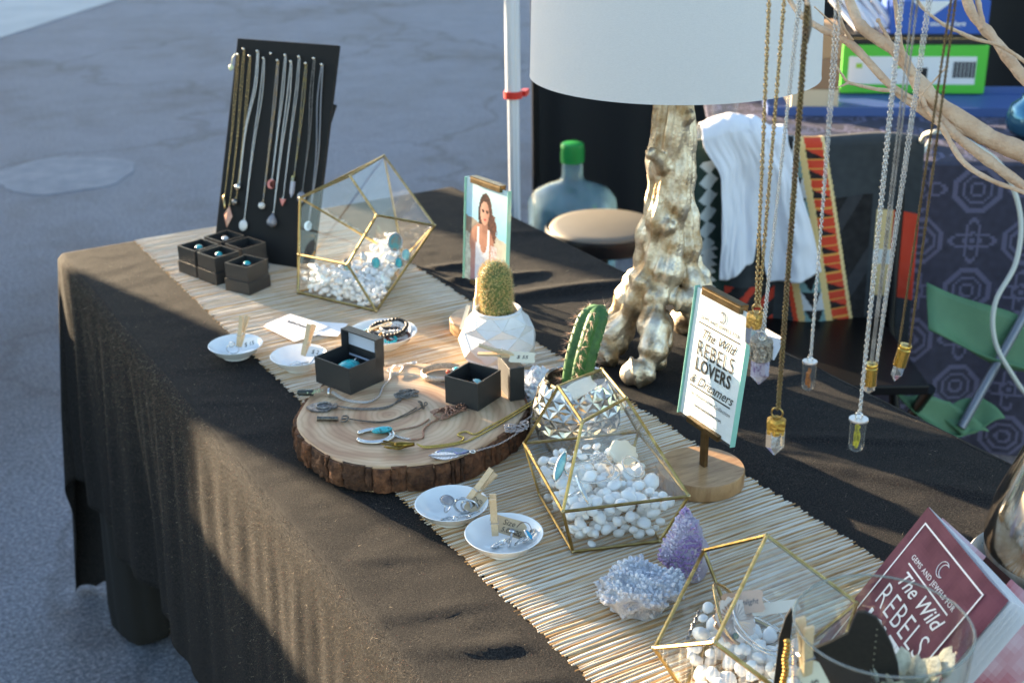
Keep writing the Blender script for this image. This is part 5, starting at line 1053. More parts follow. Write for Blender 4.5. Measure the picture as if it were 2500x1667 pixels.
spn = MB(); ga = PI * (3 - math.sqrt(5))
for i in range(620):
    s_ = (i + 0.5) / 620 * 0.985; a = i * ga + random.uniform(-.09, .09); s_ = min(0.985, max(0.0, s_ + random.uniform(-.012, .012))); r_ = cactus_r(s_); c_ = axis[0].lerp(axis[1], s_); o_ = Vector((math.cos(a), math.sin(a), 0)); tilt_ = 0.15 + (1.3 * max(0, s_ - 0.72) / 0.28)
    base_ = c_ + o_ * r_
    for j in range(10):
        d_ = (o_ * 0.8 + Vector((0, 0, tilt_)) + Vector((random.uniform(-.8, .8), random.uniform(-.8, .8), random.uniform(-.8, .8)))).normalized(); l_ = random.uniform(0.0035, 0.0075); e_ = base_ + d_ * l_
        sx = d_.orthogonal().normalized() * 0.00021; sy = d_.cross(sx); red = 1 if (j == 0) else 0
        spn.add([base_ + sx, base_ - sx * .5 + sy, base_ - sx * .5 - sy, e_], [(0, 1, 3), (1, 2, 3), (2, 0, 3)], red)
    spn.ball(base_ - o_ * 0.0003, 0.0006, 5, 4, mi=2)
tag(spn.obj('spines', [mat('golden_spine', L(246, 222, 158), 0.45, trans=0.25), mat('red_spine', L(176, 70, 44), 0.45), mat('areole_wool', L(226, 214, 176), 0.8)], pt), kind='stuff')
clothespin('mini clothespin clipped behind the rim of the white pot', frame((0.380, -0.836, 0.084), (0.35, 0.25, 0.75), (-0.8, 0.3, 0.3)))
paper_tag('cream tag slanting behind the white faceted pot', frame((0.367, -0.829, 0.076), (0.45, 0.20, 0.80), (-0.85, -0.35, 0.55)), 0.036, 0.006, mat('cream_tag', None))

# ---------------------------------------------------------------- mercury glass pot with green cactus
mp_ = thing('potted_cactus', 'green ribbed cactus in a silvery diamond-cut glass pot', 'plant', (0.366, -1.117, RZ), 0.2)
mercm = mat('mercury_glass', L(206, 200, 190), 0.10, 1.0, col2=L(120, 96, 66), scale=55, ramp=(0.55, 0.78), rvar=0.25)
nr, nc = 8, 18; vs = []; fs = []
def pr_(t_): return 0.030 + 0.0235 * math.sin(PI * (0.10 + 0.80 * t_)) ** 0.8
for i in range(nr + 1):
    t_ = i / nr
    for k in range(nc): a = 2 * PI * (k + 0.5 * (i % 2)) / nc; r_ = pr_(t_) + (0.0018 if i % 2 else 0); vs.append((r_ * math.cos(a), r_ * math.sin(a), 0.088 * t_))
for i in range(nr):
    a, b_ = i * nc, (i + 1) * nc
    for k in range(nc):
        k2 = (k + 1) % nc
        if i % 2 == 0: fs += [(a + k, a + k2, b_ + k), (b_ + k, a + k2, b_ + k2)]
        else: fs += [(a + k, a + k2, b_ + k2), (a + k, b_ + k2, b_ + k)]
# raise facet centres so every diamond stands out
mf = MB(); base_n = len(vs); vv = list(vs); ff = []
for f in fs:
    c_ = sum((Vector(vs[i]) for i in f), Vector()) / 3; o_ = Vector((c_.x, c_.y, 0)).normalized(); vv.append(tuple(c_ + o_ * -0.0014)); q = len(vv) - 1
    ff += [(f[0], f[1], q), (f[1], f[2], q), (f[2], f[0], q)]
mf.add(vv, ff); mf.obj('pot', mercm, mp_); rm2 = MB(); rm2.lathe([(0.0370, 0.086), (0.0390, 0.089), (0.0380, 0.092), (0.0355, 0.0905), (0.034, 0.075), (0, 0.075)], 36); rm2.obj('pot_rim', mercm, mp_, smooth=0.9)
MB().lathe([(0.0345, 0.081), (0.02, 0.085), (0, 0.086)], 24).obj('soil', mat('soil', None), mp_, smooth=1)
ax2 = smoothpath([(0.000, 0.0, 0.078), (0.005, -0.003, 0.115), (0.016, -0.005, 0.150), (0.028, -0.006, 0.178)], 10); m_ = len(ax2); nr_ = 5; vs = []; fs = []; NS = 60
for i, c_ in enumerate(ax2):
    s_ = i / (m_ - 1); R_ = 0.0200 * (0.92 + 0.08 * math.sin(3 * s_)) * (1 if s_ < 0.8 else math.sqrt(max(0.004, 1 - ((s_ - 0.8) / 0.2) ** 2)))
    for k in range(NS): a = 2 * PI * k / NS; r_ = R_ * (0.70 + 0.30 * abs(math.cos(nr_ * a / 2)) ** 1.3); vs.append((c_.x + r_ * math.cos(a), c_.y + r_ * math.sin(a), c_.z))
for i in range(m_ - 1):
    for k in range(NS): fs.append((i * NS + k, i * NS + (k + 1) % NS, (i + 1) * NS + (k + 1) % NS, (i + 1) * NS + k))
fs.append(tuple((m_ - 1) * NS + k for k in range(NS))); st2 = MB(); st2.add(vs, fs)
st2.obj('stem', mat('green_cactus', L(66, 112, 56), 0.5, col2=L(40, 80, 40), scale=60, bump=0.6, bscale=260), mp_, smooth=3)
sp2 = MB()
for k in range(nr_):
    a = 2 * PI * k / nr_
    for i in range(1, m_ - 1, 3):
        c_ = ax2[i]; s_ = i / (m_ - 1); R_ = 0.0200 * (1 if s_ < 0.8 else math.sqrt(max(0.01, 1 - ((s_ - 0.8) / 0.2) ** 2))); o_ = Vector((math.cos(a), math.sin(a), 0)); b0_ = c_ + o_ * R_; sp2.ball(b0_, 0.0013, 6, 5, mi=1)
        for j in range(13):
            d_ = (o_ + Vector((random.uniform(-1, 1), random.uniform(-1, 1), random.uniform(-0.7, 0.9)))).normalized(); l_ = random.uniform(0.006, 0.015); sx = d_.orthogonal().normalized() * 0.00026; sy = d_.cross(sx)
            sp2.add([b0_ + sx, b0_ - sx * .5 + sy, b0_ - sx * .5 - sy, b0_ + d_ * l_], [(0, 1, 3), (1, 2, 3), (2, 0, 3)], 0)
tag(sp2.obj('spines', [mat('tan_spine', L(196, 160, 136), 0.5), mat('areole_wool', None)], mp_), kind='stuff')
paper_tag('cream price tag leaning on the silver pot rim', frame((0.352, -1.150, 0.098), (0.75, -0.1, 0.35), (-0.3, -0.6, 0.7)), 0.034, 0.020, mat('cream_tag', None))

# ---------------------------------------------------------------- minerals
def rock(name, label, loc, sc, seed, m, crystals=None, rz=0.0, rough=0.35, sub=4, dent=None, taper=0.0):
    bm = bmesh.new(); bmesh.ops.create_icosphere(bm, subdivisions=sub, radius=1.0); off = Vector((seed * 3.1, seed * 1.7, 0))
    for v in bm.verts:
        p = v.co.copy(); d = 1 + rough * noise.fractal(p * 1.1 + off, 0.9, 2.0, 3) + 0.10 * noise.noise(p * 5 + off) + 0.04 * noise.noise(p * 13 + off)
        if dent:
            q = (p - Vector(dent[0])).length; d -= dent[1] * math.exp(-(q / dent[2]) ** 2)
        tp_ = 1 - taper * (p.z * 0.5 + 0.5); v.co = Vector((p.x * d * sc[0] * tp_, p.y * d * sc[1] * tp_, max(-0.75, p.z * d) * sc[2] + 0.75 * sc[2]))
    bm.normal_update(); o = thing(name, label, 'mineral', loc, rz); me = bpy.data.meshes.new('rock_body'); pts = [(v.co.copy(), v.normal.copy()) for v in bm.verts]; bm.to_mesh(me); bm.free(); me.materials.append(m); shade(me, 0.6); link('rock_body', me, o)
    if crystals:
        cb_ = MB(); rd = random.Random(seed); pred, cnt, r0, r1, l0, l1, cm_ = crystals; cand = [q for q in pts if pred(q[0], q[1])]
        for i in range(cnt):
            p, nn = rd.choice(cand); p = p + Vector((rd.uniform(-1, 1), rd.uniform(-1, 1), rd.uniform(-1, 1))) * 0.0012; d_ = (nn + Vector((rd.uniform(-.6, .6), rd.uniform(-.6, .6), rd.uniform(-.5, .6)))).normalized(); r_ = rd.uniform(r0, r1); l_ = rd.uniform(l0, l1)
            cb_.tube([p - d_ * r_, p + d_ * (l_ - r_ * 1.1), p + d_ * l_], [r_, r_ * 0.92, r_ * 0.08], 6)
        tag(cb_.obj('crystals', cm_, o), kind='stuff')
    return o
cel = mat('pale_blue_crystal', L(216, 219, 227), 0.22, col2=L(184, 192, 208), scale=60, sss=0.35)
rock('geode', 'pale blue-grey crystal geode lying on the runner', (0.2285, -1.4455, RZ), (0.032, 0.036, 0.026), 4, mat('geode_rind', L(196, 196, 200), 0.7, col2=L(160, 162, 172), scale=120, bump=2, bscale=400), (lambda p, nn: nn.z > 0.25 or nn.y < -0.75, 900, 0.0010, 0.0028, 0.0009, 0.0026, cel), rz=0.9, rough=0.52, dent=((-0.1, -0.35, 0.9), 0.55, 0.38))
rock('amethyst_cluster', 'standing purple amethyst wedge behind the pale geode', (0.3025, -1.4215, RZ), (0.031, 0.022, 0.041), 9, mat('amethyst_matrix', L(196, 190, 204), 0.5, col2=L(150, 140, 170), scale=70, bump=2, bscale=300), (lambda p, nn: nn.x < 0.25 and nn.y < 0.6 and p.z > 0.004, 900, 0.0009, 0.0019, 0.0009, 0.0024, mat('amethyst', L(164, 136, 186), 0.15, col2=L(210, 202, 218), scale=34, ramp=(0.46, 0.60), sss=0.25)), rz=-0.15, rough=0.30, taper=0.48)
rock('quartz_cluster', 'white quartz crystal cluster between the two cacti', (0.391, -0.989, RZ), (0.040, 0.022, 0.022), 14, mat('white_quartz', L(226, 226, 230), 0.35, sss=0.3, col2=L(202, 202, 210), scale=60), (lambda p, nn: nn.z > 0.1, 300, 0.0022, 0.0052, 0.003, 0.009, mat('milky_quartz', L(232, 232, 236), 0.2, sss=0.4, coat=0.2)), rz=0.75, rough=0.5, sub=3)

# ---------------------------------------------------------------- gilded root lamp
lmp = thing('table_lamp', 'table lamp with a gilded twisted root base and a white drum shade', 'lamp', (0.63, -0.942, 0), 0)
rb = MB()
FEET = [(-0.098, -0.058, 0.0205, 0.2), (-0.092, 0.016, 0.021, -0.15), (-0.030, 0.098, 0.020, 0.2), (0.085, 0.060, 0.020, -0.2), (0.104, -0.028, 0.022, 0.15), (0.022, -0.100, 0.020, -0.1), (-0.052, -0.030, 0.016, 0.3)]
for k, (fx, fy, r0, bd0) in enumerate(FEET):
    R0 = math.hypot(fx, fy); a0 = math.atan2(fy, fx); P_ = []
    for (rr, z, tw) in ((R0, r0 * 0.8, 0.0), (R0 * 0.93, r0 * 1.1, 0.06 + bd0 * .3), (R0 * 0.78, 0.047 + 0.008 * math.sin(5 * k), bd0), (0.052 * (0.6 + 0.4 * R0 / 0.1), 0.088, 0.1), (0.034, 0.128, 0.28), (0.025, 0.18, 0.55), (0.0205, 0.24, 0.85), (0.0165, 0.31, 1.1), (0.0135, 0.43, 1.45)):
        P_.append((rr * math.cos(a0 + tw), rr * math.sin(a0 + tw), z))
    P_ = smoothpath(P_, 6); n_ = len(P_); rb.tube(P_, [r0 * (1.0 + 0.20 * math.sin(i * 0.55 + 2 * k) + 0.12 * math.sin(i * 1.3 + 3 * k)) * (1.0 if i < n_ * 0.45 else 1.0 - 0.42 * (i / n_ - 0.45) / 0.55) for i in range(n_)], 12); rb.ball(P_[0], r0 * 0.9, 12, 9)
rb.tube([(0, 0, 0.09), (0, 0, 0.43)], [0.026, 0.016], 14)
for (a, z, r_) in ((3.7, 0.105, 0.019), (4.6, 0.100, 0.018), (5.5, 0.11, 0.017), (4.0, 0.205, 0.0125), (5.0, 0.35, 0.0115)): rb.ball(((0.058 - 0.10 * z) * math.cos(a), (0.058 - 0.10 * z) * math.sin(a), z), r_, 12, 9)
rb.tube([(-0.02, -0.012, 0.285), (-0.042, -0.020, 0.302), (-0.056, -0.026, 0.310)], [0.014, 0.008, 0.0085], 10); rb.ball((-0.057, -0.0265, 0.311), 0.0100, 10, 8)
def bark_disp(c):
    a = math.atan2(c.y, c.x) - c.z * 4.0; q = Vector((math.cos(a), math.sin(a), 0))
    rr_ = math.hypot(c.x, c.y); g1_ = 1 - abs(noise.noise(Vector((q.x * 2.6, q.y * 2.6, c.z * 3.0 + rr_ * 4)))) * 2; g2_ = 1 - abs(noise.noise(Vector((q.x * 5.5, q.y * 5.5, c.z * 3.6 + 3 + rr_ * 8)))) * 2; g3_ = 1 - abs(noise.noise(Vector((q.x * 16, q.y * 16, c.z * 14 + rr_ * 20)))) * 2
    return 0.0036 * g1_ + 0.0030 * g2_ + 0.0008 * g3_ - 0.0040
rme = remesh(rb, 'root_base', 0.0026, 2, bark_disp); gilt = mat('champagne_gilt', L(226, 217, 200), 0.47, 1.0, col2=L(166, 142, 110), scale=30, detail=6, ramp=(0.38, 0.62), rvar=0.3, bump=0.6, bscale=260); rme.materials.append(gilt); link('root_base', rme, lmp)
linen = mat('white_linen', L(214, 210, 208), 0.85, col2=L(209, 205, 203), scale=260, bump=0.35, bscale=700, stretch=(1, 1, 3.0))
shd = MB(); shd.lathe([(0.190, 0.405), (0.1905, 0.4035), (0.188, 0.4035), (0.187, 0.41), (0.178, 0.70), (0.1795, 0.702), (0.181, 0.70)], 96, closed=True); shd.obj('lampshade', linen, lmp, smooth=0.8)
hp = MB(); hp.tube([(0.006, 0, 0.415), (0.006, 0, 0.47)], 0.012, 12); hp.tube([(0.18, 0, 0.66), (-0.18, 0, 0.66)], 0.002, 6); hp.tube([(0, 0.18, 0.66), (0, -0.18, 0.66)], 0.002, 6); hp.tube([(0.006, 0, 0.47), (0, 0, 0.66)], 0.003, 6); hp.obj('lamp_socket', OLDBRASS, lmp, smooth=0.7)
# ---------------------------------------------------------------- branch display with hanging necklaces
bt = thing('branch_display', 'pale sandblasted branches reaching in at the upper right', 'branch')
brm = mat('pale_branch', L(220, 192, 164), 0.8, col2=L(196, 160, 130), scale=26, detail=6, bump=1.5, bscale=220, stretch=(1, 1, 1))
LIMBS = [([(0.600, -1.705, 0.36), (0.532, -1.611, 0.438), (0.527, -1.588, 0.45), (0.508, -1.557, 0.463), (0.483, -1.514, 0.493), (0.475, -1.478, 0.526), (0.462, -1.447, 0.545), (0.465, -1.427, 0.561), (0.468, -1.405, 0.59)], 0.0150, 0.0055),
 ([(0.575, -1.690, 0.37), (0.518, -1.626, 0.415), (0.513, -1.603, 0.426), (0.493, -1.563, 0.452), (0.485, -1.535, 0.469), (0.486, -1.512, 0.487)], 0.0085, 0.0058),
 ([(0.484, -1.512, 0.482), (0.464, -1.498, 0.495), (0.443, -1.488, 0.499), (0.425, -1.48, 0.504), (0.417, -1.478, 0.507), (0.411, -1.475, 0.515), (0.406, -1.473, 0.522)], 0.0034, 0.0012),
 ([(0.417, -1.480, 0.507), (0.406, -1.484, 0.506), (0.400, -1.484, 0.505)], 0.0018, 0.0008),
 ([(0.506, -1.558, 0.463), (0.487, -1.528, 0.471), (0.466, -1.486, 0.497), (0.451, -1.445, 0.531), (0.438, -1.414, 0.544), (0.433, -1.389, 0.556), (0.436, -1.366, 0.573)], 0.0072, 0.0032),
 ([(0.475, -1.518, 0.484), (0.474, -1.54, 0.47), (0.474, -1.567, 0.446), (0.482, -1.593, 0.434), (0.497, -1.621, 0.426), (0.52, -1.67, 0.41)], 0.0036, 0.0030),
 ([(0.62, -1.70, 0.40), (0.563, -1.576, 0.496), (0.556, -1.554, 0.507), (0.548, -1.522, 0.538), (0.544, -1.498, 0.557), (0.547, -1.475, 0.59)], 0.0105, 0.0060),
 ([(0.542, -1.514, 0.545), (0.551, -1.499, 0.562), (0.558, -1.482, 0.585)], 0.0042, 0.0034),
 ([(0.562, -1.58, 0.505), (0.55, -1.556, 0.523), (0.529, -1.545, 0.537), (0.506, -1.537, 0.544), (0.49, -1.532, 0.551), (0.474, -1.527, 0.559), (0.455, -1.517, 0.576), (0.444, -1.512, 0.6)], 0.0030, 0.0020),
 ([(0.482, -1.505, 0.495), (0.467, -1.492, 0.529), (0.461, -1.489, 0.555), (0.455, -1.481, 0.60)], 0.0042, 0.0026),
 ([(0.452, -1.443, 0.535), (0.436, -1.443, 0.556), (0.425, -1.441, 0.60)], 0.0030, 0.0018), ([(0.447, -1.438, 0.54), (0.436, -1.432, 0.551), (0.422, -1.424, 0.565)], 0.0018, 0.0009),
 ([(0.470, -1.515, 0.484), (0.466, -1.520, 0.496), (0.482, -1.53, 0.521)], 0.0022, 0.0009), ([(0.475, -1.518, 0.484), (0.476, -1.505, 0.501), (0.474, -1.491, 0.514), (0.472, -1.474, 0.533), (0.469, -1.457, 0.553)], 0.0036, 0.0022),
 ([(0.66, -1.76, 0.0), (0.655, -1.755, 0.15), (0.63, -1.73, 0.28), (0.600, -1.705, 0.36)], 0.020, 0.0150), ([(0.652, -1.752, 0.16), (0.65, -1.73, 0.30), (0.62, -1.70, 0.40)], 0.014, 0.0105), ([(0.645, -1.745, 0.2), (0.61, -1.72, 0.31), (0.575, -1.69, 0.37)], 0.011, 0.0085)]
HANG = []          # (x, y, ztop) filled below; twigs are grown to carry them
def limb(pts, r0, r1, parent=bt, name='branch'):
    P_ = smoothpath(pts, 7); n_ = len(P_); mb = MB()
    mb.tube(P_, [0.66 * (r0 + (r1 - r0) * i / (n_ - 1)) * (1 + 0.30 * noise.noise(Vector((i * 0.45, r0 * 900, 1))) + 0.12 * noise.noise(Vector((i * 1.7, r0 * 900, 5)))) for i in range(n_)], 12); mb.ball(P_[-1], r1, 10, 6)
    return mb.obj(name, brm, parent, smooth=3)
for pts, r0, r1 in LIMBS: limb(pts, r0, r1)
bb = MB(); bb.lathe([(0, 0), (0.055, 0), (0.06, 0.005), (0.058, 0.022), (0.02, 0.03), (0, 0.03)], 24); bb.obj('weighted_base', mat('acacia', None), bt, loc=(0.66, -1.757, 0.0), smooth=0.8)

def hang(label, x, y, zb, strands, m, ll, lw, wr, ztop=0.64, ms=None, group='necklaces hanging from the branch'):
    """strands: offsets (top, bottom) along the picture's right-hand direction, in metres"""
    o = thing('hanging_necklace', label, 'necklace', (x, y, 0), group=group); ch = MB(); R_ = Vector((0.864, -0.503, 0))
    for k, (a, b_, dz) in enumerate(strands):
        pts = [R_ * b_ + Vector((0, 0, zb + dz)), R_ * (b_ * 0.7 + a * 0.3) + Vector((0.0005 * k, 0, zb + (ztop - zb) * 0.33)), R_ * a + Vector((0, 0, ztop))]
        chain_mesh(ch, smoothpath(pts, 12), ll, lw, wr, twist=0.13)
    tag(ch.obj('chain', m, o, smooth=2), kind='stuff'); HANG.append((x, y, ztop)); return o
def hexpoint(o, name, m, r, z0, z1, zt, sq=1.0, off=(0, 0)):
    mb = MB(); vs = []; zs = [(z0, r), (z1, r * 0.98), (zt, r * 0.12)]
    for i, (z, rr) in enumerate(zs):
        for k in range(6): a = PI / 3 * k + 0.4; e = (0.12 * r * math.sin(2 * k + i)) if i == 1 else 0; vs.append((off[0] + rr * math.cos(a), off[1] + rr * sq * math.sin(a), z + (0.25 * r * math.sin(k * 2.1) if i == 1 else 0)))
    mb.add(vs, [(i * 6 + k, i * 6 + (k + 1) % 6, (i + 1) * 6 + (k + 1) % 6, (i + 1) * 6 + k) for i in range(2) for k in range(6)] + [tuple(range(6)), tuple(12 + k for k in range(6))]); return mb.obj(name, m, o)
def loop(o, z, r, m, wr=0.0007, name='jump_ring'): MB().tube([(0.0, r * math.cos(a), z + r * math.sin(a)) for a in np.linspace(0, 2 * PI, 14, endpoint=False)], wr, 6, closed=True).obj(name, m, o, smooth=3, rot=(0, 0, 0.6))
cloudq = mat('cloudy_quartz', L(226, 226, 232), 0.1, trans=0.75, ior=1.5, col2=L(196, 200, 212), scale=90)
# 1 gold rope with gold-capped quartz point
o = hang('chunky gold rope necklace with a gold-capped cloudy quartz point', 0.266, -1.549, 0.3475, [(-0.006, -0.001, 0), (0.007, 0.0015, 0)], GOLD, 0.0046, 0.0040, 0.00085)
loop(o, 0.3455, 0.004, GOLD, 0.0009); hexpoint(o, 'quartz_point', cloudq, 0.0085, 0.3320, 0.3170, 0.3095); cap = MB(); cap.tube([(0, 0, 0.3420), (0, 0, 0.3395), (0, 0, 0.3300)], [0.0070, 0.0094, 0.0092], 6); cap.obj('gold_cap', mat('rough_gold', L(196, 156, 86), 0.32, 1.0, bump=1, bscale=400), o, smooth=0.4)
# 2 silver chain, ornate cap, amethyst point
o = hang('fine silver necklace with an ornate capped amethyst point', 0.2655, -1.558, 0.326, [(0.013, 0.0015, 0), (0.0150, 0.0, 0.002)], SILVER, 0.0034, 0.0030, 0.00055)
loop(o, 0.3245, 0.004, SILVER, 0.0009); cap = MB(); cap.lathe([(0, 0.3205), (0.0092, 0.3205), (0.0096, 0.3195), (0.0096, 0.3175), (0.0086, 0.3168), (0.0090, 0.3035), (0.0078, 0.3025), (0, 0.3025)], 28)
for k in range(7):
    a = 2 * PI * k / 7; cap.tube([(0.0094 * math.cos(a + 0.28 * math.sin(t_ * 3)), 0.0094 * math.sin(a + 0.28 * math.sin(t_ * 3)), 0.3165 - 0.0125 * t_) for t_ in np.linspace(0, 1, 10)], 0.0007, 5)
cap.obj('ornate_cap', mat('carved_silver', L(198, 192, 180), 0.3, 1.0, col2=L(110, 104, 96), scale=500, bump=1.2, bscale=700), o, smooth=0.8)
hexpoint(o, 'amethyst_point', mat('banded_fluorite', L(214, 206, 226), 0.08, trans=0.55, ior=1.45, col2=L(112, 64, 136), scale=130, ramp=(0.5, 0.64)), 0.0078, 0.3030, 0.2890, 0.2800)
# 3 antiqued box chain with clear point
o = hang('antiqued brass box-chain necklace with a brass-capped clear crystal point', 0.2590, -1.5900, 0.2705, [(0.0, 0.0, 0), (0.002, 0.0012, 0.001)], mat('antique_bronze', L(122, 100, 82), 0.4, 1.0, col2=L(136, 122, 84), scale=30), 0.0038, 0.0036, 0.0008, ztop=0.602)
loop(o, 0.2675, 0.0048, BRASS, 0.0008); hexpoint(o, 'crystal_point', mat('clear_quartz', None), 0.0078, 0.2520, 0.2375, 0.2285); cap = MB(); cap.tube([(0, 0, 0.2625), (0, 0, 0.2605), (0, 0, 0.2490)], [0.0062, 0.0088, 0.0082], 6); cap.obj('brass_cap', mat('hammered_brass', L(190, 152, 74), 0.28, 1.0, bump=1.2, bscale=420), o, smooth=0.4)
cl3 = MB(); cl3.tube([(0.0 + 0.004 * math.cos(a), 0, 0.609 + 0.006 * math.sin(a)) for a in np.linspace(0, 2 * PI, 14, endpoint=False)], 0.0010, 6, closed=True); cl3.tube([(0.004, 0, 0.600), (0.0050, 0, 0.585), (0.0045, 0, 0.572)], [0.0008, 0.0022, 0.0006], 8); cl3.obj('clasp', mat('gunmetal', None), o, smooth=1)
# 4 silver with glass dome
def vial(o, zt, rc, rg, ln, fill):
    MB().lathe([(0, zt), (rc, zt), (rc * 1.02, zt - 0.0006), (rc, zt - 0.0016), (0, zt - 0.0016)], 28).obj('cap', mat('cap_silver', L(216, 210, 206), 0.3, 1.0), o, smooth=0.6)
    MB().lathe([(rg, zt - 0.0017)] + [(rg, zt - ln + rg)] + [(rg * math.cos(a), zt - ln + rg - rg * math.sin(a)) for a in np.linspace(0.15, PI / 2, 9)], 24).obj('glass_tube', thin_glass('tube_glass', (0.93, 0.94, 0.93, 1), film=0.06), o, smooth=3)
    f_ = MB(); rd = random.Random(3)
    for q in fill[1]: f_.tube(smoothpath([(x * rg * 0.75, y * rg * 0.75, zt - ln + z * ln) for (x, y, z) in q], 6), fill[2], 6)
    f_.obj('filling', fill[0], o, smooth=3)
o = hang('silver double necklace with a glass dome holding a brown twig', 0.2975, -1.5835, 0.3070, [(0.002, 0.0, 0), (-0.0022, 0.0008, 0.001)], SILVER, 0.0034, 0.0031, 0.0004)
vial(o, 0.3035, 0.0062, 0.0056, 0.0270, (mat('amber_twig', L(176, 104, 34), 0.5, col2=L(110, 60, 24), scale=200), [[(0.2, 0, 0.12), (0.4, 0.1, 0.3), (-0.1, 0, 0.5), (0.3, 0.2, 0.75)], [(0.3, 0, 0.1), (0, 0.2, 0.4), (0.4, 0.1, 0.7)], [(-0.3, 0.2, 0.2), (-0.4, 0, 0.62)]], 0.0013)); loop(o, 0.3050, 0.0022, SILVER)
# 5 heavy silver with tube of yellow flower
o = hang('heavy silver rope necklace with a glass tube of yellow petals', 0.3235, -1.6195, 0.2630, [(0.001, 0.0, 0), (0.0028, 0.0008, 0.001)], SILVER, 0.0040, 0.0033, 0.00055)
vial(o, 0.2580, 0.0080, 0.0067, 0.0310, (mat('yellow_petal', L(206, 190, 40), 0.6, col2=L(120, 116, 30), scale=160), [[(0.0, 0.1, 0.2), (-0.5, 0, 0.45), (-0.2, 0.1, 0.7), (0.1, 0, 0.85)], [(0.2, 0.1, 0.15), (0.5, 0, 0.4), (0.2, 0, 0.6)], [(0, 0, 0.1), (0.1, 0.3, 0.4), (-0.3, 0.1, 0.8)], [(-0.5, 0, 0.2), (-0.1, 0.2, 0.5), (0.4, 0.1, 0.75)]], 0.0013)); loop(o, 0.2605, 0.0028, SILVER, 0.0009)
# 6 cartridge pendant
def cartridge(o, z, tiltm=None, chip=0.012):
    c_ = MB(); c_.lathe([(0, z), (0.0052, z), (0.0055, z - 0.0006), (0.0055, z - 0.0018), (0.0048, z - 0.0024), (0.0048, z - 0.0032), (0.0055, z - 0.0042), (0.0055, z - 0.0195), (0, z - 0.0195)], 24); c_.obj('brass_casing', mat('cartridge_brass', L(196, 158, 76), 0.25, 1.0, rvar=0.2, scale=80), o, smooth=0.6)
    MB().lathe([(0.0026, z + 0.0002), (0.0022, z + 0.0003), (0, z + 0.0003)], 14).obj('primer', BRASS, o, smooth=1); hexpoint(o, 'crystal_tip', QUARTZ, 0.0048, z - 0.0193, z - 0.0195 - chip * 0.55, z - 0.0195 - chip)
o = hang('silver and dark chain necklace with a brass cartridge and crystal tip', 0.3370, -1.6150, 0.3050, [(0.0085, 0.0005, 0), (0.0045, -0.001, 0.001)], mat('mixed_silver', L(190, 186, 182), 0.3, 1.0, col2=L(130, 126, 122), scale=40), 0.0029, 0.0025, 0.00045); cartridge(o, 0.3035, chip=0.008)
# 7 coin
o = hang('silver chain necklace with a small glittering round pendant behind the cartridge', 0.3475, -1.6095, 0.2930, [(0.0135, 0.0, 0), (0.0160, 0.001, 0)], SILVER, 0.0034, 0.0030, 0.00042); cn = MB(); cn.lathe([(0.0066, -0.0012), (0.0072, 0), (0.0066, 0.0012), (0.0056, 0.0010), (0.005, 0.0004), (0, 0.0004)], 26); cn.obj('round_pendant', mat('druzy_silver', L(190, 190, 192), 0.25, 1.0, bump=2, bscale=900), o, loc=(0, 0, 0.2845), rot=(PI / 2, 0.0, 0.95), smooth=0.8)
# 8 bronze with cartridge
o = hang('old brass V-shaped necklace with a tilted brass cartridge and clear crystal', 0.3640, -1.6250, 0.3170, [(0.010, 0.0035, 0), (0.0075, -0.0055, 0)], OLDBRASS, 0.0032, 0.0028, 0.0006); sub = thing('x', None, None); sub.name = 'cartridge_pendant'; sub.parent = o; sub.location = (0, 0, 0.318); sub.rotation_euler = (0.12, 0.12, 0); cartridge(sub, 0.0, chip=0.0145)
# twigs above the picture carrying the chains
for i, (x, y, z) in enumerate(HANG):
    s_ = Vector((0.468, -1.42, 0.585)) if i != 2 else Vector((0.436, -1.368, 0.571)); e_ = Vector((x, y, z)); limb([s_, s_.lerp(e_, 0.4) + Vector((0, 0, 0.035)), s_.lerp(e_, 0.75) + Vector((0, 0, 0.02)), e_ + Vector((0, 0, 0.003)), e_ + (e_ - s_).normalized() * 0.015], 0.0034, 0.0016, name='twig')

# ---------------------------------------------------------------- tall glass with sage and felt, front right
BC = Vector((0.199, -1.781, 0)); BRv = Vector((0.705, -0.709, 0)); BCv = Vector((-0.709, -0.705, 0))
def bpt(r, z, c=0.0): return BC + BRv * r + BCv * c + Vector((0, 0, z))
gv = MB(); gv.lathe([(0, 0.0), (0.044, 0.0), (0.050, 0.004), (0.058, 0.08), (0.0635, 0.1885), (0.0630, 0.1905), (0.0618, 0.1900), (0.0565, 0.08), (0.048, 0.009), (0, 0.008)], 64)
gg = thin_glass('vessel_glass', (0.95, 0.97, 0.96, 1)); gvo = thing('glass_vase', 'clear glass vase with a thin rim, at the very front', 'vase', (BC.x, BC.y, RZ)); gv.obj('body', gg, gvo, smooth=1.0); MB().tube([(0.0628 * math.cos(a), 0.0628 * math.sin(a), 0.1900) for a in np.linspace(0, 2 * PI, 64, endpoint=False)], 0.0011, 8, closed=True).obj('rim', thin_glass('rim_glass', (0.62, 0.66, 0.62, 1), ior=1.7, film=0.3), gvo, smooth=3)
felt = mat('black_felt', L(38, 34, 28), 0.95, sheen=0.1, col2=L(30, 26, 22), scale=300)
def felt_piece(label, pts, c, th=0.004):
    mb = MB(); v0 = [bpt(r, z, c) for (r, z) in pts]; v1 = [bpt(r, z, c + th) for (r, z) in pts]; n = len(pts)
    mb.add(v0 + v1, [tuple(range(n)), tuple(range(n, 2 * n))[::-1]] + [(i, n + i, n + (i + 1) % n, (i + 1) % n) for i in range(n)]); o = thing('felt_ornament', label, 'ornament'); mb.obj('felt', felt, o, bevel=0.0008)
    st_ = MB(); 
    return o
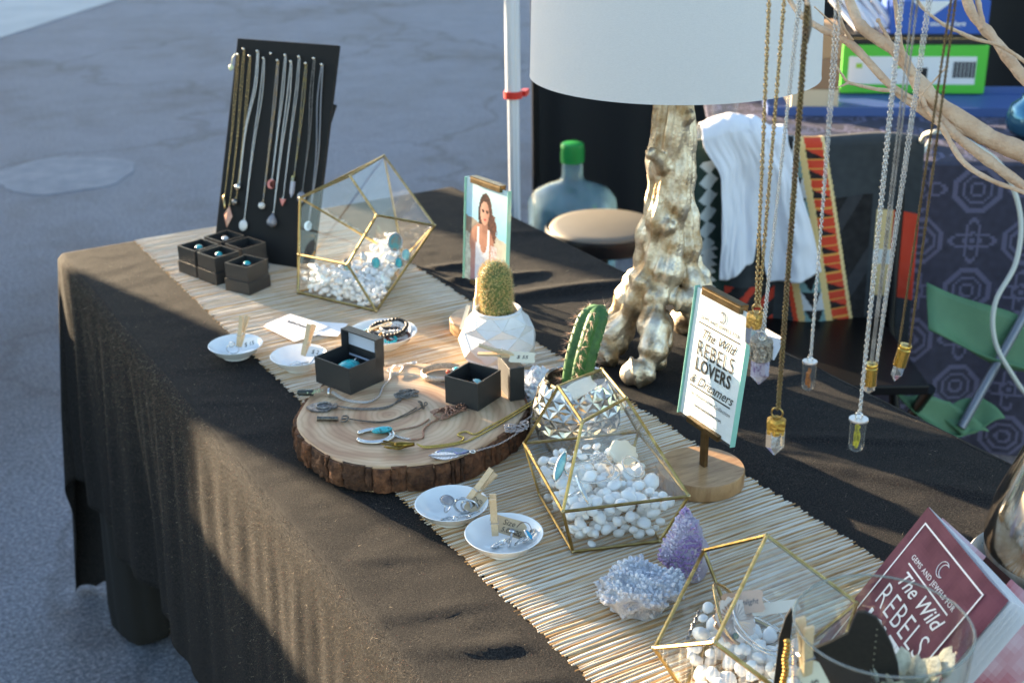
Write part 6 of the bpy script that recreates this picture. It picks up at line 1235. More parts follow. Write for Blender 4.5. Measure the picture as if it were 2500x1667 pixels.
fo_ = felt_piece('black felt horn shape standing inside the glass vase', [(-0.0137, .2055), (-0.0190, .2045), (-0.0215, .196), (-0.0235, .186), (-0.036, .176), (-0.050, .166), (-0.054, .150), (-0.050, .06), (0.010, .05), (0.016, .150), (0.013, .166), (0.008, .180), (0.002, .192), (-0.005, .202)], 0.004)
st_ = MB()
for i in range(14): st_.ball(bpt(-0.004, 0.1935 - 0.0052 * i, 0.0086), 0.00055, 6, 4)
tag(st_.obj('stitching', mat('grey_thread', L(150, 142, 120), 0.8), fo_), kind='stuff')
felt_piece('narrow black felt tip standing behind the front glass vase', [(-0.066, .168), (-0.0695, .160), (-0.0735, .140), (-0.078, 0.004), (-0.066, 0.004), (-0.0645, .140), (-0.0640, .162)], -0.045)
gs = MB()
for i in range(34): gs.ball(bpt(-0.0660 + 0.0006 * math.sin(i), 0.160 - 0.0034 * i, -0.010), 0.0026, 8, 5, sc=(1.1, 1.1, 0.6))
tag(gs.obj('bead_strand', mat('gold_beads', L(206, 166, 90), 0.25, 1.0)), 'strand of flat gold beads hanging beside the front glass vase', 'beads')
clothespin('large-looking clothespin clipped to the left rim of the front glass vase', frame(bpt(-0.050, 0.152, 0.016), (-0.10, 0.03, 0.99), (-0.2, -0.9, 0.1)))
paper_tag('cream scalloped tag hanging under the clothespin inside the front vase', frame(bpt(-0.0425, 0.146, 0.018), (0.70, -0.60, -0.35), (-0.5, -0.7, 0.35)) @ Matrix.Rotation(-0.7, 4, 'Z'), 0.032, 0.018, mat('cream_tag', None), [('$ 8', 0.007, 0, 0)])
sb = thing('sage_bundle', 'grey-green dried sage bundle wound with white string, in the front glass', 'sage bundle', bpt(0.022, 0.0, 0.008))
lm = mat('dry_sage', L(206, 204, 190), 0.85, col2=L(176, 174, 158), scale=120, bump=1, bscale=600); lv_ = MB(); rd = random.Random(2)
for i in range(190):
    a = rd.uniform(0, 2 * PI); h_ = rd.uniform(0.02, 0.158); r_ = (0.021 if h_ < 0.150 else 0.024) * math.sqrt(rd.random()); up = 0.55 + 1.4 * h_ / 0.17; d_ = Vector((math.cos(a) * rd.uniform(.3, 1), math.sin(a) * rd.uniform(.3, 1), up)).normalized(); s_ = d_.cross(Vector((-math.sin(a), math.cos(a), rd.uniform(-.5, .5)))).normalized(); l_ = rd.uniform(0.014, 0.026); w_ = l_ * rd.uniform(0.28, 0.42); p_ = Vector((r_ * math.cos(a), r_ * math.sin(a), h_)); s2 = d_.cross(s_).normalized(); cup = s_ * (l_ * rd.uniform(-.12, .12))
    lv_.add([p_, p_ + d_ * l_ * .35 + s2 * w_ * .9, p_ + d_ * l_ * .7 + s2 * w_ * .8 + cup, p_ + d_ * l_ + cup, p_ + d_ * l_ * .7 - s2 * w_ * .8 + cup, p_ + d_ * l_ * .35 - s2 * w_ * .9, p_ + d_ * l_ * .5 + s_ * w_ * 0.35 + cup * .5], [(0, 1, 6), (1, 2, 6), (2, 3, 6), (3, 4, 6), (4, 5, 6), (5, 0, 6)])
tag(lv_.obj('leaves', lm, sb, smooth=0.8), kind='stuff'); MB().tube([(0, 0, 0.008), (0, 0, 0.10), (0, 0, 0.150)], [0.012, 0.019, 0.019], 16).obj('stems', mat('sage_core', L(150, 148, 128), 0.9, col2=L(110, 110, 92), scale=200, bump=1.5, bscale=300), sb, smooth=1)
sw = MB(); sw.tube([(0.0222 * math.cos(a * 2.2), 0.0222 * math.sin(a * 2.2), 0.03 + 0.0085 * a) for a in np.linspace(0, 14, 120)], 0.0008, 5); sw.tube([(0.0225 * math.cos(-a * 2.0), 0.0225 * math.sin(-a * 2.0), 0.04 + 0.0085 * a) for a in np.linspace(0, 12.8, 110)], 0.0008, 5); sw.obj('string', mat('white_string', L(226, 224, 216), 0.8), sb, smooth=3)

# ---------------------------------------------------------------- mauve booklet
TLb = Vector((0.4243, -1.618, 0.142)); TRb = Vector((0.3655, -1.754, 0.142)); BLb = Vector((0.319, -1.633, 0.005)); ub = (TRb - TLb).normalized(); vb = (TLb - BLb); vb = (vb - ub * vb.dot(ub)).normalized(); nb2 = ub.cross(vb); W_, H_ = (TRb - TLb).length, 0.176
Mk = Matrix(((ub.x, vb.x, nb2.x, TLb.x), (ub.y, vb.y, nb2.y, TLb.y), (ub.z, vb.z, nb2.z, TLb.z), (0, 0, 0, 1)))
bk = thing('booklet', 'half-open mauve booklet with white frame and lettering leaning at the front right', 'booklet'); bk.matrix_world = Mk
def mauve(u, v):
    n_ = noise.fractal(Vector((u * 5, v * 6, 3)), 0.9, 2.1, 4); k = max(0, min(1, 0.5 + 0.7 * n_)); a = L(88, 44, 60); c = L(118, 68, 82); return tuple(a[i] + (c[i] - a[i]) * k for i in range(3)) + (1,)
me = col_grid('cover', W_, H_, 40, 46, mauve, PRINT, bend=lambda u, v: -0.006 * max(0, u - 0.75) ** 2 * 16); link('cover', me, bk, (W_ / 2, -H_ / 2, 0.0002))
WH = mat('white_print', L(232, 230, 234), 0.5)
fr = MB(); x0, x1, y0, y1 = 0.012, W_ - 0.020, -0.166, -0.012
for (cx, cy, dx, dy) in (((x0 + x1) / 2, y1, x1 - x0 + .0014, 0.0016), ((x0 + x1) / 2, y0, x1 - x0 + .0014, 0.0016), (x0, (y0 + y1) / 2, 0.0016, y1 - y0), (x1, (y0 + y1) / 2, 0.0016, y1 - y0)): fr.box((cx, cy, 0.0005), (dx, dy, 0.0002))
fr.box(((x0 + x1) / 2, -0.0475, 0.0005), (0.082, 0.0015, 0.0002)); fr.obj('frame_print', WH, bk)
cx = (x0 + x1) / 2
for (s_, sz, yy, kw) in (('GEMS AND JEWELS FOR', 0.0072, -0.0405, dict(space=1.15)), ('The Wild', 0.021, -0.0605, dict(shear=0.4, bold=0.0001)), ('REBELS', 0.0335, -0.0855, dict(space=1.12, sx=0.82, bold=-0.0004)), ('LOVERS', 0.0285, -0.1130, dict(bold=0.0013, sx=0.86)), ('& Dreamers', 0.021, -0.1375, dict(shear=0.4, bold=0.0005))): text_mesh('lettering', s_, sz, WH, bk, (cx, yy, 0.0006), **kw)
mo = MB(); mo.tube([(cx + 0.000 + 0.0075 * math.cos(a), -0.026 + 0.0075 * math.sin(a), 0.0006) for a in np.linspace(0.9, 2 * PI - 0.9, 18)] + [(cx + 0.0028 + 0.006 * math.cos(a), -0.026 + 0.006 * math.sin(a), 0.0006) for a in np.linspace(2 * PI - 1.15, 1.15, 14)], 0.0004, 5, closed=True); mo.obj('moon_mark', WH, bk, smooth=3)
for i, an in enumerate((0.035, 0.06, 0.085, 0.11, 0.15)):
    pg = MB(); n_ = 10
    prof = [(W_ * 1.0 * k / n_, 0.0, -0.0008 - 0.035 * an / 0.1 * (k / n_) ** 1.0 * 0.6 - 0.004 * math.sin(PI * k / n_)) for k in range(n_ + 1)]
    pg.add([(p_[0], 0.0, p_[2]) for p_ in prof] + [(p_[0], -H_, p_[2]) for p_ in prof] + [(p_[0], 0.0, p_[2] - 0.0003) for p_ in prof] + [(p_[0], -H_, p_[2] - 0.0003) for p_ in prof],
           [(k, k + 1, n_ + 2 + k, n_ + 1 + k)[::-1] for k in range(n_)] + [(2 * n_ + 2 + k, 2 * n_ + 3 + k, 3 * n_ + 4 + k, 3 * n_ + 3 + k) for k in range(n_)] + [(k, k + 1, 2 * n_ + 3 + k, 2 * n_ + 2 + k) for k in range(n_)]); pg.obj('page', WHITEPAPER, bk, smooth=0.5)
def pinkp(u, v):
    n_ = noise.fractal(Vector((u * 3, v * 3, 9)), 0.9, 2.0, 3); k = max(0, min(1, 0.5 + n_)); a = L(196, 110, 120); c = L(232, 210, 218); col = tuple(a[i] + (c[i] - a[i]) * k for i in range(3))
    if abs(u - 0.45 + 0.1 * n_) < 0.09: col = L(66, 42, 38)[:3]
    return (*col, 1)
me = col_grid('photo_page', W_ * 0.98, H_, 30, 34, pinkp, PRINT); link('photo_page', me, bk, (W_ * 0.50, -H_ / 2, -0.046), (0, 0.50, 0))

# ---------------------------------------------------------------- mercury glass vase and speckled dish at the right edge
vz = MB(); vz.lathe([(0, 0.004), (0.055, 0.004), (0.062, 0.010), (0.070, 0.03), (0.072, 0.05), (0.066, 0.085), (0.054, 0.12), (0.042, 0.155), (0.034, 0.19), (0.031, 0.22), (0.035, 0.25), (0.038, 0.262), (0.036, 0.262), (0.029, 0.22), (0.032, 0.19), (0.05, 0.12), (0.06, 0.05), (0, 0.012)], 56)
vm = mat('streaked_mercury', L(224, 219, 212), 0.13, 1.0, col2=L(150, 128, 108), scale=16, detail=8, ramp=(0.42, 0.66), rvar=0.3, stretch=(1, 1, 0.25))
tag(vz.obj('mercury_vase', vm, loc=(0.600, -1.635, 0.012), smooth=0.9), 'streaky silvered glass vase cut off by the right edge', 'vase')
sd = MB(); sd.lathe([(0, 0.0), (0.060, 0.0), (0.075, 0.006), (0.084, 0.026), (0.0825, 0.028), (0.080, 0.027), (0.072, 0.010), (0, 0.0075)], 56)
spk = mat('speckled_stoneware', L(214, 210, 202), 0.35, col2=L(60, 50, 44), scale=420, detail=1, ramp=(0.70, 0.76)); tag(sd.obj('speckled_dish', spk, loc=(0.600, -1.635, 0.003), smooth=0.9), 'white speckled stoneware dish under the silvered vase', 'dish')
wc = MB(); wc.add([(0.748, -0.955, 0.004), (0.772, -0.950, 0.030), (0.772, -1.035, 0.026), (0.745, -1.045, 0.003)], [(0, 1, 2, 3)]); wo = tag(wc.obj('white_card', WHITEPAPER), 'blank white card leaning at the back edge of the black cloth', 'card'); ws_ = wo.modifiers.new('th', 'SOLIDIFY'); ws_.thickness = 0.0008

# ================================================================ BACKGROUND
# ---------------------------------------------------------------- tent pole
tp = thing('tent_pole', 'white aluminium canopy pole with a red clip, behind the table', 'pole', (0.856, -0.129, GZ), 0.5)
alu = mat('white_aluminium', L(206, 212, 222), 0.35, 0.3, rvar=0.1)
def fluted(r, n=24, d=0.0012): return [((r - d * (k % 3 == 0)) * math.cos(2 * PI * k / n), (r - d * (k % 3 == 0)) * math.sin(2 * PI * k / n)) for k in range(n)]
MB().prism(fluted(0.0115), 0.006, 0.96).obj('lower_tube', alu, tp); MB().prism(fluted(0.0148), 0.955, 2.2).obj('upper_tube', alu, tp); MB().box((0, 0, 0.004), (0.08, 0.08, 0.006)).obj('foot_plate', alu, tp)
cp_ = MB(); cp_.lathe([(0.0152, 0.944), (0.0185, 0.944), (0.0185, 0.958), (0.0152, 0.958)], 24, closed=True); cp_.box((0.024, -0.012, 0.9515), (0.026, 0.012, 0.011), 0.3); cp_.obj('red_clip', mat('red_plastic', L(196, 40, 34), 0.4), tp, smooth=0.6)
# ---------------------------------------------------------------- water jug
jg = thing('water_jug', 'clear blue water jug with a green cap standing on the asphalt', 'jug', (1.700, 0.970, GZ), 0)
jm = thin_glass('jug_plastic', (0.80, 0.93, 0.98, 1), film=0.34, filmc=(0.55, 0.78, 0.9, 1))
MB().lathe([(0, 0), (0.125, 0), (0.138, 0.012), (0.138, 0.09), (0.132, 0.10), (0.138, 0.11), (0.138, 0.20), (0.132, 0.21), (0.138, 0.22), (0.138, 0.315), (0.134, 0.335), (0.115, 0.358), (0.07, 0.378), (0.040, 0.390), (0.032, 0.405), (0.031, 0.455)], 48).obj('bottle', jm, jg, smooth=0.9)
wt = MB(); wt.lathe([(0, 0.004), (0.122, 0.004), (0.133, 0.014), (0.133, 0.26), (0.133, 0.262), (0, 0.262)], 40); wt.obj('water', thin_glass('water_fill', (0.80, 0.88, 0.90, 1), ior=1.2), jg, smooth=0.9)
gc = MB(); gc.lathe([(0.0325, 0.448), (0.0350, 0.450), (0.0350, 0.498), (0.0335, 0.506), (0.030, 0.508), (0, 0.508)], 32)
for k in range(30): a = 2 * PI * k / 30; gc.box((0.0352 * math.cos(a), 0.0352 * math.sin(a), 0.474), (0.0012, 0.003, 0.044), a)
gc.obj('cap', mat('green_plastic', L(30, 140, 64), 0.4), jg, smooth=0.6)
# ---------------------------------------------------------------- stool
sto = thing('stool', 'round stool with a beige padded seat and black rim', 'stool', (1.409, 0.364, GZ), 0.2); sz = 0.464
MB().lathe([(0, sz), (0.120, sz), (0.138, sz - 0.004), (0.1435, sz - 0.012), (0.1435, sz - 0.02), (0, sz - 0.02)], 56).obj('seat_pad', mat('beige_vinyl', L(130, 122, 108), 0.5, col2=L(122, 114, 100), scale=8), sto, smooth=0.8)
MB().lathe([(0.140, sz - 0.010), (0.150, sz - 0.008), (0.154, sz - 0.018), (0.152, sz - 0.048), (0.140, sz - 0.054), (0.10, sz - 0.054)], 56).obj('rim', mat('black_gloss', L(14, 14, 16), 0.35), sto, smooth=0.9)
for k in range(4):
    a = PI / 4 + PI / 2 * k; MB().tube([(0.10 * math.cos(a), 0.10 * math.sin(a), sz - 0.05), (0.17 * math.cos(a), 0.17 * math.sin(a), 0.01), (0.172 * math.cos(a), 0.172 * math.sin(a), 0.0)], 0.0105, 10).obj('leg', mat('black_steel', L(26, 26, 28), 0.4, 0.6), sto, smooth=0.8)
MB().tube(arc((0, 0, 0.18), 0.145, 0, 2 * PI, 40)[:-1], 0.007, 8, closed=True).obj('foot_ring', mat('black_steel', None), sto, smooth=1)
bx_ = thing('storage_crate', 'pale blue plastic crate on the ground under the stool', 'crate', (1.62, 0.48, GZ), -0.5); open_box(bx_, 0.30, 0.22, 0.16, 0.006, 0.006, 'crate_body', mat('blue_plastic', L(120, 168, 190), 0.4)); MB().box((0, -0.113, 0.12), (0.12, 0.006, 0.02)).obj('handle_bar', mat('blue_plastic', None), bx_)
# ---------------------------------------------------------------- black draped rack behind
def hangcloth(name, w_, h_, folds, amp, m, nu=60, nv=24, th=0.002, fn=None, sag=0.0):
    vs = []; fs = []
    for j in range(nv + 1):
        for i in range(nu + 1):
            u, v = i / nu, j / nv; d_ = amp * (0.25 + 0.75 * v) * (math.sin(u * folds * 2 * PI + 1.1 * math.sin(u * 9)) + 0.4 * math.sin(u * folds * 5.1)); vs.append((w_ * (u - 0.5), d_, -h_ * v - sag * math.sin(PI * u)))
    for j in range(nv):
        for i in range(nu): a = j * (nu + 1) + i; fs.append((a, a + 1, a + nu + 2, a + nu + 1))
    mb = MB(); mb.add(vs, fs); o_ = mb.obj(name, m, smooth=3); s_ = o_.modifiers.new('thickness', 'SOLIDIFY'); s_.thickness = th; return o_
BLK = mat('matte_black_cloth', L(26, 26, 28), 0.9)
rk = thing('draped_rack', 'black cloth hanging over a rack behind the water jug', 'rack', (2.19, 1.345, GZ), math.atan2(-0.329, 0.555))
d1 = hangcloth('cloth', 0.66, 1.20, 4, 0.016, BLK); d1.parent = rk; d1.location = (0, 0, 1.24)
fr_ = MB(); fr_.tube([(-0.34, 0, 0), (-0.34, 0, 1.25), (0.34, 0, 1.25), (0.34, 0, 0)], 0.012, 10); fr_.tube([(-0.34, -0.2, 0.012), (-0.34, 0.2, 0.012)], 0.012, 8); fr_.tube([(0.34, -0.2, 0.012), (0.34, 0.2, 0.012)], 0.012, 8); fr_.obj('frame', mat('black_steel', None), rk, smooth=1)
bwk = thing('black_backdrop', 'black fabric backdrop hanging behind the neighbouring table', 'backdrop', (3.25, 1.05, GZ), -0.53); d2 = hangcloth('cloth', 2.4, 1.75, 7, 0.03, BLK, 90, 20); d2.parent = bwk; d2.location = (0, 0, 1.80)
f2 = MB(); f2.tube([(-1.2, 0.02, 0), (-1.2, 0.02, 1.8), (1.2, 0.02, 1.8), (1.2, 0.02, 0)], 0.014, 8); f2.obj('frame', mat('black_steel', None), bwk, smooth=1)
# ---------------------------------------------------------------- neighbouring table with patterned cloth
E1 = Vector((0.813, -0.582, 0)); E2 = Vector((0.582, 0.813, 0)); RZB = math.atan2(-0.582, 0.813); F0 = Vector((1.41, -0.15, 0))
nt_ = thing('patterned_tablecloth', 'dark table covered with a purple-grey cloth of octagon medallions', 'tablecloth', (F0.x, F0.y, 0), RZB)
def pat(u, v):      # metres on the cloth
    cell = 0.115; a = L(42, 42, 56); c = L(92, 90, 114); res = 0.0
    gx, gy = u / cell, v / cell; ix, iy = math.floor(gx), math.floor(gy); x, y = gx - ix - 0.5, gy - iy - 0.5; alt = (ix + iy) % 2
    r_ = max(abs(x), abs(y), (abs(x) + abs(y)) * 0.72)
    if alt: res = 1.0 if (0.36 < r_ < 0.44 or 0.24 < r_ < 0.29 or 0.10 < r_ < 0.15) else 0.15
    else:
        th_ = math.atan2(y, x); rr = math.hypot(x, y); st = 0.28 + 0.13 * math.cos(4 * th_); res = 1.0 if (abs(rr - st) < 0.035 or rr < 0.05 or abs(rr - 0.14) < 0.025) else 0.15
    n_ = 0.15 * noise.noise(Vector((u * 60, v * 60, 1))); res = max(0, min(1, res + n_)); return tuple(a[i] + (c[i] - a[i]) * res for i in range(3)) + (1,)
NW, ND, NH = 1.75, 0.70, 0.68
prm = mat('printed_cotton', (1, 1, 1, 1), 0.85, attr='Print')
vs = []; fs = []; uvs = []; nu, nv1, nv2 = 330, 70, 130
for j in range(nv1 + nv2 + 1):
    for i in range(nu + 1):
        x = NW * i / nu - 0.05
        if j <= nv1: y = ND * (1 - j / nv1); z = 0.0; vv_ = y
        else: t_ = (j - nv1) / nv2; y = -0.010 - 0.03 * t_ + 0.012 * t_ * math.sin(x * 26) ; z = -NH * t_; vv_ = -NH * t_
        vs.append((x, y, z)); uvs.append((x, vv_))
for j in range(nv1 + nv2):
    for i in range(nu): a = j * (nu + 1) + i; fs.append((a + nu + 1, a + nu + 2, a + 1, a))
me = bpy.data.meshes.new('cloth'); me.from_pydata(vs, [], fs); color_faces(me, lambda k, c_: pat((uvs[fs[k][0]][0] + uvs[fs[k][2]][0]) / 2, (uvs[fs[k][0]][1] + uvs[fs[k][2]][1]) / 2)); me.materials.append(prm); shade(me, 0.8); co_ = link('cloth', me, nt_); s_ = co_.modifiers.new('thickness', 'SOLIDIFY'); s_.thickness = 0.0015
tl_ = MB(); tl_.box((NW / 2 - 0.05, ND / 2, -0.022), (NW - 0.04, ND - 0.03, 0.03)); 
for (x, y) in ((0.05, 0.1), (NW - 0.15, 0.1), (0.05, ND - 0.1), (NW - 0.15, ND - 0.1)): tl_.tube([(x, y, GZ), (x, y, -0.038)], 0.014, 8)
tl_.obj('folding_frame', mat('table_plastic', None), nt_, smooth=0.6)
def on(s_, d_, z=0.0): p_ = F0 + E1 * s_ + E2 * d_; return (p_.x, p_.y, z)
ty = thing('blue_tray', 'flat blue tray under the boxes on the neighbouring table', 'tray', on(0.75, 0.56), RZB); open_box(ty, 1.30, 0.26, 0.022, 0.006, 0.004, 'tray_body', mat('blue_tray_plastic', L(64, 90, 146), 0.5))
g1 = Vector((2.0423, 0.2039, 0)); g2 = Vector((2.3416, -0.0113, 0)); gm = (g1 + g2) / 2 + E2 * 0.10
gb = thing('green_box', 'bright green carton with a white label and barcode', 'box', (gm.x, gm.y, 0.0075), RZB); GW = (g2 - g1).length
MB().box((0, 0, 0.0625), (GW, 0.18, 0.125)).obj('carton', mat('green_carton', L(84, 190, 60), 0.45), gb, bevel=0.001); MB().box((-0.005, -0.0906, 0.060), (GW * 0.88, 0.0008, 0.072)).obj('label_panel', mat('label_white', L(222, 224, 224), 0.5), gb)
bcd = MB(); 
for k in range(18): bcd.box((GW * 0.27 + k * 0.0032, -0.0912, 0.062), (0.0012 + 0.0010 * (k * 7 % 3), 0.0006, 0.042))
bcd.obj('barcode', INK, gb); MB().box((-GW * 0.38, -0.0912, 0.072), (0.016, 0.0006, 0.012)).obj('green_mark', mat('lime_ink', L(150, 196, 60), 0.5), gb); MB().box((-GW * 0.10, -0.0912, 0.072), (0.014, 0.0006, 0.012)).obj('green_mark', mat('lime_ink', None), gb); MB().box((GW * 0.06, -0.0912, 0.050), (0.026, 0.0006, 0.034)).obj('dark_mark', INK, gb)
kb_ = thing('black_box', 'flat black box lying on the green carton', 'box', (gm.x, gm.y, 0.133), RZB); MB().box((0, 0, 0.013), (GW * 0.96, 0.17, 0.026)).obj('carton', mat('black_card', L(24, 24, 26), 0.5), kb_, bevel=0.001); MB().box((0, -0.0853, 0.016), (GW * 0.9, 0.0006, 0.003)).obj('gold_line', GOLD, kb_)
ub_ = on(0.0, 0.0); bp_ = gm + E1 * 0.055; bl = thing('blue_box', 'blue carton with white lettering on the black box', 'box', (bp_.x, bp_.y, 0.1595), RZB); MB().box((0, 0, 0.042), (0.245, 0.16, 0.084)).obj('carton', mat('blue_carton', L(44, 88, 172), 0.45), bl, bevel=0.001)
tr = MB(); tr.add([(-0.075, -0.0806, 0.084), (0.03, -0.0806, 0.084), (-0.022, -0.0806, 0.045)], [(0, 2, 1)]); tr.obj('white_triangle', mat('label_white', None), bl); text_mesh('lettering', 'storage bags', 0.018, mat('label_white', None), bl, (0.02, -0.0808, 0.026), (PI / 2, 0, 0), shear=0.25, bold=0.0004)
for (s_, zz, hh, cc, nm, lb_) in ((0.215, 0.0075, 0.055, L(206, 186, 156), 'cream_box', 'cream carton at the bottom of the stack beside the lampshade'), (0.215, 0.0635, 0.075, L(150, 116, 88), 'brown_box', 'middle brown cardboard carton beside the lampshade'), (0.215, 0.1395, 0.070, L(176, 140, 104), 'brown_box', 'top light brown cardboard carton beside the lampshade')):
    q = on(s_, 0.52, zz); o_ = thing(nm, lb_, 'box', q, RZB); MB().box((0, 0, hh / 2), (0.115, 0.16, hh)).obj('carton', mat('card_' + lb_.split()[0] + lb_.split()[1], cc, 0.7), o_, bevel=0.001); MB().box((0, 0, hh + 0.0003), (0.04, 0.158, 0.0005)).obj('tape', mat('packing_tape', L(190, 160, 120), 0.3), o_)
pr2 = thing('paper_rolls', 'bunch of white paper rolls leaning on the green carton', 'paper rolls', (gm.x - E1.x * 0.125, gm.y - E1.y * 0.125, 0.160), RZB)
for k in range(7): x_ = -0.055 + 0.018 * k; MB().tube([(x_ + 0.035, -0.055, 0.008 + 0.004 * (k % 2)), (x_ - 0.03, 0.02, 0.075 + 0.012 * (k % 3))], 0.0085, 10).obj('roll', mat('roll_paper', L(214, 212, 220), 0.7), pr2, smooth=0.8)
gbt = MB(); gbt.lathe([(0, 0), (0.030, 0), (0.033, 0.01), (0.033, 0.10), (0.024, 0.125), (0.012, 0.14), (0.012, 0.17), (0.014, 0.175)], 28); tag(gbt.obj('glass_bottle', thin_glass('bottle_glass', (0.85, 0.9, 0.95, 1), film=0.08), loc=on(-0.005, 0.42, 0.002), smooth=0.9), 'small clear glass bottle at the left end of the neighbouring table', 'bottle')
sbw = MB(); sbw.lathe([(0, 0), (0.03, 0), (0.055, 0.02), (0.06, 0.045), (0.05, 0.075), (0.03, 0.09), (0.028, 0.10)], 28); tag(sbw.obj('blue_glass_jar', mat('blue_mirror_glass', L(70, 120, 150), 0.1, 0.6), loc=(2.089, -0.368, 0.002), smooth=0.9), 'shiny blue glass jar at the right edge behind the branches', 'jar')
# ---------------------------------------------------------------- chair with blanket and towel
cdir = Vector((0.866, -0.500, 0)); RC = math.atan2(-0.5, 0.866); CT = Vector((1.391, -0.382, 0))
chr_ = thing('folding_chair', 'black folding chair under the striped blanket', 'chair', (CT.x, CT.y, GZ), RC); fm = mat('black_steel', None)
for sx in (-1, 1): MB().tube([(sx * 0.20, 0.0, 0.83), (sx * 0.20, -0.02, 0.45), (sx * 0.20, -0.30, 0.0)], 0.011, 8).obj('leg', fm, chr_, smooth=1); MB().tube([(sx * 0.185, -0.36, 0.45), (sx * 0.185, 0.05, 0.0)], 0.011, 8).obj('leg', fm, chr_, smooth=1)
MB().box((0, -0.19, 0.452), (0.36, 0.36, 0.02)).obj('seat', fm, chr_, bevel=0.004); MB().box((0, 0.004, 0.72), (0.38, 0.012, 0.20)).obj('backrest', fm, chr_, bevel=0.004)
def blank_col(u, v):      # u across the chair, v down the front
    S_ = lambda *c: L(*c); n_ = noise.noise(Vector((u * 30, v * 30, 4))) * 0.03; col = S_(52, 56, 60)
    if u < 0.20:
        col = S_(36, 54, 48)
        if 0.04 < u < 0.145:
            if v > 0.52: 
                w_ = 0.018 + 0.030 * ((v * 26) % 1.0); col = S_(206, 206, 204) if abs(u - 0.095) < w_ else col
            elif v > 0.10:
                k_ = (v * 13) % 1.0; col = S_(190, 196, 196) if abs(u - 0.085) < 0.038 * (1 - abs(2 * k_ - 1)) + 0.006 else col
    c0 = 0.42 + 0.20 * v
    if 0.18 < u < 0.40 and v > 0.72: col = S_(34, 34, 36) if (u * 9 + v * 7) % 1 < 0.6 else S_(190, 60, 40)
    if c0 - 0.11 < u < c0 + 0.15:
        d_ = u - c0
        if d_ < -0.09: col = S_(206, 70, 40)
        elif d_ < -0.06: col = S_(216, 180, 120)
        elif d_ < 0.03:
            k_ = (v * 11) % 1.0; col = S_(30, 28, 30) if abs(d_ + 0.015) < 0.042 * (1 - k_) else (S_(204, 204, 206) if (v * 11) % 2 < 1 else S_(120, 150, 150))
        elif d_ < 0.06: col = S_(222, 190, 130)
        else: col = S_(206, 66, 40)
        if d_ > 0.06 and ((v * 11) % 1.0) > 0.55 + 6 * (d_ - 0.06): col = S_(40, 28, 28)
        elif d_ > 0.06 and (v * 22) % 1.0 < 0.16: col = S_(222, 150, 70)
        if d_ > 0.135: col = S_(226, 196, 140)
    if u > c0 + 0.15 and u < 0.80 and v > 0.28: col = S_(24, 22, 24) if abs(((u * 4 + v * 2.2) % 1) - 0.5) > 0.14 else S_(48, 48, 52)
    if u > 0.82 and 0.36 < v < 0.78:
        col = S_(200, 64, 40) if u > 0.895 else S_(214, 186, 134)
        if 0.55 < v < 0.62 and u < 0.9: col = S_(206, 206, 204)
    return tuple(max(0, c + n_ * 0.3) for c in col[:3]) + (1,)
blk = thing('blanket', 'dark woven blanket with red, cream and black triangle bands over the chair', 'blanket', (CT.x, CT.y, 0), RC)
vs = []; fs = []; uvs = []; nu, nv = 190, 280; BW, BF, BB = 0.47, 0.44, 0.30
for j in range(nv + 1):
    for i in range(nu + 1):
        u = i / nu; t_ = j / nv * (BF + BB) ; top_z = 0.096 + 0.012 * math.sin(PI * u) + 0.006 * math.sin(9 * u); w_ = BW * (1 + 0.06 * max(0, t_ - BB)); x = w_ * (u - 0.5)
        if t_ < BB - 0.02: y = 0.020 + 0.05 * (BB - t_); z = top_z - 0.02 - (BB - 0.02 - t_)
        elif t_ < BB + 0.02: a = (t_ - BB + 0.02) / 0.04 * PI; y = 0.020 * math.cos(a); z = top_z - 0.02 + 0.02 * math.sin(a)
        else: h_ = t_ - BB - 0.02; y = -0.020 - 0.03 * h_ - 0.012 * min(1, h_ / 0.1) * math.sin(u * 21 + 3 * math.sin(u * 4)); z = top_z - 0.02 - h_
        vs.append((x, y, z)); uvs.append((u, (t_ - BB) / BF))
for j in range(nv):
    for i in range(nu): a = j * (nu + 1) + i; fs.append((a, a + 1, a + nu + 2, a + nu + 1))
me = bpy.data.meshes.new('weave'); me.from_pydata(vs, [], fs); color_faces(me, lambda k, c_: blank_col((uvs[fs[k][0]][0] + uvs[fs[k][2]][0]) / 2, (uvs[fs[k][0]][1] + uvs[fs[k][2]][1]) / 2)); me.materials.append(mat('woven_wool', (1, 1, 1, 1), 0.9, attr='Print', sheen=0.1)); shade(me, 3.14); o_ = link('weave', me, blk); s_ = o_.modifiers.new('thickness', 'SOLIDIFY'); s_.thickness = 0.004; s_.offset = 1
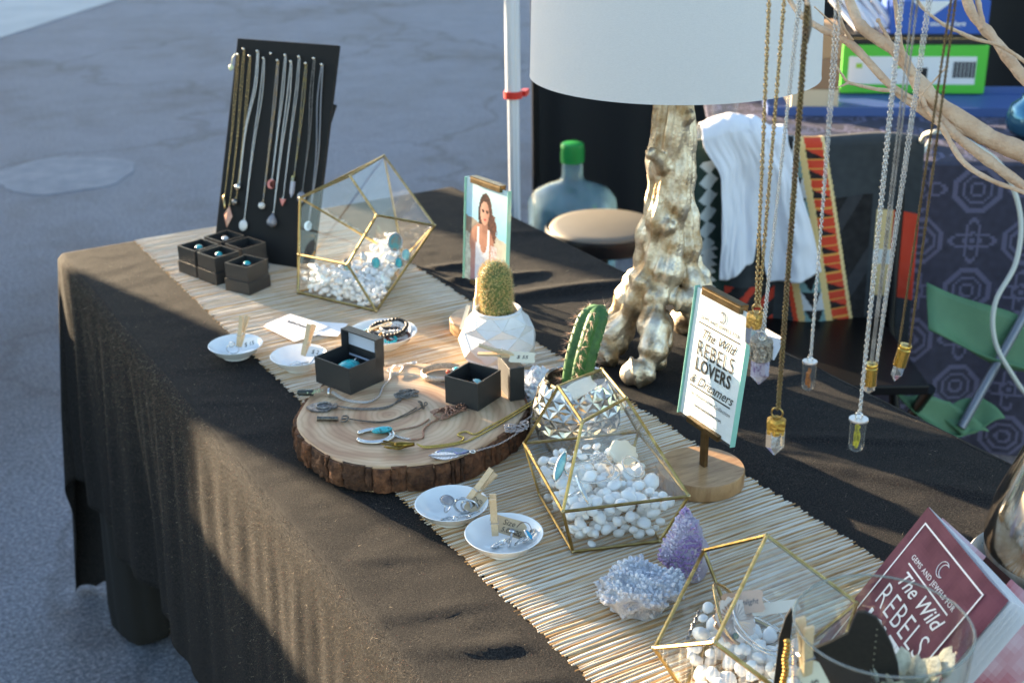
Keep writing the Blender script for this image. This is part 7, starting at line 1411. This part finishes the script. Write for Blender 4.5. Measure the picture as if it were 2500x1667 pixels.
# towel: a loosely folded white cloth thrown over the chair back, one corner flaring to the right
tw = thing('white_towel', 'white cloth hanging over the blanket on the chair, one corner flared', 'cloth', (CT.x, CT.y, 0), RC); vs = []; fs = []; nu, nv = 90, 90
def sstep(a, b_, x): t_ = max(0.0, min(1.0, (x - a) / (b_ - a))); return t_ * t_ * (3 - 2 * t_)
for j in range(nv + 1):
    for i in range(nu + 1):
        u = i / nu; v = j / nv; right = sstep(0.45, 0.62, u); L_ = (0.305 + 0.012 * math.sin(u * 9)) * (1 - right) + (0.330 - 0.10 * (u - 0.62)) * right - 0.09 * math.exp(-((u - 0.53) / 0.035) ** 2)
        t_ = v * (L_ + 0.09) - 0.09; h_ = max(0.0, t_ - 0.02); top_z = 0.122 + 0.026 * math.sin(PI * min(1, u * 1.1 + 0.08)) + 0.006 * noise.noise(Vector((u * 5, 0, 2)))
        x = -0.215 + 0.17 * u + 0.042 * (1 - u) * sstep(0.0, 0.08, h_) + h_ * (0.55 * max(0.0, u - 0.40) ** 1.1) + 0.006 * noise.noise(Vector((u * 4, h_ * 7, 6)))
        fold_ = 0.011 * sstep(0, 0.1, h_) * (math.sin(u * 10.5 + 1.6 * math.sin(h_ * 9 + u * 4)) + 0.6 * noise.noise(Vector((u * 9, h_ * 5, 3)))) + 0.004 * noise.noise(Vector((u * 16, h_ * 22, 8)))
        if t_ < -0.02: y = 0.036 + 0.2 * fold_; z = top_z - 0.02 + (t_ + 0.02)
        elif t_ < 0.02: a = (t_ + 0.02) / 0.04 * PI; y = 0.036 * math.cos(a); z = top_z - 0.02 + 0.022 * math.sin(a) + 0.003 * noise.noise(Vector((u * 9, t_ * 30, 1)))
        else: y = -0.040 - 0.07 * h_ - fold_; z = top_z - 0.02 - h_
        vs.append((x, y, z))
for j in range(nv):
    for i in range(nu): a = j * (nu + 1) + i; fs.append((a, a + 1, a + nu + 2, a + nu + 1))
mb = MB(); mb.add(vs, fs); o_ = mb.obj('fabric', mat('white_cotton', L(226, 226, 234), 0.9, bump=0.4, bscale=900, sheen=0.05), tw, smooth=3); s_ = o_.modifiers.new('thickness', 'SOLIDIFY'); s_.thickness = 0.0014
# ---------------------------------------------------------------- green camp chair
cc = thing('camp_chair', 'green fabric camp chair with grey tubes at the right', 'chair', (0, 0, 0)); gfm = mat('green_nylon', L(88, 128, 92), 0.6, col2=L(78, 116, 84), scale=12)
def fabric(name, quad, sag, m=gfm, n=14):
    A_, B_, C_, D_ = [Vector(q) for q in quad]; mb = MB(); vs = []
    for j in range(n + 1):
        for i in range(n + 1): u, v = i / n, j / n; p_ = A_.lerp(B_, u).lerp(D_.lerp(C_, u), v); p_.z -= sag * math.sin(PI * u) * math.sin(PI * v) + 0.004 * math.sin(8 * u + 5 * v); vs.append(p_)
    mb.add(vs, [(j * (n + 1) + i, j * (n + 1) + i + 1, (j + 1) * (n + 1) + i + 1, (j + 1) * (n + 1) + i) for j in range(n) for i in range(n)]); o_ = mb.obj(name, m, cc, smooth=3); s_ = o_.modifiers.new('thickness', 'SOLIDIFY'); s_.thickness = 0.003; return o_
fabric('seat', [(1.467, -0.664, -0.139), (1.700, -0.825, -0.245), (1.650, -0.880, -0.325), (1.440, -0.705, -0.222)], 0.050);
fabric('cup_pocket', [(1.37, -0.70, -0.335), (1.46, -0.76, -0.350), (1.51, -0.82, -0.405), (1.42, -0.79, -0.41)], 0.03); fabric('carry_flap', [(1.44, -0.745, -0.37), (1.52, -0.785, -0.345), (1.54, -0.83, -0.38), (1.46, -0.80, -0.415)], 0.01)
for (p_, q_) in (((1.46, -0.795, -0.395), (1.66, -0.775, -0.15)), ((1.70, -0.825, -0.245), (1.74, -0.93, GZ + 0.012)), ((1.65, -0.88, -0.325), (1.80, -0.80, GZ + 0.012))):
    MB().tube([p_, q_], 0.009, 8).obj('tube', mat('grey_tube', L(120, 124, 134), 0.4, 0.5), cc, smooth=1)
cb2 = MB(); cb2.tube(smoothpath([(1.86, -0.28, 0.006), (1.70, -0.40, 0.02), (1.56, -0.53, 0.105), (1.500, -0.605, 0.140), (1.533, -0.632, 0.136), (1.596, -0.693, 0.085), (1.611, -0.743, -0.002), (1.585, -0.77, -0.088), (1.535, -0.775, -0.16), (1.526, -0.795, -0.232), (1.56, -0.83, -0.31), (1.66, -0.86, -0.45), (1.70, -0.90, GZ + 0.01)], 8), 0.0048, 8); tag(cb2.obj('white_cable', mat('white_rubber', L(196, 196, 186), 0.5), smooth=3), 'thick white cable curling down beside the green camp chair', 'cable')
rg = MB(); rd = random.Random(8); vs = []; n = 16
for j in range(n + 1):
    for i in range(n + 1): u, v = i / n, j / n; vs.append((0.5 * (u - .5), 0.34 * (v - .5), 0.05 + 0.05 * noise.noise(Vector((u * 4, v * 4, 2))) * math.sin(PI * u) * math.sin(PI * v) + 0.06 * math.sin(PI * u) * math.sin(PI * v)))
rg.add(vs, [(j * (n + 1) + i, j * (n + 1) + i + 1, (j + 1) * (n + 1) + i + 1, (j + 1) * (n + 1) + i) for j in range(n) for i in range(n)])
rgo = tag(rg.obj('dark_bag', mat('dark_bag_cloth', L(46, 36, 32), 0.9, col2=L(110, 50, 34), scale=14, ramp=(0.6, 0.7)), loc=(1.42, -0.70, GZ + 0.0), rot=(0, 0, -0.5), smooth=3), 'dark bag with rusty red patches on the ground under the camp chair', 'bag')
